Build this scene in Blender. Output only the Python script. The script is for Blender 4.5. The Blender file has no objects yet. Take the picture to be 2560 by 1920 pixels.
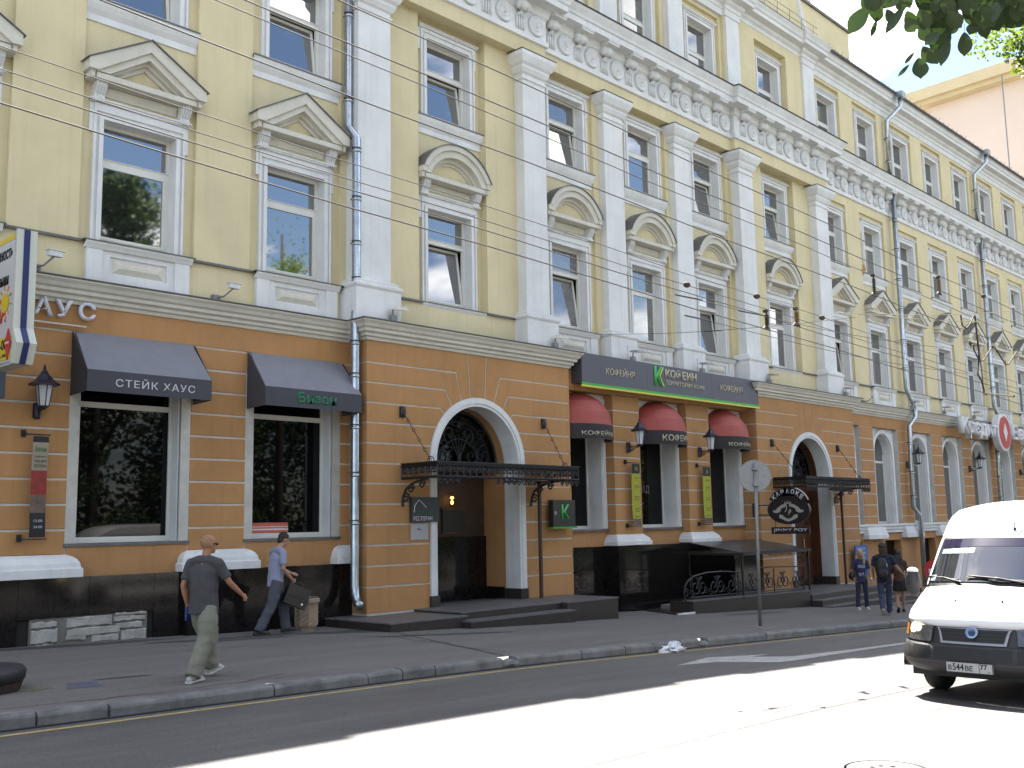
import bpy, bmesh, math, random
from mathutils import Vector, Matrix
from math import sin, cos, pi, radians, sqrt, atan2, hypot
random.seed(7)
S = bpy.context.scene
C = S.collection
# ------------------------------------------------------------------ camera
cam_d = bpy.data.cameras.new('camera'); cam = bpy.data.objects.new('camera', cam_d); C.objects.link(cam)
S.camera = cam
cam_d.sensor_width = 36.0; cam_d.lens = 36.0 * 2577 / 2560; cam_d.clip_end = 2000; cam_d.clip_start = 0.05
YAW, PIT, ROL = radians(46.23), radians(7.69), radians(-1.043)
_f = Vector((sin(YAW) * cos(PIT), cos(YAW) * cos(PIT), sin(PIT)))
_r = Vector((cos(YAW), -sin(YAW), 0)); _u = _r.cross(_f)
_r2 = _r * cos(ROL) + _u * sin(ROL); _u2 = -_r * sin(ROL) + _u * cos(ROL)
M = Matrix((( _r2.x, _u2.x, -_f.x, 0.0), (_r2.y, _u2.y, -_f.y, -17.85), (_r2.z, _u2.z, -_f.z, 1.85), (0, 0, 0, 1)))
cam.matrix_world = M
# ------------------------------------------------------------------ sun, sky, exposure
SUN_EL, SUN_AZ = radians(58.0), radians(44)          # azimuth measured from +y towards +x
sdir = Vector((sin(SUN_AZ) * cos(SUN_EL), cos(SUN_AZ) * cos(SUN_EL), sin(SUN_EL)))
sl = bpy.data.lights.new('sun', 'SUN'); sl.energy = 5.0; sl.angle = radians(0.5); sl.color = (1.0, 0.955, 0.88)
sun = bpy.data.objects.new('sun', sl); C.objects.link(sun); sun.rotation_euler = (-sdir).to_track_quat('-Z', 'Y').to_euler(); sun.location = (40, 40, 80)
W = bpy.data.worlds.new('World'); S.world = W; W.use_nodes = True
nt = W.node_tree; nt.nodes.clear(); L = nt.links
out = nt.nodes.new('ShaderNodeOutputWorld'); bg = nt.nodes.new('ShaderNodeBackground'); sky = nt.nodes.new('ShaderNodeTexSky')
sky.sky_type = 'NISHITA'; sky.sun_disc = False; sky.sun_elevation = SUN_EL; sky.sun_rotation = SUN_AZ
sky.air_density = 1.0; sky.dust_density = 0.6; sky.ozone_density = 1.6; sky.altitude = 150
tc = nt.nodes.new('ShaderNodeTexCoord'); mp = nt.nodes.new('ShaderNodeMapping'); mp.inputs['Scale'].default_value = (1.0, 1.0, 2.6); mp.inputs['Location'].default_value = (1.7, 0.4, 0.3)
n1 = nt.nodes.new('ShaderNodeTexNoise'); n1.inputs['Scale'].default_value = 2.3; n1.inputs['Detail'].default_value = 9; n1.inputs['Roughness'].default_value = 0.62; n1.inputs['Distortion'].default_value = 0.3
rp = nt.nodes.new('ShaderNodeValToRGB'); rp.color_ramp.elements[0].position = 0.50; rp.color_ramp.elements[1].position = 0.64
mix = nt.nodes.new('ShaderNodeMix'); mix.data_type = 'RGBA'
L.new(tc.outputs['Generated'], mp.inputs['Vector']); L.new(mp.outputs['Vector'], n1.inputs['Vector']); L.new(n1.outputs['Fac'], rp.inputs['Fac'])
L.new(rp.outputs['Color'], mix.inputs['Factor']); L.new(sky.outputs['Color'], mix.inputs['A']); mix.inputs['B'].default_value = (17.0, 16.3, 15.2, 1)
L.new(mix.outputs['Result'], bg.inputs['Color']); bg.inputs['Strength'].default_value = 0.060; L.new(bg.outputs['Background'], out.inputs['Surface'])
S.view_settings.view_transform = 'Standard'; S.view_settings.look = 'None'; S.view_settings.gamma = 1.0
S.view_settings.use_curve_mapping = False; S.view_settings.exposure = 2.42
S.render.resolution_x, S.render.resolution_y = 1024, 768
try:
    S.cycles.max_bounces = 6; S.cycles.diffuse_bounces = 3; S.cycles.glossy_bounces = 3; S.cycles.transmission_bounces = 4; S.cycles.transparent_max_bounces = 8
except Exception: pass

# ------------------------------------------------------------------ helpers
def G(x):                                                    # the pavement falls gently to the right
    if x < 9: return -0.0225 * (x - 6.6)
    if x < 13: t = x - 9; return -0.054 - 0.0225 * t - 0.0021875 * t * t
    if x < 40: return -0.179 - 0.04 * (x - 13)
    return -1.259 - 0.02 * (x - 40)

def srgb(r, g, b):
    f = lambda c: (c / 255) / 12.92 if c / 255 <= 0.04045 else ((c / 255 + 0.055) / 1.055) ** 2.4
    return (f(r), f(g), f(b))

def mat(name, col, rough=0.8, metal=0.0, var=0.0, scale=3.0, col2=None, bump=0.0, bscale=60.0, spec=0.5, emit=None, streak=0.0, **kw):
    m = bpy.data.materials.new(name); m.use_nodes = True; t = m.node_tree; n = t.nodes; l = t.links
    p = n['Principled BSDF']; p.inputs['Roughness'].default_value = rough; p.inputs['Metallic'].default_value = metal
    p.inputs['Specular IOR Level'].default_value = spec
    for k, v in kw.items(): p.inputs[k.replace('_', ' ')].default_value = v
    c1 = (*col, 1)
    if col2 is None: c2 = tuple(min(1, c * (1 - var)) for c in col) + (1,)
    else: c2 = (*col2, 1)
    if var > 0 or col2 is not None:
        co = n.new('ShaderNodeTexCoord'); nz = n.new('ShaderNodeTexNoise'); nz.inputs['Scale'].default_value = scale; nz.inputs['Detail'].default_value = 8; nz.inputs['Roughness'].default_value = 0.65
        l.new(co.outputs['Object'], nz.inputs['Vector'])
        r = n.new('ShaderNodeValToRGB'); r.color_ramp.elements[0].position = 0.38; r.color_ramp.elements[1].position = 0.66
        r.color_ramp.elements[0].color = c1; r.color_ramp.elements[1].color = c2
        l.new(nz.outputs['Fac'], r.inputs['Fac']); src = r.outputs['Color']
        if streak > 0:
            mp = n.new('ShaderNodeMapping'); mp.inputs['Scale'].default_value = (7, 7, 0.35); l.new(co.outputs['Object'], mp.inputs['Vector'])
            n2 = n.new('ShaderNodeTexNoise'); n2.inputs['Scale'].default_value = 1.0; n2.inputs['Detail'].default_value = 6; l.new(mp.outputs['Vector'], n2.inputs['Vector'])
            r2 = n.new('ShaderNodeMapRange'); r2.inputs['From Min'].default_value = 0.52; r2.inputs['From Max'].default_value = 0.75; r2.inputs['To Min'].default_value = 0; r2.inputs['To Max'].default_value = streak
            l.new(n2.outputs['Fac'], r2.inputs['Value'])
            mx = n.new('ShaderNodeMix'); mx.data_type = 'RGBA'; mx.inputs['B'].default_value = tuple(c * 0.55 for c in col) + (1,)
            l.new(r2.outputs['Result'], mx.inputs['Factor']); l.new(src, mx.inputs['A']); src = mx.outputs['Result']
        l.new(src, p.inputs['Base Color'])
    else: p.inputs['Base Color'].default_value = c1
    if bump > 0:
        co = n.new('ShaderNodeTexCoord'); nz = n.new('ShaderNodeTexNoise'); nz.inputs['Scale'].default_value = bscale; nz.inputs['Detail'].default_value = 4
        l.new(co.outputs['Object'], nz.inputs['Vector']); b = n.new('ShaderNodeBump'); b.inputs['Strength'].default_value = bump; b.inputs['Distance'].default_value = 0.01
        l.new(nz.outputs['Fac'], b.inputs['Height']); l.new(b.outputs['Normal'], p.inputs['Normal'])
    if emit: p.inputs['Emission Color'].default_value = (*emit[0], 1); p.inputs['Emission Strength'].default_value = emit[1]
    return m

class MB:
    def __init__(s): s.v = []; s.f = []; s.mi = []; s.cur = 0
    def m(s, i): s.cur = i; return s
    def add(s, vs, fs):
        o = len(s.v); s.v += [tuple(v) for v in vs]
        for f in fs: s.f.append(tuple(i + o for i in f)); s.mi.append(s.cur)
        return s
    def box(s, x0, x1, y0, y1, z0, z1):
        if x0 > x1: x0, x1 = x1, x0
        if y0 > y1: y0, y1 = y1, y0
        if z0 > z1: z0, z1 = z1, z0
        return s.add([(x0, y0, z0), (x1, y0, z0), (x1, y1, z0), (x0, y1, z0), (x0, y0, z1), (x1, y0, z1), (x1, y1, z1), (x0, y1, z1)],
                     [(3, 2, 1, 0), (4, 5, 6, 7), (0, 1, 5, 4), (1, 2, 6, 5), (2, 3, 7, 6), (3, 0, 4, 7)])
    def obox(s, c, ax, ay, az, hx, hy, hz):
        c = Vector(c); ax, ay, az = (Vector(q).normalized() for q in (ax, ay, az)); vs = []
        for k in (-1, 1):
            for a, b in ((-1, -1), (1, -1), (1, 1), (-1, 1)): vs.append(c + ax * hx * a + ay * hy * b + az * hz * k)
        return s.add(vs, [(3, 2, 1, 0), (4, 5, 6, 7), (0, 1, 5, 4), (1, 2, 6, 5), (2, 3, 7, 6), (3, 0, 4, 7)])
    def prism(s, poly, plane, d0, d1):
        P = {'xz': lambda a, b, d: (a, d, b), 'xy': lambda a, b, d: (a, b, d), 'yz': lambda a, b, d: (d, a, b)}[plane]
        n = len(poly); A = sum(poly[i][0] * poly[(i + 1) % n][1] - poly[(i + 1) % n][0] * poly[i][1] for i in range(n))
        if (A < 0): poly = poly[::-1]
        vs = [P(a, b, d0) for a, b in poly] + [P(a, b, d1) for a, b in poly]
        up = d1 > d0
        if plane == 'xz': up = not up
        f0 = tuple(range(n)); f1 = tuple(range(n, 2 * n)); sd = [(i, (i + 1) % n, n + (i + 1) % n, n + i) for i in range(n)]
        fs = [f0[::-1], f1] + sd if up else [f0, f1[::-1]] + [q[::-1] for q in sd]
        return s.add(vs, fs)
    def lathe(s, prof, c=(0, 0, 0), seg=16, axis='z', a0=0, a1=2 * pi, sx=1, sy=1):
        full = abs(a1 - a0 - 2 * pi) < 1e-6; n = seg if full else seg + 1; vs = []; fs = []
        for r, z in prof:
            for k in range(n):
                a = a0 + (a1 - a0) * k / seg; x, y = r * cos(a) * sx, r * sin(a) * sy
                q = {'z': (x, y, z), 'y': (x, z, y), 'x': (z, x, y)}[axis]; vs.append((q[0] + c[0], q[1] + c[1], q[2] + c[2]))
        for j in range(len(prof) - 1):
            for k in range(n if full else n - 1):
                a, b = j * n + k, j * n + (k + 1) % n; q = (a, b, b + n, a + n); fs.append(q if axis != 'y' else q[::-1])
        if full:
            if prof[0][0] > 1e-5: fs.append(tuple(range(n))[::-1] if axis != 'y' else tuple(range(n)))
            o = (len(prof) - 1) * n
            if prof[-1][0] > 1e-5: fs.append(tuple(range(o, o + n)) if axis != 'y' else tuple(range(o, o + n))[::-1])
        return s.add(vs, fs)
    def tube(s, pts, r, seg=6, closed=False):
        pts = [Vector(p) for p in pts]; n = len(pts); R = r if isinstance(r, (list, tuple)) else [r] * n; vs = []; up = None
        for i, p in enumerate(pts):
            t = (pts[min(i + 1, n - 1)] - pts[max(i - 1, 0)])
            if closed: t = pts[(i + 1) % n] - pts[i - 1]
            if t.length < 1e-9: t = Vector((0, 0, 1))
            t.normalize()
            if up is None: up = Vector((0, 0, 1)) if abs(t.z) < 0.9 else Vector((1, 0, 0))
            a = t.cross(up)
            if a.length < 1e-4: a = t.cross(Vector((0.3, 1, 0.2)))
            a.normalize(); b = a.cross(t).normalized(); up = b
            for k in range(seg): q = 2 * pi * k / seg; vs.append(p + a * cos(q) * R[i] + b * sin(q) * R[i])
        fs = []
        for i in range(n if closed else n - 1):
            for k in range(seg): a_, b_ = i * seg + k, i * seg + (k + 1) % seg; j = ((i + 1) % n) * seg; fs.append((a_, b_, j + (k + 1) % seg, j + k)[::-1])
        if not closed: fs.append(tuple(range(seg))); fs.append(tuple(range((n - 1) * seg, n * seg))[::-1])
        return s.add(vs, fs)
    def ball(s, c, rx, ry=None, rz=None, seg=10, rings=6, ax=None):
        ry = ry or rx; rz = rz or rx; vs = []; fs = []; ax = ax or Matrix.Identity(3)
        for j in range(rings + 1):
            t = pi * j / rings
            for k in range(seg): a = 2 * pi * k / seg; vs.append(Vector(c) + ax @ Vector((rx * sin(t) * cos(a), ry * sin(t) * sin(a), -rz * cos(t))))
        for j in range(rings):
            for k in range(seg): a, b = j * seg + k, j * seg + (k + 1) % seg; fs.append((a, b, b + seg, a + seg))
        return s.add(vs, fs)
    def holes(s, x0, x1, z0, z1, hs, yf, yb):                # a wall sheet with square openings and their reveals
        xs = sorted({x0, x1, *[h[0] for h in hs], *[h[1] for h in hs]}); zs = sorted({z0, z1, *[h[2] for h in hs], *[h[3] for h in hs]})
        xs = [x for x in xs if x0 <= x <= x1]; zs = [z for z in zs if z0 <= z <= z1]
        for a, b in zip(xs, xs[1:]):
            for c, d in zip(zs, zs[1:]):
                mx, mz = (a + b) / 2, (c + d) / 2
                if any(h[0] < mx < h[1] and h[2] < mz < h[3] for h in hs): continue
                s.add([(a, yf, c), (b, yf, c), (b, yf, d), (a, yf, d)], [(0, 1, 2, 3)])
        for a, b, c, d in hs:
            s.add([(a, yf, c), (b, yf, c), (b, yf, d), (a, yf, d), (a, yb, c), (b, yb, c), (b, yb, d), (a, yb, d)], [(0, 4, 5, 1), (1, 5, 6, 2), (2, 6, 7, 3), (3, 7, 4, 0)])
        return s
    def sweep(s, prof, path):                                # moulding: prof [(out, z)], path [(x, y)] with the wall on its left
        n = len(path); k = len(prof); vs = []; nr = []
        for i in range(n - 1):
            d = Vector((path[i + 1][0] - path[i][0], path[i + 1][1] - path[i][1])).normalized(); nr.append(Vector((d.y, -d.x)))
        for i, p in enumerate(path):
            if i == 0: m_ = nr[0]
            elif i == n - 1: m_ = nr[-1]
            else:
                a, b = nr[i - 1], nr[i]; m_ = (a + b); m_ = m_ / max(0.2, (1 + a.dot(b)))
            for o, z in prof: vs.append((p[0] + m_.x * o, p[1] + m_.y * o, z))
        fs = []
        for i in range(n - 1):
            for j in range(k - 1): a = i * k + j; fs.append((a, a + k, a + k + 1, a + 1))
        fs.append(tuple(range(k))); fs.append(tuple(range((n - 1) * k, n * k))[::-1])
        return s.add(vs, fs)
    def mesh(s, name, mats, smooth=False, origin=(0, 0, 0)):
        me = bpy.data.meshes.new(name); ox, oy, oz = origin
        me.from_pydata([(x - ox, y - oy, z - oz) for x, y, z in s.v], [], s.f)
        for mm in (mats if isinstance(mats, (list, tuple)) else [mats]): me.materials.append(mm)
        if any(s.mi): me.polygons.foreach_set('material_index', s.mi)
        if smooth: me.polygons.foreach_set('use_smooth', [True] * len(me.polygons))
        me.validate(); me.update(); return me

def fixn(me):
    bm = bmesh.new(); bm.from_mesh(me); bmesh.ops.recalc_face_normals(bm, faces=bm.faces); bm.to_mesh(me); bm.free(); return me

def inset(poly, d):
    n = len(poly); A = sum(poly[i][0] * poly[(i + 1) % n][1] - poly[(i + 1) % n][0] * poly[i][1] for i in range(n))
    if A < 0: poly = poly[::-1]
    res = []
    for i in range(n):
        p0, p1, p2 = (Vector(poly[(i + k) % n]) for k in (-1, 0, 1)); a = (p1 - p0).normalized(); b = (p2 - p1).normalized()
        na, nb = Vector((-a.y, a.x)), Vector((-b.y, b.x)); m_ = (na + nb) / max(0.35, 1 + na.dot(nb)); res.append((p1.x + m_.x * d, p1.y + m_.y * d))
    return res

def tag(o, label=None, cat=None, group=None, kind=None):
    if label: o['label'] = label
    if cat: o['category'] = cat
    if group: o['group'] = group
    if kind: o['kind'] = kind
    return o
def thing(name, loc, label, cat, group=None, rz=0):
    o = bpy.data.objects.new(name, None); C.objects.link(o); o.location = loc; o.rotation_euler = (0, 0, rz); o.empty_display_size = 0.2
    return tag(o, label, cat, group)
KIDS = {}
def link(name, me, parent=None, loc=(0, 0, 0), rz=0, **t):
    o = bpy.data.objects.new(name, me); C.objects.link(o); o.location = loc; o.rotation_euler = (0, 0, rz)
    if parent: o.parent = parent; KIDS.setdefault(parent.name, []).append(o)
    return tag(o, **t) if t else o
def wpos(o):
    p = Vector((0, 0, 0))
    while o: p += o.location; o = o.parent
    return p
def part(name, mb, m, parent, smooth=False, **t):            # mb is in world axes; the object is put at its parent's origin
    w = wpos(parent) if parent else Vector((0, 0, 0))
    return link(name, mb.mesh(name, m, smooth, w), parent, **t)
def single(name, mb, m, origin, smooth=False, **t):          # a thing of one mesh, with its origin at its base
    return link(name, mb.mesh(name, m, smooth, origin), None, origin, **t)
def clone(o, parent=None, loc=None):
    c = o.copy(); C.objects.link(c)
    if parent: c.parent = parent; KIDS.setdefault(parent.name, []).append(c)
    if loc is not None: c.location = loc
    for ch in list(KIDS.get(o.name, [])): clone(ch, c)
    return c
def bake(ob):
    with bpy.context.temp_override(scene=TMP, view_layer=TMP.view_layers[0]):
        dg = bpy.context.evaluated_depsgraph_get(); dg.update(); return bpy.data.meshes.new_from_object(ob.evaluated_get(dg))
def text_mesh(txt, h=1.0, ext=0.02, bold=0.0, w=None, shear=0.0, space=1.0):
    cu = bpy.data.curves.new('lettering', 'FONT'); cu.body = txt; cu.size = 1.0; cu.extrude = 0; cu.offset = bold; cu.shear = shear; cu.space_character = space; cu.resolution_u = 3
    ob = bpy.data.objects.new('lettering', cu); TMP.collection.objects.link(ob)
    me = bake(ob)
    bpy.data.objects.remove(ob); bpy.data.curves.remove(cu)
    vs = [v.co.copy() for v in me.vertices]
    if not vs: return me
    x0, x1 = min(v.x for v in vs), max(v.x for v in vs); y0, y1 = min(v.y for v in vs), max(v.y for v in vs)
    sy = h / (y1 - y0); sx = (w / (x1 - x0)) if w else sy
    for v in me.vertices: v.co = Vector(((v.co.x - x0) * sx, (v.co.y - y0) * sy, 0))
    bm = bmesh.new(); bm.from_mesh(me); bmesh.ops.remove_doubles(bm, verts=bm.verts, dist=1e-5)
    r = bmesh.ops.extrude_face_region(bm, geom=list(bm.faces))
    for e in r['geom']:
        if isinstance(e, bmesh.types.BMVert): e.co.z += ext
    bmesh.ops.recalc_face_normals(bm, faces=bm.faces); bm.to_mesh(me); bm.free(); me.materials.clear(); return me
def put_text(name, txt, loc, right, up, parent, m, h, w=None, ext=0.015, bold=0.0, shear=0.0, space=1.0, **t):
    me = text_mesh(txt, h, ext, bold, w, shear, space); me.materials.append(m)
    r, u = Vector(right).normalized(), Vector(up).normalized(); n = r.cross(u)
    mw = Matrix(((r.x, u.x, n.x), (r.y, u.y, n.y), (r.z, u.z, n.z)))
    for v in me.vertices: v.co = mw @ v.co
    me.update(); return link(name, me, parent, Vector(loc) - (wpos(parent) if parent else Vector()), **t)
TMP = bpy.data.scenes.new('workbench')                      # scratch scene for turning text and fused shapes into plain meshes; removed at the end
def arc(cx, cz, r, a0, a1, n, rz=None):
    return [(cx + r * cos(a0 + (a1 - a0) * i / n), cz + (rz or r) * sin(a0 + (a1 - a0) * i / n)) for i in range(n + 1)]
def spiral(c, r0, r1, a0, turns, n=18):
    return [(c[0] + (r0 + (r1 - r0) * i / n) * cos(a0 + 2 * pi * turns * i / n), c[1] + (r0 + (r1 - r0) * i / n) * sin(a0 + 2 * pi * turns * i / n)) for i in range(n + 1)]

# ------------------------------------------------------------------ materials
YEL = mat('yellow_stucco', (0.64, 0.555, 0.345), 0.9, var=0.12, scale=0.7, bump=0.35, bscale=45, streak=0.22)
ORA = mat('orange_stucco', (0.43, 0.225, 0.088), 0.9, var=0.16, scale=0.9, bump=0.35, bscale=45, streak=0.25)
WHI = mat('white_plaster', (0.69, 0.69, 0.68), 0.85, var=0.14, scale=1.2, bump=0.25, bscale=40, streak=0.24)
CRM = mat('cream_plaster', (0.60, 0.57, 0.49), 0.85, var=0.14, scale=1.0, bump=0.25, bscale=40, streak=0.22)
JNT = mat('joint_plaster', (0.52, 0.50, 0.45), 0.9, var=0.2, scale=4)
TIN = mat('grey_tin_flashing', (0.16, 0.155, 0.15), 0.55, 0.3, var=0.3, scale=2.5)
TIND = mat('dark_tin', (0.055, 0.05, 0.05), 0.6, 0.2, var=0.2, scale=3)
PVC = mat('white_window_frame', (0.64, 0.63, 0.58), 0.5, var=0.05, scale=3)
PVCY = mat('cream_window_frame', (0.42, 0.38, 0.27), 0.5, var=0.08, scale=3)
GLS = mat('window_glass', (0.012, 0.013, 0.014), 0.03, spec=0.5, IOR=3.6); GLS2 = mat('window_glass_with_blind', (0.060, 0.060, 0.058), 0.03, var=.3, scale=2, spec=0.5, IOR=3.0); GLS3 = mat('window_glass_with_curtain', (0.13, 0.125, 0.115), 0.04, var=.5, scale=3, spec=0.5, IOR=2.8)
GLD = mat('dark_shop_glass', (0.003, 0.003, 0.003), 0.02, spec=0.5, IOR=1.35)
BLK = mat('polished_black_granite', (0.007, 0.006, 0.006), 0.08, col2=(0.016, 0.013, 0.012), scale=14, spec=0.5, IOR=1.33)
GRN = mat('honed_granite_paving', (0.13, 0.125, 0.125), 0.5, var=0.25, scale=20)
GRF = mat('dark_granite_riser', (0.040, 0.031, 0.028), 0.35, var=0.35, scale=9)
IRO = mat('wrought_iron', (0.014, 0.013, 0.014), 0.5, 0.0, var=0.3, scale=20)
ZNC = mat('galvanised_pipe', (0.46, 0.50, 0.54), 0.26, 0.9, var=0.25, scale=4)
GRY = mat('grey_metal', (0.27, 0.27, 0.27), 0.5, 0.5, var=0.2, scale=6)
DRK = mat('dark_interior', (0.012, 0.010, 0.009), 0.9)
WOO = mat('red_brown_wood', (0.115, 0.040, 0.017), 0.45, var=0.4, scale=5)
GLDt = mat('pale_gold_lettering', (0.42, 0.38, 0.27), 0.5)
SIL = mat('silver_lettering', (0.55, 0.55, 0.57), 0.4)
# ================================================================== the setting: ground
def sheet(name, ys, dz, m, x0=-60, x1=160, **t):
    xs = [x0, 0, 4, 7, 9, 10, 11, 12, 13, 16, 20, 24, 28, 32, 36, 40, 50, 70, x1]; xs = [x for x in xs if x0 <= x <= x1]; mb = MB(); vs = []; fs = []
    for x in xs:
        for y in ys: vs.append((x, y, G(x) + dz))
    k = len(ys)
    for i in range(len(xs) - 1):
        for j in range(k - 1): a = i * k + j; fs.append((a, a + k, a + k + 1, a + 1))
    mb.add(vs, fs); return link(name, mb.mesh(name, m), kind='structure', **t)

def asphalt(name, base, light, sc, patch, spec=0.5, rough=0.62):
    m = bpy.data.materials.new(name); m.use_nodes = True; t = m.node_tree; n = t.nodes; l = t.links; p = n['Principled BSDF']
    p.inputs['Roughness'].default_value = rough; p.inputs['Specular IOR Level'].default_value = spec
    co = n.new('ShaderNodeTexCoord')
    a = n.new('ShaderNodeTexNoise'); a.inputs['Scale'].default_value = sc; a.inputs['Detail'].default_value = 6; a.inputs['Roughness'].default_value = 0.7
    mp = n.new('ShaderNodeMapping'); mp.inputs['Scale'].default_value = (0.25, 1.6, 1); l.new(co.outputs['Object'], mp.inputs['Vector'])
    b = n.new('ShaderNodeTexNoise'); b.inputs['Scale'].default_value = 1.1; b.inputs['Detail'].default_value = 7; b.inputs['Roughness'].default_value = 0.7
    l.new(co.outputs['Object'], a.inputs['Vector']); l.new(mp.outputs['Vector'], b.inputs['Vector'])
    r = n.new('ShaderNodeValToRGB'); r.color_ramp.elements[0].position = 0.36; r.color_ramp.elements[1].position = 0.64; r.color_ramp.elements[0].color = (*base, 1); r.color_ramp.elements[1].color = (*light, 1)
    l.new(b.outputs['Fac'], r.inputs['Fac'])
    mx = n.new('ShaderNodeMix'); mx.data_type = 'RGBA'; mx.blend_type = 'MULTIPLY'; mx.inputs['Factor'].default_value = patch
    r2 = n.new('ShaderNodeMapRange'); r2.inputs['From Min'].default_value = 0.3; r2.inputs['From Max'].default_value = 0.7; r2.inputs['To Min'].default_value = 0.25; r2.inputs['To Max'].default_value = 1.7
    l.new(a.outputs['Fac'], r2.inputs['Value']); l.new(r.outputs['Color'], mx.inputs['A']); l.new(r2.outputs['Result'], mx.inputs['B']); l.new(mx.outputs['Result'], p.inputs['Base Color'])
    bp = n.new('ShaderNodeBump'); bp.inputs['Strength'].default_value = 0.6; bp.inputs['Distance'].default_value = 0.006; l.new(a.outputs['Fac'], bp.inputs['Height']); l.new(bp.outputs['Normal'], p.inputs['Normal'])
    return m
ROAD = asphalt('road_asphalt', (0.084, 0.079, 0.077), (0.138, 0.130, 0.124), 70, 1.0, .5, .55)
PAVE = asphalt('pavement_asphalt', (0.140, 0.130, 0.122), (0.172, 0.160, 0.150), 60, 0.65, .3, .8)
KERB = mat('kerb_concrete', (0.20, 0.195, 0.19), 0.85, var=0.45, scale=3, bump=0.5, bscale=25)
sheet('road', (-60, -17.3, -12, -7.0), -0.14, ROAD)
sheet('pavement', (-6.82, -3.5, 3.0), 0.0, PAVE)
sheet('far_pavement', (-60.0, -24.0, -17.45), -0.004, PAVE)
link('terrain', MB().add([(-400, -400, -7.5), (600, -400, -7.5), (600, 400, -7.5), (-400, 400, -7.5)], [(0, 1, 2, 3)]).mesh('terrain', mat('far_ground', (0.11, 0.11, 0.10), 0.9)), kind='structure')
YLN = mat('worn_yellow_paint', (0.50, 0.38, 0.14), 0.7, var=0.3, scale=9)
WPT = mat('worn_white_paint', (0.42, 0.41, 0.39), 0.7, var=0.35, scale=7)
def strip(name, pts, m, dz, **t):                            # a painted outline laid on the sloping ground
    bm = bmesh.new(); vs = [bm.verts.new((x, y, G(x) + dz)) for x, y in pts]; f = bm.faces.new(vs)
    if f.normal.z < 0 or True: bmesh.ops.recalc_face_normals(bm, faces=bm.faces)
    bm.faces.ensure_lookup_table(); bmesh.ops.triangulate(bm, faces=bm.faces)
    for f in bm.faces:
        f.normal_update()
        if f.normal.z < 0: f.normal_flip()
    me = bpy.data.meshes.new(name); bm.to_mesh(me); bm.free(); me.materials.append(m); return link(name, me, **t)
mb = MB(); xs = [-30 + i * 1.0 for i in range(112)]; wob = [random.uniform(-0.012, 0.012) for _ in xs]
for i in range(len(xs) - 1):
    a, b = xs[i], xs[i + 1]; mb.add([(a, -7.27 + wob[i], G(a) - .136), (b, -7.27 + wob[i + 1], G(b) - .136), (b, -7.19 + wob[i + 1] * .5, G(b) - .136), (a, -7.19 + wob[i] * .5, G(a) - .136)], [(0, 1, 2, 3)])
link('yellow_line', mb.mesh('yellow_line', YLN), kind='structure')
strip('road_arrow', [(13.2, -8.52), (14.6, -8.14), (15.95, -8.5), (15.3, -8.56), (15.9, -8.98), (18.3, -9.02), (24, -8.95), (24, -9.12), (18.2, -9.22), (15.2, -9.34), (14.85, -9.3), (14.1, -8.62)], WPT, -.1355, kind='structure')
# asphalt seams and stains on the pavement, the chalk drawing
SEAM = mat('pavement_seam', (0.028, 0.027, 0.027), 0.8); CHB = mat('blue_chalk', (0.085, 0.10, 0.17), 0.9, col2=(0.10, 0.097, 0.10), scale=5); CHY = mat('yellow_chalk', (0.17, 0.165, 0.07), 0.9, col2=(0.105, 0.10, 0.095), scale=7)
STN = mat('damp_stain', (0.060, 0.057, 0.056), 0.75, var=.2, scale=4)
def blob(name, cx, cy, rx, ry, m, dz, n=22, j=.22, rot=0.0, **t):
    pts = []
    for k in range(n):
        a = 2 * pi * k / n; q = 1 + random.uniform(-j, j); x, y = rx * cos(a) * q, ry * sin(a) * q; pts.append((cx + x * cos(rot) - y * sin(rot), cy + x * sin(rot) + y * cos(rot)))
    return strip(name, pts, m, dz, **t)
tag(strip('chalk_drawing', [(5.28, -5.52), (5.50, -5.02), (5.83, -5.10), (5.70, -5.58)], CHB, .004), 'square of blue chalk scribbled on the pavement near the kerb', 'chalk drawing', 'chalk marks on the pavement')
tag(blob('chalk_drawing', 4.98, -5.28, .24, .12, CHY, .004), 'faint yellow chalk smudge beside the blue chalk square', 'chalk drawing', 'chalk marks on the pavement')
for (cx, cy, rx, ry) in ((9.9, -1.25, 1.4, .16), (10.2, -1.62, .9, .07), (12.6, -1.6, 1.2, .32), (13.4, -3.2, 1.5, .14), (7.6, -.5, 1.6, .22), (6.2, -5.0, .4, .06), (24.6, -3.1, 1.4, .14)):
    blob('damp_patch', cx, cy, rx, ry, STN, .004, rot=-.25 if cx > 13 and cx < 20 else -.06, kind='structure')
mb = MB()
def crack(pts, w=.008):
    for (a, b), (c, d) in zip(pts, pts[1:]):
        n = Vector((-(d - b), c - a)).normalized() * w; mb.add([(a - n.x, b - n.y, G(a) + .0075), (c - n.x, d - n.y, G(c) + .0075), (c + n.x, d + n.y, G(c) + .0075), (a + n.x, b + n.y, G(a) + .0075)], [(0, 1, 2, 3)])
def wig(x0, y0, x1, y1, n, a): return [(x0 + (x1 - x0) * i / n + random.uniform(-a, a), y0 + (y1 - y0) * i / n + random.uniform(-a, a)) for i in range(n + 1)]
crack(wig(12.9, -2.3, 11.3, -6.75, 14, .03), .014); crack(wig(12.2, -3.0, 11.7, -6.4, 10, .03)); crack(wig(12.4, -6.2, 17.5, -5.6, 16, .05), .007); crack(wig(12.6, -6.6, 15.5, -6.35, 12, .05)); crack(wig(5.0, -6.6, 8.0, -6.45, 12, .05)); crack(wig(3, -6.3, 6.5, -6.75, 10, .06)); crack(wig(7.2, -6.4, 7.8, -6.2, 4, .03))
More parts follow.
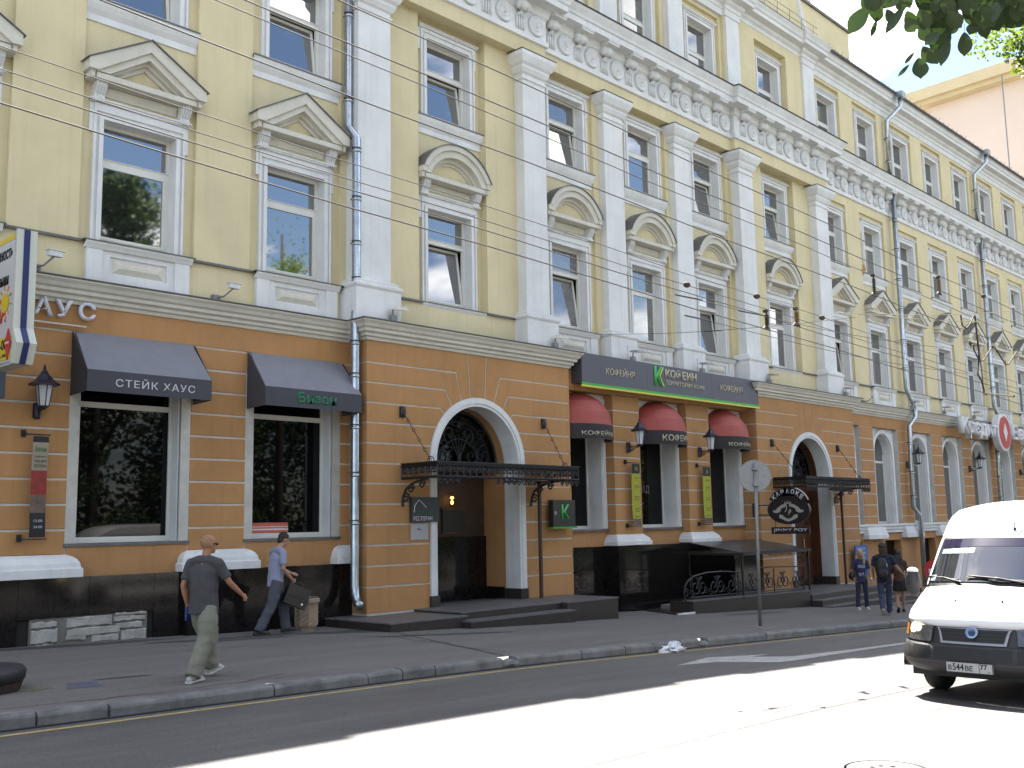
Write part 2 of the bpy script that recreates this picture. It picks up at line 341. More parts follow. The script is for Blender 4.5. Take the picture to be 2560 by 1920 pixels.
crack(wig(10.2, -1.1, 12.0, -1.45, 6, .02)); crack(wig(9.4, -2.9, 9.9, -3.0, 3, .02)); crack(wig(19.5, -4.9, 21.5, -4.75, 6, .04)); crack(wig(16.5, -4.6, 16.9, -4.5, 3, .02))
link('pavement_cracks', mb.mesh('pavement_cracks', SEAM), kind='structure')
# kerb stones: each its own object under one kerb
kerb = thing('kerb', (4, -6.9, G(4)), 'grey concrete kerb of worn stones along the pavement edge', 'kerb')
ks = [4.37, 5.12, 7.14, 8.55, 9.14, 9.72, 11.05, 11.35, 12.84, 13.96, 14.79, 15.58, 16.15, 16.42, 18.47, 20.3, 22.2, 24.2]
while ks[-1] < 60: ks.append(ks[-1] + random.choice((1.5, 2.0, 2.0)))
pre = [3.0, 1.4, -.4, -2.2, -4, -6, -8, -10]; ks = sorted(pre + ks)
for a, b in zip(ks, ks[1:]):
    if abs(a - 11.05) < .01 or abs(a - 16.15) < .01:         # broken stones
        mb = MB(); 
        for q in range(16):
            u = random.uniform(a + .05, b - .05); r = random.uniform(.05, .1); mb.ball((u, -6.97 + random.uniform(-.06, .12), G(u) - .09), r, r * .8, r * .7, 6, 4)
        part('kerb_stone', mb, KERB, kerb, label='crumbled kerb stone'); continue
    g = .012; dy = random.uniform(-.012, .012); dz = random.uniform(-.008, .008); yf, yb = -7.0 + dy, -6.8 + dy
    mb = MB(); vs = []
    prof = [(yf, -.22), (yf, -.035), (yf + .012, -.01), (yf + .04, .012), (yb - .01, .014), (yb, .004), (yb, -.22)]
    n = max(2, int((b - a) / .35))
    for i in range(n + 1):
        x = a + g + (b - a - 2 * g) * i / n; e = .012 if i in (0, n) else 0
        for y, z in prof: vs.append((x, y + (e if y < -6.9 else 0) + random.uniform(-.004, .004), G(x) + z + dz - (e * .6 if z > -.2 else 0) + (random.uniform(-.003, .003) if z > -.2 else 0)))
    k = len(prof); fs = [(i * k + j, (i + 1) * k + j, (i + 1) * k + j + 1, i * k + j + 1) for i in range(n) for j in range(k - 1)]
    fs += [tuple(range(k)), tuple(range(n * k, n * k + k))[::-1]]; mb.add(vs, fs); part('kerb_stone', mb, KERB, kerb)
link('kerb_bed', (lambda q: ([q.add([(x, -7.03, G(x) - .4), (x + 1, -7.03, G(x + 1) - .4), (x + 1, -6.78, G(x + 1) - .4), (x, -6.78, G(x) - .4), (x, -7.03, G(x) - .125), (x + 1, -7.03, G(x + 1) - .125), (x + 1, -6.78, G(x + 1) - .125), (x, -6.78, G(x) - .125)], [(4, 5, 6, 7), (0, 1, 5, 4)]) for x in range(-12, 62)], q)[1])(MB()).mesh('kerb_bed', SEAM), kind='structure')
fk = MB().box(-60, 60, -17.45, -17.3, -3, 0); fk = MB()
for i in range(60): x = -30 + i * 2; fk.add([(x + .01, -17.45, G(x) - .3), (x + 1.99, -17.45, G(x + 2) - .3), (x + 1.99, -17.3, G(x + 2) - .3), (x + .01, -17.3, G(x) - .3), (x + .01, -17.45, G(x)), (x + 1.99, -17.45, G(x + 2)), (x + 1.99, -17.3, G(x + 2)), (x + .01, -17.3, G(x))], [(3, 2, 1, 0), (4, 5, 6, 7), (0, 1, 5, 4), (1, 2, 6, 5), (2, 3, 7, 6), (3, 0, 4, 7)])
link('far_kerb', fk.mesh('far_kerb', KERB), kind='structure')

# ================================================================== the long yellow building
B = thing('long_building', (24, 0, G(24)), 'long four-storey yellow and orange stucco building with white trim', 'building')
X0, X1 = -8.0, 78.0
J = [0.58 + 0.431 * k for k in range(12)]                    # levels of the rustication joints
PIL = [(13.44, 14.36, -.42), (18.8, 19.65, -.42), (22.4, 23.27, -.22), (25.88, 26.75, -.22), (29.32, 30.2, -.42), (34.68, 35.6, -.42)]
LB = [12.15 - 3.48 * k for k in range(6)]; RB = [36.87 + 3.455 * k for k in range(12)]
BAYS = [(x, 'tri') for x in LB[::-1]] + [(16.58, 'arc'), (21.02, 'arc'), (24.57, 'arc'), (28.03, 'arc'), (32.43, 'arc')] + [(x, 'tri') for x in RB]
def pier_y(x): return -.12 if (13.46 < x < 19.66 or 29.3 < x < 35.62) else 0.0
RW = 1.125
# upper walls: pier sheet and recessed bay sheet
for (a, b, yp) in ((X0, 13.46, 0.0), (13.46, 19.66, -.12), (19.66, 29.3, 0.0), (29.3, 35.62, -.12), (35.62, X1, 0.0)):
    mb = MB(); bs = [x for x, _ in BAYS if a < x < b]
    mb.holes(a, b, 6.2, 14.52, [(x - RW, x + RW, 7.0, 14.15) for x in bs], yp, .1)
    mb.holes(a, b, 16.0, 19.4, [(x - RW, x + RW, 16.0, 18.88) for x in bs], yp, .12)
    if yp < 0:
        for xx in (a, b): mb.add([(xx, yp, 6.2), (xx, 0, 6.2), (xx, 0, 19.4), (xx, yp, 19.4)], [(0, 1, 2, 3)])
    part('upper_wall', mb, YEL, B)
for x, _ in BAYS:
    mb = MB(); mb.holes(x - RW, x + RW, 7.0, 14.15, [(x - .74, x + .74, 7.05, 9.36), (x - .73, x + .73, 11.66, 13.66)], .1, .42); part('recessed_bay_wall', mb, YEL, B); mb = MB()
    mb.holes(x - RW, x + RW, 16.0, 18.88, [(x - .74, x + .74, 16.05, 18.38)], .12, .42); part('recessed_bay_wall', mb, YEL, B)
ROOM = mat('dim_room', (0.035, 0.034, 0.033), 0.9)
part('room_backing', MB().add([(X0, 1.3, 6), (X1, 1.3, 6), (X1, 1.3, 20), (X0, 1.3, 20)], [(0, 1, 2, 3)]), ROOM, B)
# window pieces, modelled once about the bay centre and shared
def ring(mb, xo, z0, z1, xi, i0, i1, yf, yb, bottom=True):
    mb.box(-xo, -xi, yf, yb, z0, z1); mb.box(xi, xo, yf, yb, z0, z1); mb.box(-xi, xi, yf, yb, i1, z1)
    if bottom: mb.box(-xi, xi, yf, yb, z0, i0)
    return mb
def casing(z0, z1, i1, ear=True):
    mb = MB(); ring(mb, .90, z0, z1 - .07, .855, z0, i1 + .14, .02, .12, False); ring(mb, .855, z0, i1 + .14, .80, z0, i1 + .06, .055, .12, False); ring(mb, .80, z0, i1 + .06, .72, z0, i1, .015, .40, False)
    mb.box(-.97, .97, -.02, .12, z1 - .065, z1 - .03); mb.box(-1.0, 1.0, -.045, .12, z1 - .03, z1)
    if ear:
        for s in (-1, 1): mb.box(s * .90, s * .975, .05, .12, z1 - .62, z1 - .07); mb.box(s * .82, s * .89, .03, .045, z1 - .22, z1 - .12)
    return mb
def win_frame(z0, z1, zt):
    mb = MB(); y0, y1 = .285, .36; ring(mb, .725, z0, z1, .655, z0 + .09, z1 - .06, y0, y1); mb.box(-.655, .655, y0 - .005, y1, zt - .05, zt + .05); mb.box(-.70, .70, y0 - .02, y1 - .01, zt + .052, zt + .066)
    return mb
def sash(z0, z1):
    mb = MB(); ring(mb, .65, z0, z1, .595, z0 + .055, z1 - .055, .27, .33); return mb
FL = {2: (7.0, 9.70, 9.34, 7.06, 8.62), 3: (11.62, 13.93, 13.64, 11.68, 12.92), 4: (16.02, 18.60, 18.34, 16.12, 17.35)}
ME = {}
for k, (z0, z1, i1, w0, zt) in FL.items():
    ME[k] = dict(cas=casing(z0, z1, i1, k != 4).mesh('casing', WHI), fr=win_frame(w0, i1, zt).mesh('window', PVC),
                 sash=sash(w0 + .09, zt - .05).mesh('sash', PVC, origin=(0, .30, w0 + .09)), hz=w0 + .09,
                 up=[MB().box(-.655, .655, .318, .326, zt + .05, i1 - .06).mesh('pane', g_) for g_ in (GLS, GLS, GLS2, GLS3)],
                 lo=[MB().box(-.595, .595, .300, .308, w0 + .145, zt - .105).mesh('pane', g_, origin=(0, .30, w0 + .09)) for g_ in (GLS, GLS, GLS2, GLS3)])
def ins(name, me, x, parent=B, y=0, z=0, **t):
    w = wpos(parent); return link(name, me, parent, (x - w.x, y - w.y, z - w.z), **t)
TILT = {2: (16.58, 21.02, 28.03, 36.87), 3: (8.67, 12.15, 16.58, 21.02, 28.03, 32.43), 4: (16.58,)}
for x, kd in BAYS:
    for k in (2, 3, 4):
        D = ME[k]; ins('window_casing', D['cas'], x); w = ins('window', D['fr'], x)
        gi = 0 if x < 20 else random.choice((0, 0, 0, 1, 2, 2, 3)); link('pane', D['up'][gi], w)
        s_ = link('sash', D['sash'], w, (0, .30, D['hz'])); p_ = link('pane', D['lo'][gi], w, (0, .30, D['hz']))
        if any(abs(x - q) < .1 for q in TILT[k]):
            for o in (s_, p_): o.rotation_euler = (-radians(7.5), 0, 0); o.scale.x = .985
# floor sills, pediments, consoles, panels
mb = MB()
mb.sweep([(0, 11.2), (.03, 11.2), (.03, 11.33), (.09, 11.42), (.13, 11.5), (.15, 11.56), (.15, 11.6)], [(-RW, .1), (RW, .1)]); mb.m(1).box(-RW, RW, -.075, .1, 11.6, 11.625)
SILL = mb.mesh('sill_ledge', [WHI, TIN])
def console():
    mb = MB(); pts = [(-.14, 10.0), (-.14, 9.9), (-.09, 9.82), (-.04, 9.76), (-.05, 9.70), (-.02, 9.66), (.12, 9.66), (.12, 10.0)]
    for u in (-.075, -.025, .025, .075): mb.prism([(y - (.012 if abs(u) < .05 else 0), z) for y, z in pts], 'yz', u - .021, u + .021)
    mb.prism([(y + .015 if y < .1 else y, z) for y, z in pts], 'yz', -.085, .085)
    for u in (-.06, 0, .06): mb.ball((u, -.05, 9.665), .03, .03, .03, 6, 4)
    return mb.mesh('console', WHI)
CON = console()
def bed(mb):
    mb.m(0).sweep([(0, 9.80), (.02, 9.80), (.05, 9.90), (.06, 9.92), (.06, 9.97), (0, 9.97)], [(-.72, .1), (.72, .1)])
    mb.sweep([(0, 9.985), (.22, 9.985), (.33, 9.995), (.33, 10.10), (.30, 10.115), (0, 10.125)], [(-1.02, .1), (1.02, .1)])
    mb.box(-1.10, -1.0, -.23, .1, 9.995, 10.115); mb.box(1.0, 1.10, -.23, .1, 9.995, 10.115)
def tri():
    mb = MB(); bed(mb); a = .60
    def rk(xo, zb, za, t, y): mb.prism([(-xo, zb), (0, za), (xo, zb), (xo - t * 1.75, zb), (0, za - t * 1.2), (-xo + t * 1.75, zb)], 'xz', y, .1)
    z0 = 10.118; mb.prism([(-1.16, z0), (-1.16, z0 + .19), (0, 10.985), (1.16, z0 + .19), (1.16, z0), (.99, z0), (0, 10.76), (-.99, z0)], 'xz', -.30, .1); rk(1.02, z0, 10.80, .15, -.245); rk(.84, z0, 10.66, .09, -.12); rk(.68, z0, 10.55, .07, -.04)
    mb.m(1).prism([(-.62, z0), (0, 10.5), (.62, z0)], 'xz', .02, .1)
    mb.m(2).prism([(-1.20, 10.31), (0, 11.015), (1.20, 10.31), (1.20, 10.29), (0, 10.99), (-1.20, 10.29)], 'xz', -.335, .1)
    return mb.mesh('pediment', [CRM, YEL, TIN])
def arcp():
    mb = MB(); bed(mb); cz = 9.742
    def ra(R, t, y, zc=10.118, mi=0):
        mb.m(mi); a = math.asin(min(1, (zc - cz) / R)); b = math.asin(min(1, (zc - cz) / (R - t))); n = 18
        o = arc(0, cz, R, a, pi - a, n); i = arc(0, cz, R - t, pi - b, b, n)
        for q in range(n): mb.prism([o[q], o[q + 1], i[n - q - 1], i[n - q]], 'xz', y, .1)
    ra(1.225, .13, -.30, 10.25); ra(1.10, .17, -.245); ra(.93, .09, -.10); ra(.84, .06, -.03); ra(1.245, .02, -.335, 10.25, 2)
    mb.m(0).box(-1.12, -1.0, -.28, .1, 10.118, 10.26); mb.box(1.0, 1.12, -.28, .1, 10.118, 10.26)
    r = .78; a = math.asin((10.118 - cz) / r); mb.m(1).prism(arc(0, cz, r, a, pi - a, 14), 'xz', .02, .1)
    return mb.mesh('pediment', [CRM, YEL, TIN])
PT, PA = tri(), arcp()
def panel():
    mb = MB(); z0, z1 = 6.27, 6.93
    for s in (-1, 1): mb.box(s * .70, s * 1.0, -.09, .1, z0, z1 - .06)
    mb.box(-.70, .70, -.055, .1, z0, z0 + .17); mb.box(-.70, .70, -.055, .1, z1 - .17, z1 - .06); mb.box(-.70, -.55, -.055, .1, z0 + .17, z1 - .17); mb.box(.55, .70, -.055, .1, z0 + .17, z1 - .17)
    mb.sweep([(0, z1 - .07), (.10, z1 - .07), (.13, z1 - .02), (.16, z1 + .02), (.16, z1 + .05)], [(-1.04, -.0), (1.04, -.0)])
    mb.box(-.55, .55, -.02, .1, z0 + .17, z1 - .17)
    mb.m(1); a, b, c, d = -.50, .50, z0 + .20, z1 - .20
    mb.add([(a, -.02, c), (b, -.02, c), (b, -.02, d), (a, -.02, d), (a + .12, -.075, c + .1), (b - .12, -.075, c + .1), (b - .12, -.075, d - .1), (a + .12, -.075, d - .1)], [(0, 1, 5, 4), (1, 2, 6, 5), (2, 3, 7, 6), (3, 0, 4, 7), (4, 5, 6, 7)])
    mb.m(2).box(-1.08, 1.08, -.18, .1, z1 + .052, z1 + .07)
    return mb.mesh('sill_panel', [WHI, CRM, TIN])
PN = panel()
for x, kd in BAYS:
    ins('sill_ledge', SILL, x); ins('pediment', PT if kd == 'tri' else PA, x); ins('sill_panel', PN, x)
    for s in (-.845, .845): ins('console', CON, x + s)
# string course along the piers
mb = MB(); px = X0
for x, _ in BAYS + [(X1 + 1.08, '')]:
    y = pier_y((px + x - 1.08) / 2); e = x - 1.08; e = min(e, X1)
    if e > px: part('string_course', MB().box(px, e, y - .07, y + .05, 6.955, 7.0), TIN, B)
    px = x + 1.08
# giant pilasters
for (a, b, yf) in PIL:
    pl = part('pilaster', MB().box(a, b, yf, .05, 7.18, 13.42), WHI, B)
    mb = MB(); P = [(a, .05), (a, yf), (b, yf), (b, .05)]; mb.sweep([(0, 13.36), (.035, 13.37), (.035, 13.42), (.0, 13.43), (.0, 13.52), (.05, 13.56), (.10, 13.66), (.10, 13.72), (.16, 13.78), (.22, 13.9), (.24, 13.95), (.24, 14.05), (0, 14.1)], P)
    mb.m(1).sweep([(.0, 14.08), (.255, 14.06), (.255, 14.075), (0, 14.11)], P); part('capital', mb, [WHI, TIN], pl)
    mb = MB(); mb.sweep([(0, 6.24), (.16, 6.24), (.16, 6.94), (.17, 6.95), (.2, 6.99), (.2, 7.04), (.13, 7.08), (.14, 7.12), (.06, 7.17), (0, 7.19)], P); part('base', mb, WHI, pl)
    q = part('attic_pilaster', MB().box(a + .03, b - .03, -.2, .05, 16.0, 19.1), WHI, B)
# entablature with its frieze
ent = [(X0, 0), (13.36, 0), (13.36, -.40), (19.75, -.40), (19.75, -.22), (29.22, -.22), (29.22, -.40), (35.7, -.40), (35.7, 0), (X1, 0)]
mb = MB(); mb.sweep([(-.5, 14.10), (0, 14.10), (0, 14.5)], ent[1:9]); part('architrave', mb, YEL, B)
mb = MB(); mb.sweep([(0, 14.5), (.07, 14.52), (.07, 14.66), (.02, 14.68), (.02, 15.28), (.08, 15.33), (.10, 15.42), (.14, 15.52), (.46, 15.54), (.46, 15.70), (.50, 15.73), (.52, 15.80), (.58, 15.90), (.62, 15.97), (.62, 16.02)], ent); part('main_cornice', mb, WHI, B)
mb = MB(); mb.sweep([(.64, 16.0), (.66, 16.03), (-.1, 16.10)], ent); part('cornice_gutter', mb, TIND, B)
mb = MB(); mb.lathe([(.29, 0), (.28, -.07), (.25, -.09), (.215, -.04), (.16, -.035), (.145, -.075), (.115, -.08), (.09, -.035), (.055, -.04), (.05, -.09), (0, -.11)], (0, 0, 14.98), 20, 'y'); ROS = mb.mesh('rosette', WHI, True)
mb = MB()
for k in range(7):
    a = -pi / 2 + (k - 3) * .36; mb.ball((.06 * (k - 3), -.17 + .012 * abs(k - 3), 15.36 - .012 * abs(k - 3)), .036, .13, .15, 6, 5)
mb.ball((0, -.13, 15.31), .17, .15, .13, 8, 6); mb.ball((-.16, -.22, 15.47), .06, .08, .06, 6, 4); mb.ball((.16, -.22, 15.47), .06, .08, .06, 6, 4); mb.ball((0, -.24, 15.49), .05, .08, .05, 6, 4); mb.ball((0, -.06, 15.15), .06, .06, .1, 6, 4); mb.ball((-.07, -.04, 15.1), .045, .04, .05, 6, 4); mb.ball((.07, -.04, 15.1), .045, .04, .05, 6, 4)
for u in (-.135, -.045, .045, .135): mb.box(u - .020, u + .020, -.055, .02, 14.69, 15.08)
ACA = mb.mesh('acanthus_bracket', WHI, True)
MUT = MB().box(-.24, .24, -.43, -.05, 15.44, 15.55).box(-.27, .27, -.452, -.02, 15.50, 15.545).mesh('mutule', WHI)
for (a, b, y) in ((X0, 13.36, 0), (13.5, 19.65, -.40), (19.85, 29.15, -.22), (29.4, 35.5, -.40), (35.9, X1, 0)):
    n = round((b - a) / 1.145); p = (b - a) / n
    for i in range(n):
        x = a + p * (i + .5); ins('rosette', ROS, x + p * .25, B, y - .02); ins('acanthus_bracket', ACA, x - p * .25, B, y - .02); ins('mutule', MUT, x - p * .25, B, y)
# attic cornice and roof
P = [(X0, 0), (13.4, 0), (13.4, -.08)]
for (a, b, _) in PIL: P += [(a, -.08), (a, -.2), (b, -.2), (b, -.08)]
P += [(35.66, -.08), (35.66, 0), (X1, 0)]
P = [p for i, p in enumerate(P) if i == 0 or (abs(p[0] - P[i - 1][0]) + abs(p[1] - P[i - 1][1])) > .02]
mb = MB(); mb.sweep([(-.2, 18.98), (.03, 19.0), (.03, 19.22), (.07, 19.25), (.07, 19.36), (.16, 19.42), (.18, 19.52), (.42, 19.55), (.42, 19.68), (.47, 19.72), (.5, 19.8), (.58, 19.92)], P); part('attic_cornice', mb, WHI, B)
RP = [(X0, 0), (X1, 0)]
mb = MB(); mb.sweep([(.60, 19.86), (.63, 19.92), (.63, 19.99), (.50, 20.02), (-1.5, 20.9), (-5, 22.2), (-12, 22.2), (-12, -3), (-11.9, -3)], RP); part('roof', mb, TIND, B)
for xx in (X0, X1): part('end_wall', MB().prism([(.45, -3), (.45, 19.8), (5, 22.1), (12, 22.1), (12, -3)], 'yz', xx - .02, xx + .02), YEL, B)
mb = MB()
for i in range(36):
    x = 36.4 + i * 1.1
    for d in (-.13, .13): mb.tube([(x, -.2, 20.15), (x + d, -.30, 20.42)], .012, 4)
    mb.tube([(x + .5, -.2, 20.15), (x + .5, -.3, 20.5)], .012, 4)
mb.tube([(36, -.25, 20.3), (76, -.25, 20.3)], .012, 4); part('snow_guard', mb, TIN, B)
mb = MB()
for z in (20.25, 20.5): mb.tube([(29.5, -.55, z), (35.4, -.55, z)], .014, 4)
for i in range(7): mb.tube([(29.7 + i * .9, -.5, 20.0), (29.7 + i * .9, -.55, 20.52)], .014, 4)
part('roof_railing', mb, GRY, B)
g = [(30.3, 20.0), (35.75, 20.0), (35.75, 20.35), (35.3, 20.45), (34.95, 20.8), (34.75, 21.4), (34.45, 22.0), (33.9, 22.4), (33.2, 22.6), (32.0, 22.6), (31.2, 22.3), (30.8, 21.6), (30.6, 20.9), (30.3, 20.5)]
gb = part('scroll_gable', MB().prism(g, 'xz', -.15, .4), YEL, B)
mb = MB(); top = [Vector((x, z)) for x, z in g[2:]]
mb.tube([(v.x, -.14, v.y) for v in top], .13, 8); mb.tube([(v.x * .97 + .99, -.16, v.y * .97 + .62) for v in top[:-1]], .06, 6); mb.ball((35.72, -.16, 20.28), .3, .16, .26, 10, 6); part('gable_moulding', mb, WHI, gb)
mb = MB().box(31, 45.9, 3, 9, 20.5, 25.2); rb = part('roof_block', mb, YEL, B); part('coping', MB().box(30.9, 46.0, 2.9, 9.1, 25.2, 25.32), TIN, rb)
part('chimney', MB().box(42.6, 43.4, 3.6, 4.4, 25.3, 26.4).box(42.5, 43.5, 3.5, 4.5, 26.4, 26.5), WHI, rb)

# ------------------------------------------------------------------ ground floor
def cour(x0, x1, z0, z1, yf, yb, m=ORA):
    mb = MB(); d = .018; c = .008
    mb.add([(x0, yf + c, z0 + d), (x1, yf + c, z0 + d), (x1, yf + c, z1 - d), (x0, yf + c, z1 - d), (x0 + c, yf, z0 + d + c), (x1 - c, yf, z0 + d + c), (x1 - c, yf, z1 - d - c), (x0 + c, yf, z1 - d - c),
            (x0, yb, z0 + d), (x1, yb, z0 + d), (x1, yb, z1 - d), (x0, yb, z1 - d)],
           [(0, 1, 5, 4), (1, 2, 6, 5), (2, 3, 7, 6), (3, 0, 4, 7), (4, 5, 6, 7), (8, 9, 1, 0), (1, 9, 10, 2), (10, 11, 3, 2), (11, 8, 0, 3)])
    part('stone_course', mb, m, B)
ORB = mat('orange_stucco_faded', (0.41, 0.215, 0.088), 0.9, var=0.14, scale=1.1, bump=0.35, bscale=45, streak=0.2)
# left wing
GW = [x for x in LB if x > -7]; wn = sorted(GW)
mb = MB(); mb.holes(X0, 13.56, -.6, 5.82, [(x - .96, x + .96, 1.60, 4.63) for x in wn], .012, .5); part('ground_floor_wall', mb, JNT, B)
mb = MB().box(X0, 13.6, -.005, .1, J[11] + .017, 5.83); part('upper_band', mb, ORA, B)
ed = [X0] + [v for x in wn for v in (x - 1.15, x + 1.15)] + [13.56]
for i in range(0, len(ed), 2):
    a, b = ed[i], ed[i + 1]
    if b - a < .1: continue
    for k in range(2, 11): cour(a, b, J[k], J[k + 1], 0, .1)
    mb = MB(); mb.sweep([(0, 1.08), (.22, 1.08), (.22, 1.22), (.19, 1.24), (.18, 1.31), (.14, 1.38), (.09, 1.42), (.02, 1.45), (0, 1.46)], [(a - .02, .1), (a - .02, -.02), (b + .02, -.02), (b + .02, .1)]); part('pier_base', mb, WHI, B)
for x in wn:
    for k in (10,): cour(x - 1.15, x + 1.15, J[10], J[11], 0, .1)
    mb = MB(); ring(mb, 1.14, 1.64, 4.88, 1.03, 1.64, 4.72, .045, .13, False); ring(mb, 1.03, 1.64, 4.72, .93, 1.64, 4.6, .075, .42, False)
    for s in (-1, 1): mb.box(s * .96, s * 1.0, .055, .08, 1.64, 4.6)
    c_ = ins('shop_window_casing', mb.mesh('shop_window_casing', WHI), x)
    mb = MB(); mb.box(-.93, .93, .33, .40, 1.63, 1.74); mb.box(-.93, .93, .34, .39, 4.05, 4.15); mb.box(-.93, -.88, .33, .40, 1.74, 4.6); mb.box(.88, .93, .33, .40, 1.74, 4.6)
    w = ins('shop_window', mb.mesh('shop_window', PVC), x); link('pane', MB().box(-.88, .88, .362, .37, 1.74, 4.05).mesh('pane', GLD), w); link('pane', MB().box(-.88, .88, .362, .37, 4.15, 4.6).mesh('pane', GLD), w)
    ins('window_ledge', MB().box(-1.17, 1.17, -.02, .36, 1.585, 1.64).mesh('window_ledge', TIN), x); ins('apron', MB().box(-1.13, 1.13, .004, .2, 1.06, 1.585).mesh('apron', ORB), x)
# plinth slabs of the left wing
def slabs(x0, x1, yf, top, w=.62, skip=()):
    n = max(1, round((x1 - x0) / w)); w = (x1 - x0) / n
    for i in range(n):
        a, b = x0 + i * w, x0 + (i + 1) * w; zb = G(b) - .06
        if any(s[0] - .01 <= (a + b) / 2 <= s[1] for s in skip): zb = skip[0][2]
        part('plinth_slab', MB().box(a + .0025, b - .0025, yf + random.uniform(-.001, .001), yf + .04, zb, top - random.uniform(0, .004)), BLK, B)
part('plinth_core', MB().box(X0, 13.5, -.085, .3, -.8, 1.07).box(9.72, 11.4, -.26, 0, -.6, 1.06).box(22.22, 29.36, -.44, 0, -1.5, 1.17).box(20.1, 22.2, -.02, .4, -1.4, 1.17), DRK, B)
slabs(X0, 9.7, -.12, 1.08, .60, [(6.95, 9.05, .42)]); slabs(9.7, 11.42, -.29, 1.08, .57); slabs(11.42, 13.54, -.12, 1.08, .7)
part('plinth_slab', MB().box(9.675, 9.70, -.29, -.08, -.3, 1.08), BLK, B)
# bare masonry where slabs have fallen off
STW = mat('whitewashed_rubble', (0.40, 0.385, 0.355), 0.9, var=0.35, scale=5, bump=0.9, bscale=14)
part('masonry_bed', MB().box(6.95, 9.0, -.10, -.05, -.2, .43), mat('old_mortar', (0.20, 0.185, 0.16), 0.95, var=.4, scale=8), B)
for (a, b, c, d) in ((6.98, 7.42, .02, .24), (6.98, 7.4, .27, .36), (7.56, 8.35, .24, .40), (7.56, 7.9, .02, .1), (7.58, 8.5, .09, .21), (8.38, 8.96, .28, .36), (8.0, 8.48, -.04, .07), (8.52, 8.98, -.05, .12), (8.42, 8.9, .15, .25), (8.4, 8.98, .38, .42), (7.0, 7.35, -.02, .0)):
    mb = MB(); n = 7; vs = []
    for y in (-.112, -.135, -.06):
        sh = .012 if y == -.135 else 0
        top = [(a + sh + (b - a - 2 * sh) * i / n, d - sh + random.uniform(-.014, .014)) for i in range(n + 1)]; bot = [(a + sh + (b - a - 2 * sh) * i / n, c + sh + random.uniform(-.014, .014)) for i in range(n + 1)]
        vs.append([(x, y + random.uniform(-.006, .006), z) for x, z in top] + [(x, y, z) for x, z in bot[::-1]])
    k = len(vs[0]); V = vs[1] + vs[0] + vs[2]; mb.add(V, [tuple(range(k))[::-1]] + [(i, (i + 1) % k, k + (i + 1) % k, k + i)[::-1] for i in range(k)] + [(k + i, k + (i + 1) % k, 2 * k + (i + 1) % k, 2 * k + i)[::-1] for i in range(k)])
    me = fixn(mb.mesh('rubble_stone', STW, False, wpos(B))); link('rubble_stone', me, B)

# portals
def portal(xc, x0, x1, zb, faded=False):
    m = ORA if not faded else ORB; hl, hr = xc - x0, x1 - xc; hl0, hr0 = hl, hr; R = 1.52; cz = 3.25; yf = -.6
    def A(a0, a1, n=8): return arc(0, cz, R + .005, a0, a1, n)
    def ang(u): return math.acos(u / (R + .005))
    def zang(z): return math.asin((z - cz) / (R + .005))
    ys = {}
    # backing
    out_ = [(-hl + .012, zb - .3), (-hl + .012, 5.8), (hr - .012, 5.8), (hr - .012, zb - .3), (1.48, zb - .3), (1.48, cz)] + arc(0, cz, 1.48, 0, pi, 24)[1:] + [(-1.48, zb - .3)]
    bm = [(xc + a, b) for a, b in out_]
    mbk = MB().prism(bm, 'xz', yf + .012, .15); me = fixn(mbk.mesh('portal_wall', JNT, False, wpos(B))); link('portal_wall', me, B)
    polys = []
    for s, h in ((-1, hl + .02), (1, hr + .02)):
        el = [(.69 if s < 0 else .77, 5.321), (1.02, 4.89), (1.17, 4.459)]; an = [ang(.235), ang(.53), ang(.83), ang(1.07), zang(4.028)]
        def P(pts): polys.append([(s * a, b) for a, b in pts])
        ar = lambda a0, a1: arc(0, cz, R + .005, a0, a1, 5)
        P([(h, el[0][1]), (h, 5.82), (.31, 5.82)] + ar(an[0], an[1]) + [el[0]])
        P([(h, el[1][1]), (h, el[0][1]), el[0]] + ar(an[1], an[2]) + [el[1]])
        P([(h, el[2][1]), (h, el[1][1]), el[1]] + ar(an[2], an[3]) + [el[2]])
        P([(h, 4.028), (h, el[2][1]), el[2]] + ar(an[3], an[4]))
        P([(h, 3.597), (h, 4.028)] + ar(an[4], zang(3.597)))
        P([(h, 3.166), (h, 3.597)] + arc(0, cz, R + .005, zang(3.597), 0, 4) + [(R + .005, 3.166)])
        ks = [zb] + [j for j in J if j > zb + .15 and j < 3.2]
        for a, b in zip(ks, ks[1:]): P([(h, a), (h, b), (R + .005, b), (R + .005, a)])
    polys.append([(-.235, 0)] and (arc(0, cz, R + .005, ang(.235), pi - ang(.235), 5) + [(-.31, 5.82), (.31, 5.82)]))
    for p in polys:
        q = inset(p, .018); mb = MB().prism([(xc + a, b) for a, b in q], 'xz', yf, .12); me = fixn(mb.mesh('stone_course', m, False, wpos(B))); link('stone_course', me, B)
    # white archivolt, its reveal, and the orange passage behind
    mb = MB()
    def archring(Ro, Ri, ya, yb, zbot):
        o = [(Ro, zbot)] + arc(0, cz, Ro, 0, pi, 28) + [(-Ro, zbot)]; i = [(Ri, zbot)] + arc(0, cz, Ri, 0, pi, 28) + [(-Ri, zbot)]
        for q in range(len(o) - 1): mb.prism([(xc + v[0], v[1]) for v in (o[q], o[q + 1], i[q + 1], i[q])], 'xz', ya, yb)
    archring(1.53, 1.40, yf - .045, yf + .1, zb + .27); archring(1.42, 1.33, yf - .02, yf + .48, zb + .27); me = fixn(mb.mesh('archivolt', WHI, False, wpos(B))); link('archivolt', me, B)
    for s in (-1, 1): part('jamb_base', MB().box(xc + s * 1.30, xc + s * 1.56, yf - .06, yf + .95, zb, zb + .27), GRF, B)
    return
portal(16.84, 13.55, 20.13, .03); portal(32.80, 29.36, 36.25, -.46, True)
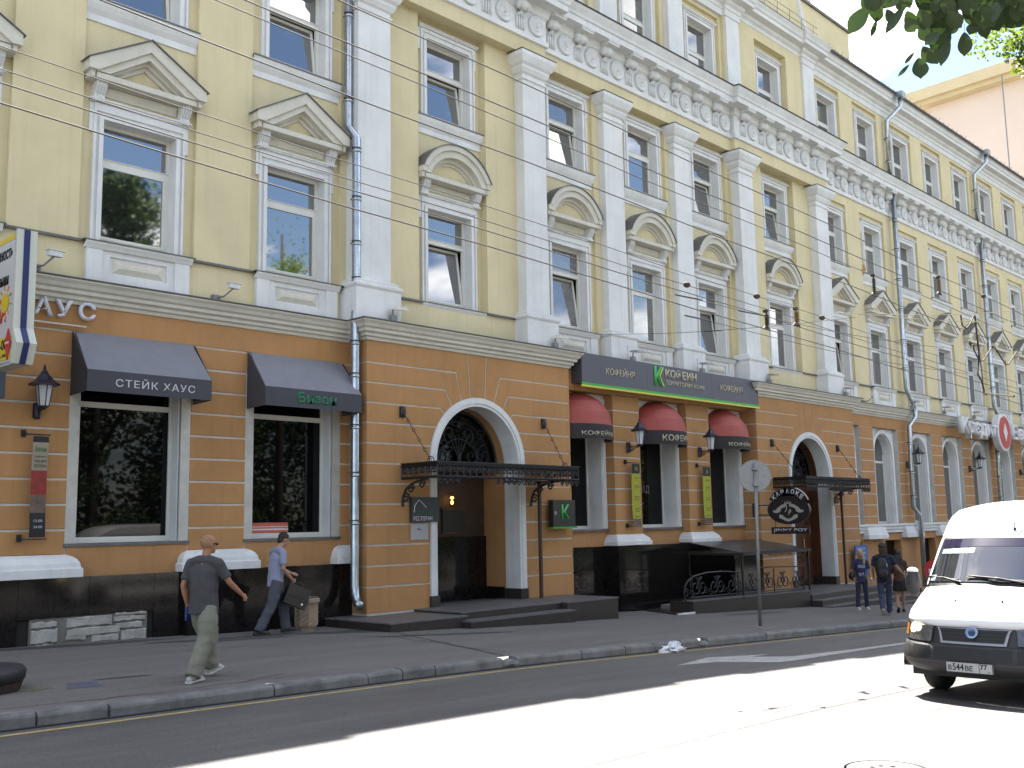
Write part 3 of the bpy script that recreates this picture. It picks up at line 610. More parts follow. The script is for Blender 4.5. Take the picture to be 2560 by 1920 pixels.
mb = MB().box(13.35, 20.35, -.62, .1, 6.19, 6.235).box(29.1, 36.45, -.62, .1, 6.19, 6.235); part('ledge_flashing', mb, TIN, B)
# passage behind the first portal
def passage(xc, zb, depth, w=1.31):
    cz = 3.25; mb = MB(); y0, y1 = -.14, depth
    pts = [(w, zb)] + arc(0, cz, w, 0, pi, 20) + [(-w, zb)]
    for p, q in zip(pts, pts[1:]): mb.add([(xc + p[0], y0, p[1]), (xc + q[0], y0, q[1]), (xc + q[0], y1, q[1]), (xc + p[0], y1, p[1])], [(0, 1, 2, 3)])
    return mb
part('passage_wall', passage(16.84, .03, .58), ORA, B)
part('passage_wall', MB().box(15.5, 18.2, .58, .68, 1.55, 5), mat('shade_darkened_wall', (.055, .028, .014), .6, var=.3, scale=2), B)  # back wall: shade of the niche put into its dark brown colour
part('passage_dado', MB().box(15.53, 18.16, .52, .60, .03, 1.55).box(15.50, 15.56, -.1, .55, .03, .35).box(18.12, 18.17, -.1, .55, .03, .33), BLK, B)
part('passage_floor', MB().box(15.5, 18.2, -.7, .68, .0, .034), GRN, B)
ivory = mat('menu_board', (0.02, 0.018, 0.016), .5)
# fanlight grilles
def fanlight(xc, y, frame_z):
    cz = 3.25; f = part('fanlight', MB().prism([(xc + a, b) for a, b in arc(0, cz, 1.31, 0, pi, 24)] , 'xz', y + .05, y + .07), GLD, B)
    mb = MB(); mb.tube([(xc + a, y, b) for a, b in arc(0, cz, 1.27, 0, pi, 24)], .035, 6); mb.box(xc - 1.3, xc + 1.3, y - .05, y + .06, cz - .12, cz + .02)
    for s in (-1, 1):
        for (c, r0, r1, a0, t) in (((s * .85, cz + .25), .26, .03, pi / 2, s * 1.4), ((s * .42, cz + .22), .24, .03, pi / 2, -s * 1.4), ((s * .30, cz + .72), .22, .03, -pi / 2, s * 1.3), ((s * .72, cz + .72), .16, .03, 0, s * 1.3), ((s * .14, cz + 1.02), .12, .02, 0, s * 1.2)):
            mb.tube([(xc + p, y - .02, q) for p, q in spiral(c, r0, r1, a0, t)], .016, 5)
        mb.tube([(xc + s * p, y - .02, q) for p, q in arc(0, cz, .62, 0, pi / 2, 10)], .016, 5); mb.tube([(xc + s * p, y - .02, q) for p, q in arc(0, cz, 1.02, 0.1, pi / 2, 10)], .012, 5)
    for k in range(5): a = pi / 2 + (k - 2) * .25; mb.tube([(xc, y - .02, cz + .1), (xc + .55 * cos(a), y - .02, cz + .1 + .6 * sin(a))], .014, 5)
    mb.ball((xc, y - .03, cz + .15), .06, .04, .13, 8, 6); mb.ball((xc, y - .03, cz + .95), .06, .03, .08, 8, 6); part('grille', mb, IRO, f)
fanlight(16.84, .10, 3.1); fanlight(32.80, .10, 3.1)
# the wooden door of the second portal
part('passage_wall', passage(32.80, -.46, .35), WOO, B)
d = part('wooden_door', MB().box(32.75, 34.12, .20, .27, -.44, 3.12), WOO, B)
mb = MB()
for (a, b, c, e) in ((32.9, 33.35, -.3, .35), (33.5, 33.98, -.3, .35), (32.9, 33.35, .5, 1.5), (33.5, 33.98, .5, 1.5), (32.9, 33.35, 1.65, 2.9), (33.5, 33.98, 1.65, 2.9)): mb.add([(a, .2, c), (b, .2, c), (b, .2, e), (a, .2, e), (a + .05, .165, c + .05), (b - .05, .165, c + .05), (b - .05, .165, e - .05), (a + .05, .165, e - .05)], [(0, 1, 5, 4), (1, 2, 6, 5), (2, 3, 7, 6), (3, 0, 4, 7), (4, 5, 6, 7)])
part('door_panel', mb, WOO, d); part('door_handle', MB().tube([(33.38, .16, .7), (33.38, .10, .72), (33.38, .10, 1.1), (33.38, .16, 1.12)], .014, 6), mat('brass', (.5, .36, .12), .3, .9), d)
gd = part('glazed_door', MB().box(31.48, 31.56, .15, .22, -.44, 3.12).box(32.64, 32.75, .12, .24, -.44, 3.12).box(31.56, 32.64, .15, .22, 3.0, 3.12).box(31.56, 32.64, .15, .22, -.44, -.3), PVC, B)
part('pane', MB().box(31.56, 32.64, .19, .2, -.3, 3.0), GLS, gd); mb = MB()
for z in (.3, .9, 1.5, 2.1, 2.6): mb.box(31.56, 32.64, .17, .186, z, z + .03)
for x in (31.9, 32.25): mb.box(x, x + .03, .168, .185, -.3, 3.0)
part('glazing_bar', mb, IRO, gd)

# coffee house front between the portals
CF = [21.15, 24.66, 28.16]
mb = MB(); mb.holes(20.1, 29.4, 1.15, 5.85, [(x - .97, x + .97, 1.66, 5.25) for x in CF], 0.02, .56); part('shop_front_wall', mb, CRM, B)
for x in CF:
    mb = MB(); n = 16; a_ = arc(0, 4.2, .97, 0, pi, n)                # arched head filling the square opening
    for p, q in zip(a_, a_[1:]): mb.prism([p, (p[0], 5.26), (q[0], 5.26), q], 'xz', .0, .55)
    mb.box(.97, 1.14, -.03, .05, 1.66, 5.2); mb.box(-1.14, -.97, -.03, .05, 1.66, 5.2); mb.box(.985, 1.02, -.05, 0, 1.66, 4.3)
    o_ = arc(0, 4.2, 1.10, 0, pi, n); i_ = arc(0, 4.2, .98, 0, pi, n)
    for q in range(n): mb.prism([o_[q], o_[q + 1], i_[q + 1], i_[q]], 'xz', -.035, .02)
    for s in (-1, 1): mb.box(s * .955, s * .975, -.01, .55, 1.66, 4.2)
    me = fixn(mb.mesh('arched_casing', WHI)); ins('arched_casing', me, x)
    w = ins('shop_window', MB().box(-.97, .97, .48, .55, 1.645, 1.74).box(-.97, -.91, .48, .55, 1.74, 4.2).box(.91, .97, .48, .55, 1.74, 4.2).mesh('shop_window', PVC), x)
    link('pane', MB().prism([(-.95, 1.72), (.95, 1.72)] + arc(0, 4.2, .95, 0, pi, 12), 'xz', .51, .52).mesh('pane', GLD), w)
    ins('window_ledge', MB().box(-1.14, 1.14, -.07, .52, 1.60, 1.655).mesh('window_ledge', TIN), x); ins('apron', MB().box(-1.16, 1.16, .0, .1, 1.16, 1.6).mesh('apron', ORB), x)
for (a, b) in ((22.31, 23.51), (25.84, 27.05)):
    part('pier_core', MB().box(a + .012, b - .012, -.288, .05, 1.2, 5.3), JNT, B)
    for k in range(2, 11): cour(a, b, J[k], J[k + 1] if k < 10 else 5.31, -.3, .03)
    mb = MB(); mb.sweep([(0, 1.20), (.18, 1.20), (.18, 1.30), (.15, 1.32), (.13, 1.38), (.08, 1.42), (.03, 1.47), (0, 1.49)], [(a, 0), (a, -.3), (b, -.3), (b, 0)]); part('pier_base', mb, WHI, B)
part('upper_band', MB().box(20.1, 29.4, -.33, .02, 5.31, 5.83), ORA, B)
slabs(20.1, 22.19, -.03, 1.185, .7); slabs(22.19, 29.36, -.48, 1.185, 1.05); part('plinth_slab', MB().box(22.165, 22.19, -.48, -.03, -.8, 1.185), BLK, B)
# ground cornice
mb = MB(); mb.sweep([(0, 5.80), (.03, 5.80), (.05, 5.86), (.10, 5.88), (.10, 5.94), (.17, 5.97), (.17, 6.03), (.22, 6.06), (.25, 6.12), (.30, 6.17), (.30, 6.21)], [(X0, 0), (13.55, 0), (13.55, -.6), (20.13, -.6), (20.13, 0), (29.36, 0), (29.36, -.6), (36.25, -.6), (36.25, 0), (X1, 0)])
part('ground_cornice', mb, CRM, B)
mb = MB(); mb.sweep([(.29, 6.19), (.33, 6.21), (.33, 6.225), (-.1, 6.28)], [(X0, 0), (13.55, 0), (13.55, -.6), (20.13, -.6), (20.13, 0), (29.36, 0), (29.36, -.6), (36.25, -.6), (36.25, 0), (X1, 0)]); part('cornice_flashing', mb, TIN, B)
# right wing ground floor
mb = MB(); mb.holes(36.2, X1, -2.6, 5.82, [(x - 1.13, x + 1.13, 1.5, 5.36) for x in RB] + [(x - .82, x + .82, -.45, .93) for x in RB], .012, .3); part('ground_floor_wall', mb, JNT, B)
part('upper_band', MB().box(36.2, X1, 0, .1, 5.36, 5.83), ORB, B)
mb = MB(); mb.holes(36.2, X1, -2.6, 1.3, [(x - .80, x + .80, -.43, .92) for x in RB], -.004, .5); part('basement_wall', mb, ORB, B)
mb = MB(); mb.sweep([(0, 1.22), (.08, 1.22), (.08, 1.30), (.12, 1.36), (.12, 1.44), (.17, 1.48), (.17, 1.53), (0, 1.56)], [(36.25, 0), (X1, 0)]); part('sill_cornice', mb, WHI, B)
mb = MB(); n = 14
a_ = arc(0, 4.35, .80, 0, pi, n)
mb.box(-1.14, -.80, .2, .62, 1.55, 4.35); mb.box(.80, 1.14, .2, .62, 1.55, 4.35)
for p, q in zip(a_, a_[1:]): mb.prism([p, (p[0] * 1.0, 5.37), (q[0], 5.37), q], 'xz', .2, .62)
mb.box(-1.14, -.80, .2, .62, 4.35, 5.37); mb.box(.80, 1.14, .2, .62, 4.35, 5.37)
o_ = [(.98, 1.56)] + arc(0, 4.35, .98, 0, pi, n) + [(-.98, 1.56)]; i_ = [(.83, 1.56)] + arc(0, 4.35, .83, 0, pi, n) + [(-.83, 1.56)]
for q in range(len(o_) - 1): mb.prism([o_[q], o_[q + 1], i_[q + 1], i_[q]], 'xz', .13, .205)
RC = fixn(mb.mesh('arched_casing', WHI)); RF = MB().box(-.8, -.73, .5, .58, 1.56, 4.35).box(.73, .8, .5, .58, 1.56, 4.35).box(-.73, .73, .5, .58, 1.56, 1.65).box(-.73, .73, .49, .57, 4.0, 4.08).mesh('arched_window', PVC)
RPn = MB().prism([(-.79, 1.6), (.79, 1.6)] + arc(0, 4.35, .79, 0, pi, 12), 'xz', .53, .54).mesh('pane', GLS)
RBW = MB().box(-.8, .8, .30, .33, -.43, .92).mesh('pane', GLD)
for x in RB:
    ins('arched_casing', RC, x); w = ins('arched_window', RF, x); link('pane', RPn, w); bw = ins('basement_window', MB().box(-.8, -.3, .24, .3, -.43, .92).box(-.3, -.24, .2, .3, -.43, .92).mesh('basement_window', WHI), x); link('pane', RBW, bw)
for i, x in enumerate([35.1] + RB):
    a, b = (x + 1.15, (RB + [78.4])[i] - 1.15)
    if i == 0: a = 36.25
    if b - a < .2: continue
    if i < 11:
        for k in range(2, 11): cour(a, b, J[k] if k > 2 else 1.56, J[k + 1] if k < 10 else 5.36, 0, .24, ORB)
    mb = MB(); mb.sweep([(0, 1.0), (.24, 1.0), (.24, 1.16), (.22, 1.18), (.16, 1.36), (.12, 1.46), (0, 1.47)], [(a - .03, 0.1), (a - .03, -.02), (b + .03, -.02), (b + .03, .1)]); part('pier_base', mb, WHI, B)

# ================================================================== steps and ramp
st = thing('entrance_steps', (16.5, -1.4, G(16.5)), 'low granite platform with one step before the restaurant archway', 'steps')
def stairbox(x0, x1, y0, y1, zt, name, parent, gr=GRN, ri=GRF):
    mb = MB().m(1).box(x0, x1, y0, y1, G(x1) - .25, zt - .03); mb.m(0).box(x0 - .015, x1 + .015, y0 - .015, y1, zt - .03, zt); return part(name, mb, [gr, ri], parent)
stairbox(12.85, 14.85, -2.22, -.03, .0, 'platform', st); stairbox(14.85, 19.85, -2.05, -.03, .06, 'platform', st); stairbox(14.75, 18.0, -2.45, -2.06, -.10, 'step', st); stairbox(18.0, 19.85, -2.22, -2.06, .06, 'cheek', st)
st2 = thing('entrance_steps', (32, -1.8, G(32)), 'four-step granite staircase before the karaoke door', 'steps')
for k in range(4): stairbox(29.31, 34.3 + .55 * k, -2.25 - .33 * k, -2.25 - .33 * (k - 1) - .0 if k else -.03, -.46 - .165 * k, 'step' if k else 'landing', st2)
stairbox(34.33, 36.6, -3.2, -.8, -.95, 'step', st2)
rp_ = thing('ramp_wall', (26, -2.1, G(26)), 'dark granite ramp parapet running up to the karaoke steps', 'wall')
part('parapet', MB().prism([(23.0, -.85), (29.28, -1.2), (29.28, -.36), (23.0, -.27)], 'xz', -2.22, -1.95).box(22.98, 23.02, -2.2, -1.5, -.7, -.28), GRF, rp_)
part('coping', MB().prism([(22.95, -.27), (29.3, -.36), (29.3, -.325), (22.95, -.235)], 'xz', -2.25, -1.92), GRN, rp_)
part('ramp_slab', MB().add([(22.25, -2.2, G(22.25) + .02), (23.1, -2.2, G(22.5) + .02), (29.3, -1.0, -.46), (29.3, -.5, -.46), (23.2, -.5, G(23) + .02)], [(0, 1, 2, 3, 4)]), GRF, rp_)
part('edge_strip', MB().box(22.3, 23.05, -2.24, -2.17, G(22.5) - .05, G(22.5) + .035), WHI, rp_)
GRV = mat('pale_gravel', (0.26, 0.25, 0.23), 0.9, col2=(0.06, 0.06, 0.06), scale=30, bump=1, bscale=40)
part('gravel_patch', MB().box(23.6, 24.9, -1.1, -.75, -.55, -.44), GRV, rp_)
# ================================================================== things fixed to the building
AWN = mat('charcoal_awning_cloth', (0.20, 0.20, 0.225), 0.75, var=.10, scale=3, bump=.2, bscale=200); AWD = mat('dark_valance_cloth', (0.052, 0.052, 0.063), 0.75, var=.1, scale=4)
RED = mat('red_awning_cloth', (0.33, 0.060, 0.046), 0.6, var=.12, scale=3); BRO = mat('dark_brown_cloth', (0.020, 0.015, 0.015), 0.7)
GRNt = mat('green_lettering', (0.012, 0.14, 0.06), 0.6)
def awning(x0, x1, label, txt, **k):
    a = thing('awning', (x0, 0, 4.2), label, 'awning', 'grey box awnings'); yf, zt, zm, zb = -.66, 5.34, 4.585, 4.21
    i0, i1 = x0 + .05, x1 - .05
    part('awning_cloth', MB().add([(i0, 0, zt), (i1, 0, zt), (x1, yf, zm), (x0, yf, zm), (i0, .02, zt - .02), (i1, .02, zt - .02), (x1, yf + .01, zm - .02), (x0, yf + .01, zm - .02)], [(0, 3, 2, 1), (4, 5, 6, 7)]), AWN, a)
    part('valance', MB().box(x0, x1, yf - .004, yf + .006, zb, zm), AWD, a)
    for x, xi in ((x0, i0), (x1, i1)): part('awning_side', MB().prism([(0.0, zt), (yf, zm), (yf, zb), (0.0, zb - .02)], 'yz', x - .004, x + .004), AWD, a)
    mb = MB()
    for x in (x0 + .03, x1 - .03): mb.tube([(x, 0, zb + .02), (x, yf + .02, zb + .02), (x, yf + .02, zm)], .012, 5)
    part('awning_frame', mb, GRY, a); put_text('lettering', txt, k['at'], (1, 0, 0), (0, 0, 1), a, k['m'], k['h'], k['w'], .004, k.get('bold', 0), space=k.get('sp', 1)); return a
awning(7.52, 9.86, 'wide charcoal box awning lettered СТЕЙК ХАУС over the window left of the restaurant', 'СТЕЙК ХАУС', at=(8.02, -.668, 4.32), h=.17, w=1.5, m=SIL, sp=1.15)
awning(11.02, 13.36, 'charcoal box awning with green script beside the first downpipe', 'Бизон', at=(11.76, -.668, 4.30), h=.23, w=.95, m=GRNt, bold=.03)
def dome(xc, label, txt, tx, th, tw):
    a = thing('awning', (xc, 0, 4.0), label, 'awning', 'red dome awnings of the coffee house'); rx, ry, rz = 1.09, .82, .90; z0 = 4.40; n, k = 24, 4
    for seg in range(k):
        e0, e1 = pi / 2 * seg / k, pi / 2 * (seg + 1) / k; mb = MB(); vs = []; fs = []; m_ = 4
        for j in range(m_ + 1):
            e = e0 + (e1 - e0) * j / m_
            for i in range(n + 1): t = pi * i / n; sag = .985 if 0 < j < m_ else 1; vs.append((xc - rx * cos(t) * (cos(e) * .985 + .015) * (sag), -ry * sin(t) * cos(e) * sag, z0 + rz * sin(e)))
        # ribs run from the wall arch down: profile rings in height
        for j in range(m_):
            for i in range(n): q = j * (n + 1) + i; fs.append((q, q + 1, q + n + 2, q + n + 1))
        mb.add(vs, fs); part('cloth_panel', mb, RED, a, True)
    mb = MB(); vs = []
    for z in (4.0, z0):
        for i in range(n + 1): t = pi * i / n; vs.append((xc - rx * cos(t) * 1.005, -ry * sin(t) * 1.005, z))
    mb.add(vs, [(i, i + 1, i + n + 2, i + n + 1) for i in range(n)]); part('valance', mb, BRO, a, True)
    me = text_mesh(txt, th, .006, .01, tw); me.materials.append(GLDt)
    for v in me.vertices:                                    # letters bent round the valance
        t = pi / 2 + (v.co.x + tx) / 1.0; v.co = Vector((xc - (rx * 1.012 + v.co.z) * cos(t), -(ry * 1.015 + v.co.z) * sin(t), 4.0 + .09 + v.co.y))
    w = wpos(a)
    for v in me.vertices: v.co -= w
    me.update(); link('lettering', me, a)
    mb = MB()
    for z in (4.02, z0): mb.tube([(xc - rx * .985 * cos(pi * i / n), -ry * .985 * sin(pi * i / n), z) for i in range(n + 1)], .012, 5)
    part('awning_frame', mb, GRY, a)
dome(21.15, 'red dome awning half hidden behind the corner of the restaurant portal', 'КОФЕЙНЯ', -.62, .15, 1.25); dome(24.66, 'middle red dome awning between the two lanterns', 'КОФЕИН', -.58, .20, 1.2); dome(28.16, 'red dome awning right of the second lantern', 'КОФЕЙНЯ', -.60, .15, 1.25)
# coffee house fascia
SGN = mat('graphite_sign_panel', (0.075, 0.07, 0.085), 0.45, var=.06, scale=2); GR1 = mat('bright_green_stripe', (0.02, 0.33, 0.025), .4); YE1 = mat('yellow_stripe', (0.55, 0.50, 0.04), .4); GR2 = mat('green_letter', (0.03, 0.35, 0.06), .4)
s_ = thing('sign', (25, -.7, 5.38), 'long graphite fascia sign КОФЕИН with green and yellow stripes over the coffee house', 'shop sign')
for a, b in ((20.55, 23.42), (23.42, 26.7), (26.7, 29.4)): part('sign_panel', MB().box(a + .003, b - .003, -.70, -.34, 5.47, 6.27), SGN, s_)
part('green_stripe', MB().box(20.52, 29.42, -.725, -.69, 5.415, 5.475), GR1, s_); part('yellow_stripe', MB().box(20.52, 29.42, -.722, -.69, 5.365, 5.415), YE1, s_)
for t, x, z, h, w, m, b in (('КОФЕЙНЯ', 21.55, 5.76, .24, 1.26, GLDt, .0), ('К', 23.74, 5.66, .56, .42, GR2, .05), ('КОФЕИН', 24.28, 5.92, .27, 1.58, GLDt, .03), ('ТЕРРИТОРИЯ КОФЕ', 24.28, 5.72, .13, 2.0, GLDt, 0), ('КОФЕЙНЯ', 27.16, 5.78, .24, 1.26, GLDt, .0)):
    put_text('lettering', t, (x, -.702, z), (1, 0, 0), (0, 0, 1), s_, m, h, w, .02, b)
part('letter_edge', MB().prism([(23.97, 5.97), (24.14, 6.2), (24.19, 6.2), (24.0, 5.94), (24.19, 5.66), (24.13, 5.66)], 'xz', -.735, -.722), YE1, s_)
# steak house letters on the band
s_ = thing('sign', (6.2, -.1, 5.45), 'raised white letters ХАУС on the orange band, partly behind the light box', 'shop sign')
for t, x, h, w in (('Х', 6.32, .32, .28), ('А', 6.80, .32, .32), ('У', 7.16, .31, .30), ('С', 7.57, .32, .30)): put_text('letter', t, (x, -.05, 5.53), (1, 0, 0), (0, 0, 1), s_, mat('white_letter', (.62, .63, .68), .4), h, w, .07, .02)
part('mounting_rail', MB().box(5.6, 7.72, -.10, -.06, 5.40, 5.425).box(5.6, 7.75, -.04, -.0, 5.80, 5.815), CRM, s_)
# downpipes
def pipe(name, pts, r, lab, joints, feet=None):
    t = thing(name, (pts[-1][0], pts[-1][1], pts[-1][2]), lab, 'downpipe', 'galvanised downpipes on the facade')
    part('pipe', MB().tube(pts, r, 12), ZNC, t, True); mb = MB()
    for (x, y, z) in joints: part('pipe_collar', MB().lathe([(r, -.03), (r + .012, -.03), (r + .014, 0), (r + .012, .03), (r, .03)], (x, y, z), 12), ZNC, t, True); part('pipe_bracket', MB().lathe([(r + .004, .05), (r + .009, .05), (r + .009, .075), (r + .004, .075)], (x, y, z), 12).box(x - .008, x + .008, y + r, y + r + .12, z + .052, z + .07).box(x - r - .03, x - r, y - .01, y + .01, z + .05, z + .075), TIND, t)
    return t
x, y = 13.36, -.2
pipe('downpipe', [(x - .02, y, 19.7), (x - .02, y, 10.62), (x + .04, y - .22, 10.30), (x + .04, y - .22, 6.55), (x - .02, y - .26, 6.3), (x - .02, y - .26, .62), (x - .03, y - .30, .42), (x - .05, y - .42, .26), (x - .06, y - .50, .22)], .095,
     'tall galvanised downpipe between the charcoal awning and the restaurant portal', [(x - .02, y, z) for z in (17.5, 15.3, 13.2, 11.2)] + [(x + .04, y - .22, z) for z in (10.0, 8.9, 7.9, 7.1)] + [(x - .02, y - .26, z) for z in (5.7, 5.0, 3.9, 2.9, 1.9)])
for X, lab in ((42.05, 'middle galvanised downpipe on the right wing above the lantern'), (52.2, 'galvanised downpipe that passes behind the round red bank emblem'), (62.4, 'farthest galvanised downpipe on the right wing')):
    t = pipe('downpipe', [(X + .35, -.72, 19.75), (X + .35, -.72, 19.35), (X + .02, -.2, 18.75), (X, -.18, 16.3)], .10, lab + ', upper stretch', [(X, -.18, 17.9), (X, -.18, 16.9)]); part('hopper', MB().box(X + .17, X + .53, -.9, -.55, 19.72, 19.98), ZNC, t)
    pipe('downpipe', [(X, -.26, 15.5), (X, -.26, 7.1), (X + .15, -.34, 6.7), (X + .35, -.42, 6.35), (X + .35, -.42, 5.9), (X, -.28, 5.55), (X + .02, -.2, 2.2), (X + .3, -.35, 1.85), (X + .3, -.35, G(X) + .3)], .10, lab + ', lower stretch', [(X, -.26, z) for z in (14.3, 13, 11.7, 10.4, 9.1, 7.9)] + [(X, -.25, z) for z in (4.8, 3.6, 2.6)])
# wall lanterns
LGL = mat('frosted_lantern_glass', (0.52, 0.54, 0.56), 0.35, spec=.5); BUL = mat('bulb', (0.7, .68, .6), .3); LBL = mat('lantern_iron', (0.022, 0.024, 0.042), 0.35, 0.4)
def lantern(x, y, z, s, out, label, up=False):
    """z is the lantern's bottom; the bracket stands out from the wall by `out`"""
    t = thing('wall_lantern', (x, y, z), label, 'wall lantern', 'wall lanterns'); yl = y - out
    H = .33 * s; rb, rt = .075 * s, .125 * s
    mb = MB(); mb.lathe([(rb, 0), (rt, H)], (x, yl, z), 6, a0=pi / 6, a1=pi / 6 + 2 * pi); part('lantern_glass', mb, LGL, t); mb = MB()
    for k in range(6): a = pi / 6 + k * pi / 3; mb.tube([(x + rb * cos(a), yl + rb * sin(a), z), (x + rt * cos(a), yl + rt * sin(a), z + H)], .009 * s, 4)
    mb.lathe([(0, -.05 * s), (.03 * s, -.045 * s), (.05 * s, -.02 * s), (rb + .012, 0), (rb + .012, .015)], (x, yl, z), 6, a0=pi / 6, a1=pi / 6 + 2 * pi); part('lantern_frame', mb, LBL, t)
    part('lantern_roof', MB().lathe([(rt - .02, H - .01), (rt + .10 * s, H - .01), (rt + .10 * s, H + .02 * s), (rt + .02 * s, H + .07 * s), (.06 * s, H + .17 * s), (.05 * s, H + .20 * s), (.02 * s, H + .24 * s), (.022 * s, H + .27 * s), (0, H + .34 * s)], (x, yl, z), 6, a0=pi / 6, a1=pi / 6 + 2 * pi), LBL, t)
    part('wall_plate', MB().lathe([(.045 * s, 0), (.06 * s, .03 * s), (.06 * s, .22 * s), (.045 * s, .25 * s)], (x - .0, y - .015, z - .17 * s), 8), LBL, t)
    mb = MB(); mb.tube([(x, y, z - .02), (x, y - out * .5, z - .03), (x, yl, z - .03)], .014 * s, 5)
    mb.tube([(x, y + (-out * .9) * q + 0, z - .16 * s + .11 * s * sin(q * pi * .5)) for q in [i / 8 for i in range(9)]], .012 * s, 5); mb.tube([(x, y - .12 * s + p, z - .1 * s + q) for p, q in spiral((0, 0), .06 * s, .015 * s, 0, 1.2, 14)], .009 * s, 4); part('bracket', mb, LBL, t); return t
lantern(6.95, -.02, 3.93, 1.1, .28, 'black wall lantern above the narrow brown banner at the left edge')
lantern(22.92, -.32, 3.93, 1.15, .42, 'black wall lantern left of the middle red awning'); lantern(26.45, -.32, 3.93, 1.15, .42, 'black wall lantern between the middle and right red awnings')
for X, l in ((42.2, 'small black lantern on the right wing in front of the middle downpipe'), (49.05, 'small black lantern under the bank letters, left of the red emblem'), (55.9, 'farthest small black lantern, right of the red emblem')): lantern(X, -.02, 4.0, 1.15, .5, l)
# banners
def banner(x0, x1, z0, z1, y, cols, label, lines, th=.05):
    t = thing('banner', ((x0 + x1) / 2, y, z0), label, 'banner', 'narrow vertical banners on brackets'); hs = z1 - z0
    for fr, ma in cols:
        mb = MB(); n = 5; vs = []
        for i in range(n + 1):
            z = z0 + hs * (fr[0] + (fr[1] - fr[0]) * i / n); w = .012 * sin(z * 3.1) + .006 * sin(z * 9)
            for xx, e in ((x0, 0), ((x0 + x1) / 2, .012), (x1, 0)): vs.append((xx, y + w - e, z))
        mb.add(vs, [(i * 3 + j, i * 3 + j + 1, i * 3 + j + 4, i * 3 + j + 3) for i in range(n) for j in range(2)]); part('banner_cloth', mb, ma, t, True)
    mb = MB()
    for z in (z0 - .03, z1 + .03): mb.tube([(x0 - .12, .12 + y, z + .02), (x0 - .1, y, z), (x1 + .03, y, z)], .012, 5); mb.box(x0 - .14, x0 - .08, y + .08, y + .15, z - .04, z + .08)
    part('banner_rod', mb, IRO, t)
    for tx, zz, h, w, m in lines: put_text('lettering', tx, ((x0 + x1) / 2 - w / 2, y - .026, z0 + hs * zz), (1, 0, 0), (0, 0, 1), t, m, h, w, .002)
    return t
BK = mat('banner_black', (0.012, 0.011, 0.011), .7); BC = mat('banner_beige', (0.28, 0.24, 0.17), .7); BR = mat('banner_raspberry_red', (0.30, 0.022, 0.02), .7, col2=(.14, .03, .02), scale=9); BG = mat('banner_grey_brown', (0.16, 0.11, 0.08), .7, var=.5, scale=6); BY = mat('banner_yellow_green', (0.31, 0.32, 0.022), .7); BT = mat('banner_text_dark', (0.05, .045, .01), .7)
banner(6.86, 7.12, 1.76, 3.44, -.16, [((.94, 1), BK), ((.66, .94), BC), ((.42, .66), BR), ((.24, .42), BG), ((0, .24), BK)], 'narrow dark banner with a red dish, hanging under the left lantern', [('Бизон', .85, .08, .18, GRNt), ('СТЕЙК ХАУС', .79, .035, .2, BK), ('ГРИЛЬ МЕНЮ', .74, .04, .2, BK), ('РЕСТОРАН', .69, .05, .2, BK), ('12.00', .15, .04, .14, SIL), ('24.00', .09, .04, .14, SIL)])
for a, b, l in ((22.86, 23.22, 'yellow-green vertical banner on the pier under the left lantern of the coffee house'), (26.36, 26.76, 'yellow-green vertical banner on the pier under the right lantern of the coffee house')):
    banner(a, b, 1.74, 3.42, -.46, [((.84, 1), BK), ((.10, .84), BY), ((0, .10), BG)], l, [('*', .88, .13, .13, BY)] + [(q, z, .03, .2, BT) for q, z in (('ЗАВТРАКИ', .76), ('КОФЕ', .63), ('ЧАЙ', .60), ('ПИРОГИ', .45), ('ДЕСЕРТЫ', .41), ('ЛИМОНАД', .26), ('КОКТЕЙЛИ', .22), ('ВИНО', .13))])
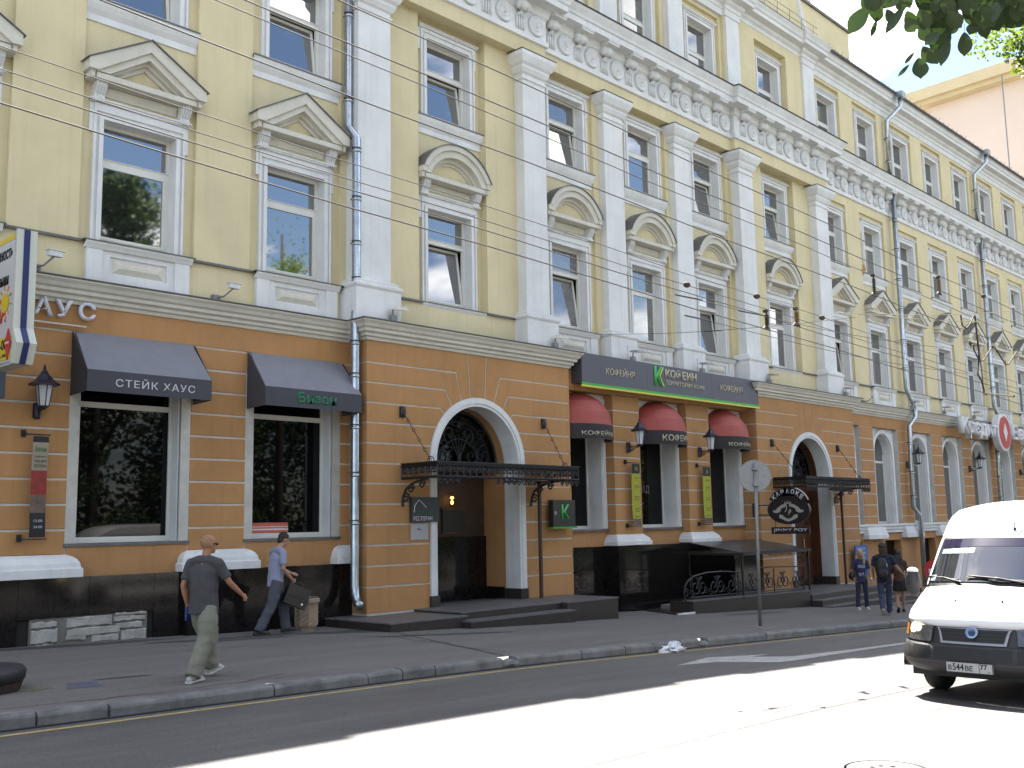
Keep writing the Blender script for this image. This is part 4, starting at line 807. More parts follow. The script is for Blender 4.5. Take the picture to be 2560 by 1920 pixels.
# portal canopies of wrought iron
def canopy(xc, label):
    xl, xr, yb, yf, zt, zb = xc - 2.40, xc + 2.15, -.62, -1.78, 3.15, 2.85; t = thing('iron_canopy', (xc, -.6, 2.6), label, 'canopy', 'wrought iron portal canopies')
    part('canopy_roof', MB().box(xl, xr, yf, yb, zt - .03, zt).box(xl - .03, xr + .03, yf - .03, yb, zt, zt + .025), IRO, t)
    mb = MB()
    for (a, b) in (((xl, yf), (xr, yf)), ((xl, yb), (xl, yf)), ((xr, yf), (xr, yb))):
        for z in (zt - .05, zb): mb.tube([(a[0], a[1], z), (b[0], b[1], z)], .028, 4)
    part('canopy_rail', mb, IRO, t)
    mb = MB(); cell = .19
    def cellm(p, q):
        d = Vector((q[0] - p[0], q[1] - p[1], 0)); n = max(1, round(d.length / cell)); d /= n
        for i in range(n):
            o = Vector((p[0], p[1], 0)) + d * i; e = d.normalized(); L_ = d.length
            f = lambda u, z: o + e * u + Vector((0, 0, z)); mb.tube([f(0, zb), f(0, zt - .05)], .016, 4)
            for s in (0, 1):
                c = (L_ * (.30 + .4 * s), (zb + zt) / 2 + .0); mb.tube([f(u, z) for u, z in spiral(c, .078, .018, pi / 2, 1.2 * (1 if s else -1), 9)], .015, 4)
            mb.tube([f(L_ * .5, zb), f(L_ * .5, zb - .05)], .009, 4)
    cellm((xl, yf), (xr, yf)); cellm((xl, yb), (xl, yf)); cellm((xr, yf), (xr, yb)); part('scrollwork', mb, IRO, t)
    mb = MB()
    def scroll(x, y0, y1, z, sc):
        dr = 1 if y1 > y0 else -1; P_ = lambda u, v: (x, y0 + dr * u, z + v)
        mb.tube([P_(u * sc, v * sc) for u, v in [(0, -.55), (.03, -.35), (.12, -.2), (.3, -.1), (.5, -.05), (.8, -.0)]], .030, 5)
        for c, r in (((.12, -.38), .11), ((.28, -.2), .10), ((.62, -.12), .09)): mb.tube([P_((c[0] + p) * sc, (c[1] + q) * sc) for p, q in spiral((0, 0), r, .02, 0, 1.5, 16)], .020, 5)
    scroll(xl + .02, -.62, -1.7, zb - .02, 1.05); scroll(xr - .45, -.62, -1.7, zb - .02, 1.05)
    for x0_, sg in ((xl, 1), (xr, -1), (xc, 1), (xc, -1)):
        for u, r in ((.08, .09), (.25, .08), (.42, .075), (.6, .06)): mb.tube([(x0_ + sg * (u + p), yf, zb - .09 + q) for p, q in spiral((0, 0), r, .015, 0 if sg > 0 else pi, 1.4 * sg, 14)], .019, 4)
    part('bracket_scroll', mb, IRO, t, kind='stuff')
    for x in (xl + .02, xr - .22):
        xw = x + (.0 if x < xc else .28); p0 = Vector((xw, -.66, 4.30)); p1 = Vector((x + .02, yf + .25, zt + .04)); mb = MB()
        mb.box(xw - .06, xw + .06, -.66, -.60, 4.18, 4.42); mb.ball((xw, -.66, 4.3), .075, .04, .12, 8, 6); part('wall_boss', mb, IRO, t); mb = MB(); n = 5
        for i in range(n):
            a, b = p0.lerp(p1, i / n), p0.lerp(p1, (i + 1) / n); mb.tube([a, a.lerp(b, .82)], .011, 4); c = a.lerp(b, .91); mb.tube([c + Vector((.035 * cos(q), 0, .035 * sin(q))) for q in [2 * pi * k / 8 for k in range(8)]], .010, 4, True)
        mb.tube([(p1.x + u, p1.y, p1.z + v) for u, v in spiral((0, 0), .09, .09, 0, .5, 8)], .012, 4); part('tie_chain', mb, IRO, t)
    part('post', MB().box(xr - .50, xr - .43, -.95, -.88, G(xc) - .0 if xc > 20 else .06, zb), mat('rusty_post', (.055, .03, .022), .6, var=.3, scale=8), t)
    for x in (xc + .25, xc + 1.3): part('lamp_unit', MB().box(x - .16, x + .16, yf + .3, yf + .5, zb - .08, zb - .03), IRO, t)
canopy(16.88, 'wrought iron canopy with scroll brackets over the restaurant archway'); canopy(32.62, 'wrought iron canopy over the karaoke doorway')
# restaurant plates at the first portal
s_ = thing('sign', (15.25, -.62, 1.91), 'dark square plate lettered РЕСТОРАН beside the archway', 'sign'); part('sign_panel', MB().box(14.70, 15.49, -.70, -.62, 1.91, 2.45), mat('slate_sign', (.028, .034, .040), .4), s_)
put_text('lettering', 'РЕСТОРАН', (14.74, -.702, 1.94), (1, 0, 0), (0, 0, 1), s_, SIL, .095, .54, .003, .01); put_text('lettering', 'СТЕЙК ХАУС', (14.86, -.702, 2.07), (1, 0, 0), (0, 0, 1), s_, GRNt, .045, .4, .003)
part('buffalo_mark', MB().tube([(14.76, -.705, 2.12), (14.78, -.705, 2.27), (14.9, -.705, 2.39), (15.03, -.705, 2.3), (15.11, -.705, 2.22)], .010, 4), SIL, s_)
put_text('lettering', 'Menu', (14.9, -.64, 1.74), (1, 0, 0), (0, 0, 1), (lambda q: (part('notice_paper', MB().box(14.72, 15.22, -.635, -.62, 1.53, 1.88), mat('notice_paper', (.36, .36, .36), .6), q), q)[1])(thing('notice', (14.97, -.62, 1.53), 'small pale notice sheet under the РЕСТОРАН plate', 'notice')), BK, .04, .12, .002)
s_ = thing('sign', (19.6, -.9, 1.7), 'dark square sign with a green letter К at the portal corner', 'sign'); part('sign_panel', MB().box(19.12, 19.95, -.86, -.70, 1.74, 2.40), mat('brown_sign', (.020, .016, .013), .4), s_)
put_text('lettering', 'К', (19.42, -.862, 1.93), (1, 0, 0), (0, 0, 1), s_, GR2, .36, .30, .01, .03); put_text('lettering', 'КОФЕИН', (19.4, -.862, 1.84), (1, 0, 0), (0, 0, 1), s_, mat('dim_green', (.03, .08, .03), .5), .04, .36, .003); part('green_stripe', MB().box(19.10, 20.0, -.875, -.70, 1.70, 1.74), GR1, s_); part('sun_mark', MB().ball((19.2, -.865, 2.08), .05, .01, .05), GRY, s_)
# lamp in the passage
lp = thing('wall_lantern', (16.95, .5, 2.5), 'glowing amber lamp inside the dark restaurant passage', 'wall lantern'); part('lit_shade', MB().ball((16.95, .45, 2.48), .045, .045, .035, 10, 6).ball((16.95, .45, 2.37), .035, .035, .05, 10, 6), mat('lit_amber_glass', (.8, .45, .12), .4, emit=((1.0, .50, .10), 1.3)), lp); part('bracket', MB().tube([(16.95, .58, 2.58), (16.95, .45, 2.58), (16.95, .45, 2.53)], .014, 5), IRO, lp)
s_ = thing('menu_board', (17.1, .55, 1.65), 'dark framed menu board on the back wall of the passage', 'menu board'); part('board', MB().box(16.72, 17.45, .54, .57, 1.66, 2.2), mat('menu_board', (.02, .018, .016), .5), s_); part('board_frame', MB().box(16.69, 17.48, .53, .575, 2.2, 2.23).box(16.69, 17.48, .53, .575, 1.63, 1.66), WOO, s_)
# karaoke sign
K = thing('sign', (29.0, -.6, 1.4), 'hanging dark oval sign КАРАОКЕ with a silver crest beside the right portal', 'shop sign'); kx = 28.95; DS = mat('dark_brown_board', (.018, .012, .012), .35)
e = lambda cy, cz, ry, rz, n=32, a0=0, a1=2 * pi: [(cy + ry * cos(a0 + (a1 - a0) * i / n), cz + rz * sin(a0 + (a1 - a0) * i / n)) for i in range(n + 1)]
part('oval_board', MB().prism(e(-1.80, 2.10, .71, .43)[:-1], 'yz', kx, kx + .12), DS, K)
part('arched_board', MB().prism(e(-1.80, 2.22, .70, .57, 20, .35, pi - .35) + [(-2.47, 2.30), (-1.14, 2.30)][::-1], 'yz', kx + .02, kx + .10), DS, K)
part('oval_rim', MB().tube([(kx - .002, y, z) for y, z in e(-1.80, 2.10, .70, .42)[:-1]], .018, 5, True), IRO, K)
part('bright_edge', MB().tube([(kx + .02, y, z) for y, z in e(-1.80, 2.22, .715, .585, 14, pi * .62 + .0, pi * .9)], .02, 5), SIL, K)
for i, ch in enumerate('КАРАОКЕ'):
    a = pi * .5 + (3 - i) * -.29; ph = pi * .5 - (i - 3) * -.0; a = pi / 2 + (i - 3) * .29; cy, cz = -1.80 + .60 * cos(a), 2.16 + .50 * sin(a); rt = Vector((0, -sin(a) * 1 if False else -1, 0)); t_ = (i - 3) * .22
    rt = Vector((0, -cos(t_), -sin(t_))); up = Vector((0, -sin(t_), cos(t_))); o = Vector((kx - .004, cy, cz)) - rt * .055 - up * .06; put_text('letter', ch, o, rt, up, K, SIL, .155, .115, .006, .03)
CRS = mat('crest_silver', (.34, .33, .30), .5); mb = MB()
for s in (-1, 1):
    mb.prism([(-1.80 + s * a, 2.07 + b) for a, b in ((.05, .22), (.2, .2), (.36, .1), (.44, .02), (.52, .03), (.5, -.04), (.38, -.06), (.28, -.02), (.24, .08), (.14, .12), (.05, .14))], 'yz', kx - .012, kx + .01)
    mb.prism([(-1.80 + s * a, 2.07 + b) for a, b in ((.0, -.33), (.14, -.28), (.32, -.2), (.30, -.1), (.2, -.12), (.12, -.2), (.0, -.24))], 'yz', kx - .012, kx + .01)
for k in range(5): mb.prism([(-1.80 + (k - 2) * .05 - .02, 2.29), (-1.80 + (k - 2) * .05, 2.37 + .03 * (k == 2)), (-1.80 + (k - 2) * .05 + .02, 2.29)], 'yz', kx - .012, kx + .01)
me = fixn(mb.mesh('crest', CRS, False, wpos(K))); link('crest', me, K)
put_text('letter', 'J', (kx - .004, -1.68, 2.04), (0, -1, 0), (0, 0, 1), K, SIL, .16, .09, .006, 0, .3); put_text('letter', 'P', (kx - .004, -1.80, 1.95), (0, -1, 0), (0, 0, 1), K, SIL, .16, .10, .006, 0, .3)
part('hanging_board', MB().box(kx + .02, kx + .09, -2.46, -1.18, 1.37, 1.58), DS, K); put_text('lettering', 'JIMMY POY', (kx + .016, -1.25, 1.42), (0, -1, 0), (0, 0, 1), K, SIL, .12, 1.15, .004, .01)
part('bracket_arm', MB().tube([(kx + .06, -.60, 2.27), (kx + .06, -1.2, 2.27)], .018, 5).tube([(kx + .06, -.60, 1.96), (kx + .06, -1.15, 1.96)], .018, 5).box(kx, kx + .12, -.61, -.55, 1.90, 2.33).tube([(kx + .06, -1.3, 1.8), (kx + .06, -1.3, 1.55)], .01, 4).tube([(kx + .06, -2.3, 1.8), (kx + .06, -2.3, 1.55)], .01, 4), IRO, K)
# bank letters and emblem on the right wing
K = thing('sign', (52, -.6, 5.2), 'white raised letters Кредит Евро with a round red emblem on the right wing', 'shop sign'); WL = mat('white_sign_letter', (.60, .60, .60), .5)
for t, x, h, w in (('Кредит', 46.6, .95, 4.3), ('Европа', 53.1, .95, 4.6)): put_text('lettering', t, (x, -.55, 5.25), (1, 0, 0), (0, 0, 1), K, WL, h, w, .22, .03)
part('emblem', MB().lathe([(.86, 0), (.9, -.03), (.9, -.3), (.84, -.33)], (51.85, -.45, 5.72), 28, 'y'), WL, K); part('emblem_face', MB().lathe([(.78, -.34), (0, -.345)], (51.85, -.45, 5.72), 28, 'y'), mat('red_emblem', (.42, .05, .05), .5), K)
part('emblem_diamond', MB().prism([(51.85 - .26, 5.72), (51.85, 5.28), (51.85 + .26, 5.72), (51.85, 6.16)], 'xz', -.82, -.79), WL, K); part('mounting_rail', MB().box(46.5, 57.9, -.52, -.4, 5.75, 5.79).box(46.8, 46.85, -.5, 0, 5.74, 5.8).box(57, 57.05, -.5, 0, 5.74, 5.8), GRY, K)
# light box at the left edge
K = thing('light_box', (6.1, -1.1, 4.3), 'cream and blue double-sided light box with a sun, at the left edge', 'light box'); bx0, bx1 = 5.98, 6.24; y0, y1 = -1.52, .0
CB = mat('cream_box_edge', (.52, .53, .46), .5); NB = mat('navy_stripe', (.012, .022, .10), .4); FW = mat('advert_face', (.50, .50, .52), .35); FY = mat('advert_yellow', (.62, .47, .02), .4); FR = mat('advert_red', (.45, .03, .03), .4)
mid = 4.98
part('box_body', MB().box(bx0, bx1, y0 + .03, y1 - .1, 4.42, 6.50), CB, K); 
for a, b, m in ((bx0 - .02, bx0 + .085, CB), (bx0 + .085, bx0 + .175, NB), (bx0 + .175, bx1 + .03, CB)):
    d = .015 if m is NB else 0; mb = MB().prism([(y0 - d, 6.55), (y0 - d, mid), (y0 - .16 - d, mid - .25), (y0 - .02 - d, 4.42), (y0 + .05, 4.42), (y0 + .05, 6.55)], 'yz', a, b); part('edge_strip', fixn(mb.mesh('e', m)) and mb, m, K)
part('advert_face', MB().box(bx0 - .022, bx0 - .002, y0 + .06, y1 - .15, 4.46, 6.48), FW, K); part('yellow_field', MB().box(bx0 - .03, bx0 - .02, y0 + .06, y1 - .15, 4.5, 4.86).box(bx0 - .028, bx0 - .02, y0 + .06, y1 - .15, 6.40, 6.48), FY, K)
fx = bx0 - .026; D_ = (0, -1, 0)
for t, yy, z, h, w, m in (('недвижимость', -.12, 6.08, .20, 1.26, BK), ('в Испании', -.38, 5.70, .20, .88, BK), ('20-00', -.82, 4.66, .17, .50, BK), ('тел. 15 офис 203', -.3, 4.53, .07, 1.05, BK), ('USA', -.72, 5.10, .40, .50, FR)): put_text('lettering', t, (fx - (.006 if z < 4.8 else 0), yy, z), D_, (0, 0, 1), K, m, h, w, .004, .015)
part('sun_mark', MB().lathe([(.16, -.004), (0, -.006)], (fx, -1.16, 5.42), 18, 'x'), FY, K); mb = MB()
for k in range(10): a = 2 * pi * k / 10 + .2; mb.tube([(fx - .004, -1.16 + .2 * cos(a), 5.42 + .2 * sin(a)), (fx - .004, -1.16 + .28 * cos(a), 5.42 + .28 * sin(a))], .012, 3)
part('sun_ray', mb, mat('orange_ray', (.6, .22, .02), .5), K, kind='stuff')
part('arrow_badge', MB().prism([(y0 + .13, 4.98), (y0 + .01, 4.75), (y0 + .13, 4.48), (y0 + .24, 4.75)], 'yz', bx0 - .05, bx0 - .035), FR, K); part('arrow_mark', MB().box(bx0 - .06, bx0 - .05, y0 + .06, y0 + .2, 4.735, 4.765), WL, K); part('bracket_arm', MB().box(6.08, 6.14, -.1, .1, 6.2, 6.26).box(6.08, 6.14, -.1, .1, 4.7, 4.76), GRY, K)
bb = thing('light_box', (5.5, -.9, 3.7), 'dark green box sign hanging under the cream light box', 'light box'); part('box_body', MB().box(5.75, 5.95, -1.35, 0, 3.9, 4.3), mat('dark_box', (.035, .045, .06), .4), bb); part('green_face', MB().box(5.73, 5.748, -1.3, -.05, 4.22, 4.28), mat('dark_green_print', (.02, .1, .03), .4), bb)
# cameras and floodlights
for (x, y, z, l) in ((6.95, -.1, 6.55, 'white security camera above the raised letters, behind the light box'), (10.4, -.1, 6.52, 'white security camera between the two left panels on the yellow wall'), (38.5, -.1, 6.52, 'small security camera on the first stretch of the right wing'), ):
    t = thing('security_camera', (x, y, z - .2), l, 'security camera', 'security cameras above the cornice'); part('camera_body', MB().obox((x + .05, y - .28, z), (1, .25, .05), (-.25, 1, 0), (0, 0, 1), .13, .05, .045).obox((x + .06, y - .28, z + .055), (1, .25, .05), (-.25, 1, 0), (0, 0, 1), .16, .06, .006), WL, t); part('camera_arm', MB().tube([(x - .15, y + .1, z - .2), (x - .08, y - .15, z - .2), (x + .04, y - .28, z - .05)], .018, 5).box(x - .22, x - .06, y, y + .1, z - .26, z - .15), GRY, t)
for i, (x, y, l) in enumerate(((14.15, -.62, 'floodlight on the cornice at the foot of the first pilaster'), (19.5, -.62, 'floodlight on the cornice at the foot of the second pilaster'), (22.85, -.55, 'floodlight above the left part of the graphite sign'), (26.3, -.55, 'floodlight above the middle of the graphite sign'), (30.15, -.62, 'floodlight at the right end of the graphite sign'), (35.6, -.62, 'floodlight at the foot of the last pilaster'), (42.1, -.35, 'floodlight bracket on the right wing beside the middle downpipe'), (45.5, -.35, 'floodlight bracket left of the bank letters'), (49, -.35, 'floodlight bracket above the bank letters'), (56, -.35, 'floodlight bracket right of the red emblem'))):
    z = 6.5; t = thing('floodlight', (x, y, 6.25), l, 'floodlight', 'floodlights along the cornice'); d = .9 if x < 20 else 1.0
    part('lamp_head', MB().add([(x - .05, y - .28, z - .02), (x + .33, y - .28, z + .0), (x + .33, y, z + .05), (x - .05, y, z + .03), (x, y - .26, z + .06), (x + .28, y - .26, z + .085), (x + .28, y - .04, z + .10), (x, y - .04, z + .08)], [(3, 2, 1, 0), (4, 5, 6, 7), (0, 1, 5, 4), (1, 2, 6, 5), (2, 3, 7, 6), (3, 0, 4, 7)]), GRY if x > 20 else CRM, t)
    part('stand', MB().box(x - .02, x + .12, y - .12, y, 6.24, 6.4).tube([(x + .05, y - .05, 6.38), (x + .02, y - .1, z + .02)], .02, 5).tube([(x - .03, y + .05, 6.26), (x - .03, y + .05, 6.72)], .008, 4), GRY, t)
# barrier tape poster seen inside the second shop window, lemonade lettering in the cafe window
RT = mat('red_and_white_print', (.50, .10, .07), .5); t = thing('poster', (11.95, .33, 1.7), 'red and white striped strip standing inside the second shop window', 'poster')
for z0, z1, m in ((1.745, 1.80, RT), (1.80, 1.83, WL), (1.83, 1.86, RT), (1.86, 1.875, WL), (1.875, 1.95, RT)): part('printed_band', MB().box(11.3, 12.25 , .352, .357, z0, z1), m, t)
t = thing('window_lettering', (24.4, .5, 2.5), 'faded lemonade lettering on the middle coffee house window', 'lettering'); DIM = mat('faded_white_print', (.13, .13, .12), .6); put_text('lettering', 'ЛИМОНАД', (23.7, .50, 2.62), (1, 0, 0), (0, 0, 1), t, DIM, .26, 1.25, .003, .01); put_text('lettering', 'домашний', (23.95, .50, 2.3), (1, 0, 0), (0, 0, 1), t, DIM, .10, .7, .003)
# blue poster board at the right portal
t = thing('poster', (36.0, -.8, -.95), 'blue poster board with white text behind the blonde woman', 'poster'); part('board', MB().box(35.35, 36.3, -.82, -.78, -.2, .84), mat('blue_print', (.02, .10, .36), .4), t)
for q, z, h, w, m in (('РОСГОССТРАХ'[:7], .68, .07, .7, WL), ('СКИДКИ', .5, .1, .7, WL), ('МЕНЮ', .28, .1, .5, WL), ('бизнес-ланч', .1, .08, .6, FY), ('250 р', -.08, .12, .5, FR)): put_text('lettering', q, (35.45, -.822, z), (1, 0, 0), (0, 0, 1), t, m, h, w, .003)
part('stand_leg', MB().box(35.38, 35.42, -.8, -.76, G(36), -.2).box(36.22, 36.26, -.8, -.76, G(36), -.2), GRY, t)
# glazed roof over the basement stair and the ramp railing
t = thing('stair_shelter', (27.4, -1.3, G(27)), 'low black-glazed shelter over the basement stair beside the ramp', 'shelter'); SM = mat('smoked_roof_sheet', (.05, .048, .05), .30)
part('roof_sheet', MB().prism([(-2.25, .90), (-.45, 1.19), (-.45, 1.21), (-2.25, .92)], 'yz', 25.45, 27.4).prism([(-2.25, .90), (-.45, 1.19), (-.45, 1.21), (-2.25, .92)], 'yz', 27.43, 29.3), SM, t); part('roof_edge', MB().box(25.43, 29.32, -2.29, -2.25, .84, .93).box(25.40, 25.45, -2.27, -.45, .84, .9), IRO, t)
part('glass_side', MB().box(25.45, 25.47, -2.0, -.5, -.3, .88), GLD, t); 
for x, y in ((25.47, -2.22), (29.25, -2.22)): part('post', MB().box(x - .025, x + .025, y - .025, y + .025, -.35, .9), IRO, t)
mb = MB()
for i in range(18): mb.tube([(27.0 + i * .13 + p, -2.2, .80 + q) for p, q in spiral((0, 0), .055, .02, i, 1.2, 8)], .008, 3)
part('fringe_scroll', mb, IRO, t)
t = thing('ramp_railing', (26, -2.1, -.3), 'wrought iron scroll railing on the ramp parapet', 'railing'); y = -2.08; mb = MB(); top = [(22.86, -.28), (22.80, -.05), (22.84, .12), (22.98, .26), (23.3, .38), (23.9, .44), (24.6, .44), (25.45, .38)]
mb.tube([(x, y, z) for x, z in top], .022, 6); mb.tube([(25.45, y, .38), (26.2, y, .44), (27.2, y, .45), (28.2, y, .42), (29.2, y, .38)], .022, 6); part('handrail', mb, IRO, t); mb = MB()
mb.tube([(23.1, y, -.17), (29.2, y, -.25)], .016, 5); mb.tube([(23.1, y, -.23), (29.2, y, -.30)], .012, 5); part('bottom_rail', mb, IRO, t)
for x in (23.2, 25.45, 27.4, 29.15): part('post', MB().tube([(x, y, -.34), (x, y, .40)], .02, 6), IRO, t)
for i in range(7):
    x = 23.3 + i * .88; mb = MB(); zc = .08 - .01 * i
    for s, r in ((-1, .25), (1, .25)): mb.tube([(x + .2 + s * .16 + p, y, zc + q) for p, q in spiral((0, 0), r, .03, pi / 2, 1.5 * s, 18)], .018, 4)
    for s in (-1, 1): mb.tube([(x + .2 + s * .33 + p, y, zc - .12 + q) for p, q in spiral((0, 0), .11, .02, 0, 1.3 * s, 12)], .010, 4); mb.tube([(x + .2 + s * .05 + p, y, zc + .2 + q) for p, q in spiral((0, 0), .09, .02, 0, 1.3 * s, 10)], .009, 4)
    part('scroll_panel', mb, IRO, t)
mb = MB(); mb.tube([(22.93 + p, y, -.05 + q) for p, q in spiral((0, 0), .13, .03, 0, 1.3, 14)], .014, 4); part('scroll_end', mb, IRO, t)
# round road sign seen from behind, bins, kerbside bits
t = thing('road_sign', (20.17, -5.85, G(20.17)), 'back of a round grey road sign on a thin pole by the kerb', 'road sign'); xs_, ys_ = 20.17, -5.85; th = radians(50)
dx, dy = sin(th + pi), cos(th + pi)                          # the back faces the camera side
n_ = Vector((-.72, -.69, 0)).normalized(); r_ = Vector((-n_.y, n_.x, 0)); zc = 2.78; mb = MB(); vs = []
R_ = .355; ring_ = [(0, 0)]
c0 = Vector((xs_ - .18, ys_ - .17, zc)) - n_ * -.0
for off in (0, .025):
    for k in range(32): a = 2 * pi * k / 32; vs.append(c0 - n_ * (.05 + off) + r_ * R_ * cos(a) + Vector((0, 0, R_ * sin(a))))
mb.add(vs, [tuple(range(32)), tuple(range(32, 64))[::-1]] + [(k, (k + 1) % 32, 32 + (k + 1) % 32, 32 + k)[::-1] for k in range(32)]); dm = fixn(mb.mesh('sign_disc', mat('galvanised_disc', (.30, .30, .31), .55, .25, var=.15, scale=8), False, wpos(t))); link('sign_disc', dm, t)
mb = MB(); mb.tube([c0 - n_ * .052 + r_ * (R_ - .008) * cos(2 * pi * k / 32) + Vector((0, 0, (R_ - .008) * sin(2 * pi * k / 32))) for k in range(32)], .010, 4, True); part('disc_rim', mb, GRY, t)
part('pole', MB().tube([(xs_, ys_, G(xs_)), (xs_ - .09, ys_ - .085, 1.4), (xs_ - .18, ys_ - .17, 3.05)], .038, 10), GRY, t, True); part('clamp', MB().obox(c0 + Vector((0, 0, .15)), n_, r_, (0, 0, 1), .05, .06, .02).obox(c0 - Vector((0, 0, .2)), n_, r_, (0, 0, 1), .05, .06, .02), GRY, t)
part('footing', MB().lathe([(.0, .012), (.30, .01), (.34, 0)], (xs_, ys_, G(xs_)), 12), KERB, t)
BIN = mat('beige_concrete_bin', (.36, .265, .19), .85, var=.25, scale=9, bump=.6, bscale=40)
def bin_(x, y, s, label, lean=0):
    z = G(x); t = thing('litter_bin', (x, y, z), label, 'litter bin', 'beige concrete litter bins'); H = .62 * s; w = .23 * s
    o8 = lambda r, zz: [(x + r * cos(a), y + r * sin(a), z + zz) for a in [pi / 8 + k * pi / 4 for k in range(8)]]
    prof = [(.17, 0), (.175, .05), (.20, .06), (.225, .10), (.225, .50), (.24, .53), (.265, .54), (.265, .60), (.24, .62), (.21, .62), (.20, .3)]
    vs = [p for r, zz in prof for p in o8(r * s, zz * s)]; n = len(prof); mb = MB().add(vs, [(j * 8 + k, j * 8 + (k + 1) % 8, (j + 1) * 8 + (k + 1) % 8, (j + 1) * 8 + k) for j in range(n - 1) for k in range(8)] + [tuple(range((n - 1) * 8, n * 8))]); part('bin_body', mb, BIN, t)
    for k in range(8):                                       # slanting fluted relief on every face
        a = k * pi / 4 + pi / 4; nn = Vector((cos(a), sin(a), 0)); tt = Vector((-sin(a), cos(a), 0)); c = Vector((x, y, z)) + nn * .207 * s; mb = MB()
        for q in range(5): mb.tube([c + tt * (-.06 * s) + Vector((0, 0, (.10 + q * .085) * s)), c + tt * .0 + nn * .006 + Vector((0, 0, (.14 + q * .085) * s)), c + tt * .06 * s + Vector((0, 0, (.19 + q * .085) * s))], .014 * s, 5)
        part('fluted_panel', mb, BIN, t)
    part('bin_liner', MB().lathe([(.19 * s, .60 * s), (.21 * s, .64 * s), (.225 * s, .635 * s)], (x, y, z), 12), mat('grey_liner', (.12, .13, .13), .5), t)
    part('litter', MB().obox((x + .03, y, z + .68 * s), (1, .2, .3), (0, 1, .2), (-.3, 0, 1), .02, .05, .07).obox((x - .04, y + .02, z + .66 * s), (1, .5, 0), (-.5, 1, 0), (0, .3, 1), .06, .015, .03), WL, t)
bin_(11.95, -.75, 1.0, 'octagonal beige concrete bin with litter, near the first downpipe'); bin_(37.7, -1.7, 1.15, 'octagonal beige concrete bin beyond the karaoke steps, right of the backpack man')
# things at the street edge
t = thing('planter_base', (4.55, -4.95, G(4.5)), 'low dark rubber-topped concrete base cut by the left edge of the picture', 'base'); part('base_body', MB().lathe([(.50, 0), (.53, .10), (.5, .13)], (4.45, -4.95, G(4.5)), 20), mat('brown_red_base', (.055, .03, .025), .8, var=.4, scale=9), t); part('rubber_top', MB().lathe([(.50, .10), (.55, .12), (.56, .22), (.52, .27), (.30, .30), (.12, .36), (0, .36)], (4.45, -4.95, G(4.5)), 20), mat('black_rubber', (.022, .022, .028), .55, var=.3, scale=10), t, True)
t = thing('plastic_bag', (15.1, -7.12, G(15.1) - .14), 'crumpled white plastic bag lying on the yellow line', 'plastic bag'); random.seed(11); mb = MB(); n, m_ = 16, 7; vs = []
for j in range(m_ + 1):
    for k in range(n): a = 2 * pi * k / n; q = (1 - j / m_) ** .8; r = .22 * q * (1 + random.uniform(-.45, .45)); vs.append((15.1 + r * 1.3 * cos(a) + (.05 if j > 3 else 0), -7.12 + r * .8 * sin(a), G(15.1) - .135 + .15 * (j / m_) ** .7 * (1 + random.uniform(-.3, .3))))
mb.add(vs, [(j * n + k, j * n + (k + 1) % n, (j + 1) * n + (k + 1) % n, (j + 1) * n + k) for j in range(m_) for k in range(n)]); part('bag_film', mb, mat('white_film', (.62, .63, .68), .35), t)
t = thing('manhole_cover', (8.3, -14.0, G(8.3) - .14), 'round cast iron manhole cover in the sunlit road', 'manhole cover'); mb = MB().lathe([(0, .004), (.30, .004), (.31, .008), (.33, .008)], (8.3, -14.0, G(8.3) - .14), 24)
for k in range(8): a = k * pi / 4; mb.box(8.3 + .12 * cos(a) - .02, 8.3 + .12 * cos(a) + .02, -14 + .12 * sin(a) - .02, -14 + .12 * sin(a) + .02, G(8.3) - .14, G(8.3) - .132)
part('cover', mb, mat('worn_cast_iron', (.115, .11, .108), .6, .1, var=.4, scale=12), t)
mb = MB()
for x, y in ((10.0, -11.6), (10.9, -12.1)):
    mb.ball((x, y, G(x) - .135), .04, .03, .012, 6, 4)
tag(link('road_grit', mb.mesh('road_grit', KERB)), kind='stuff')
t = thing('road_sign', (26.5, -7.15, G(26.5)), 'red and white round sign on a post, mostly hidden behind the van mirror', 'road sign'); z = .46
part('disc', MB().lathe([(0, -.0), (.30, .0), (.30, .03), (0, .03)], (26.5, -7.2, z), 24, 'x'), FR, t)
part('sign_mark', MB().box(26.48, 26.5, -7.38, -7.02, z - .05, z + .05).box(26.48, 26.5, -7.4, -7.0, z - .44, z - .34), WL, t); part('post', MB().tube([(26.55, -7.2, G(26.5)), (26.55, -7.2, z + .25)], .03, 6), GRY, t)
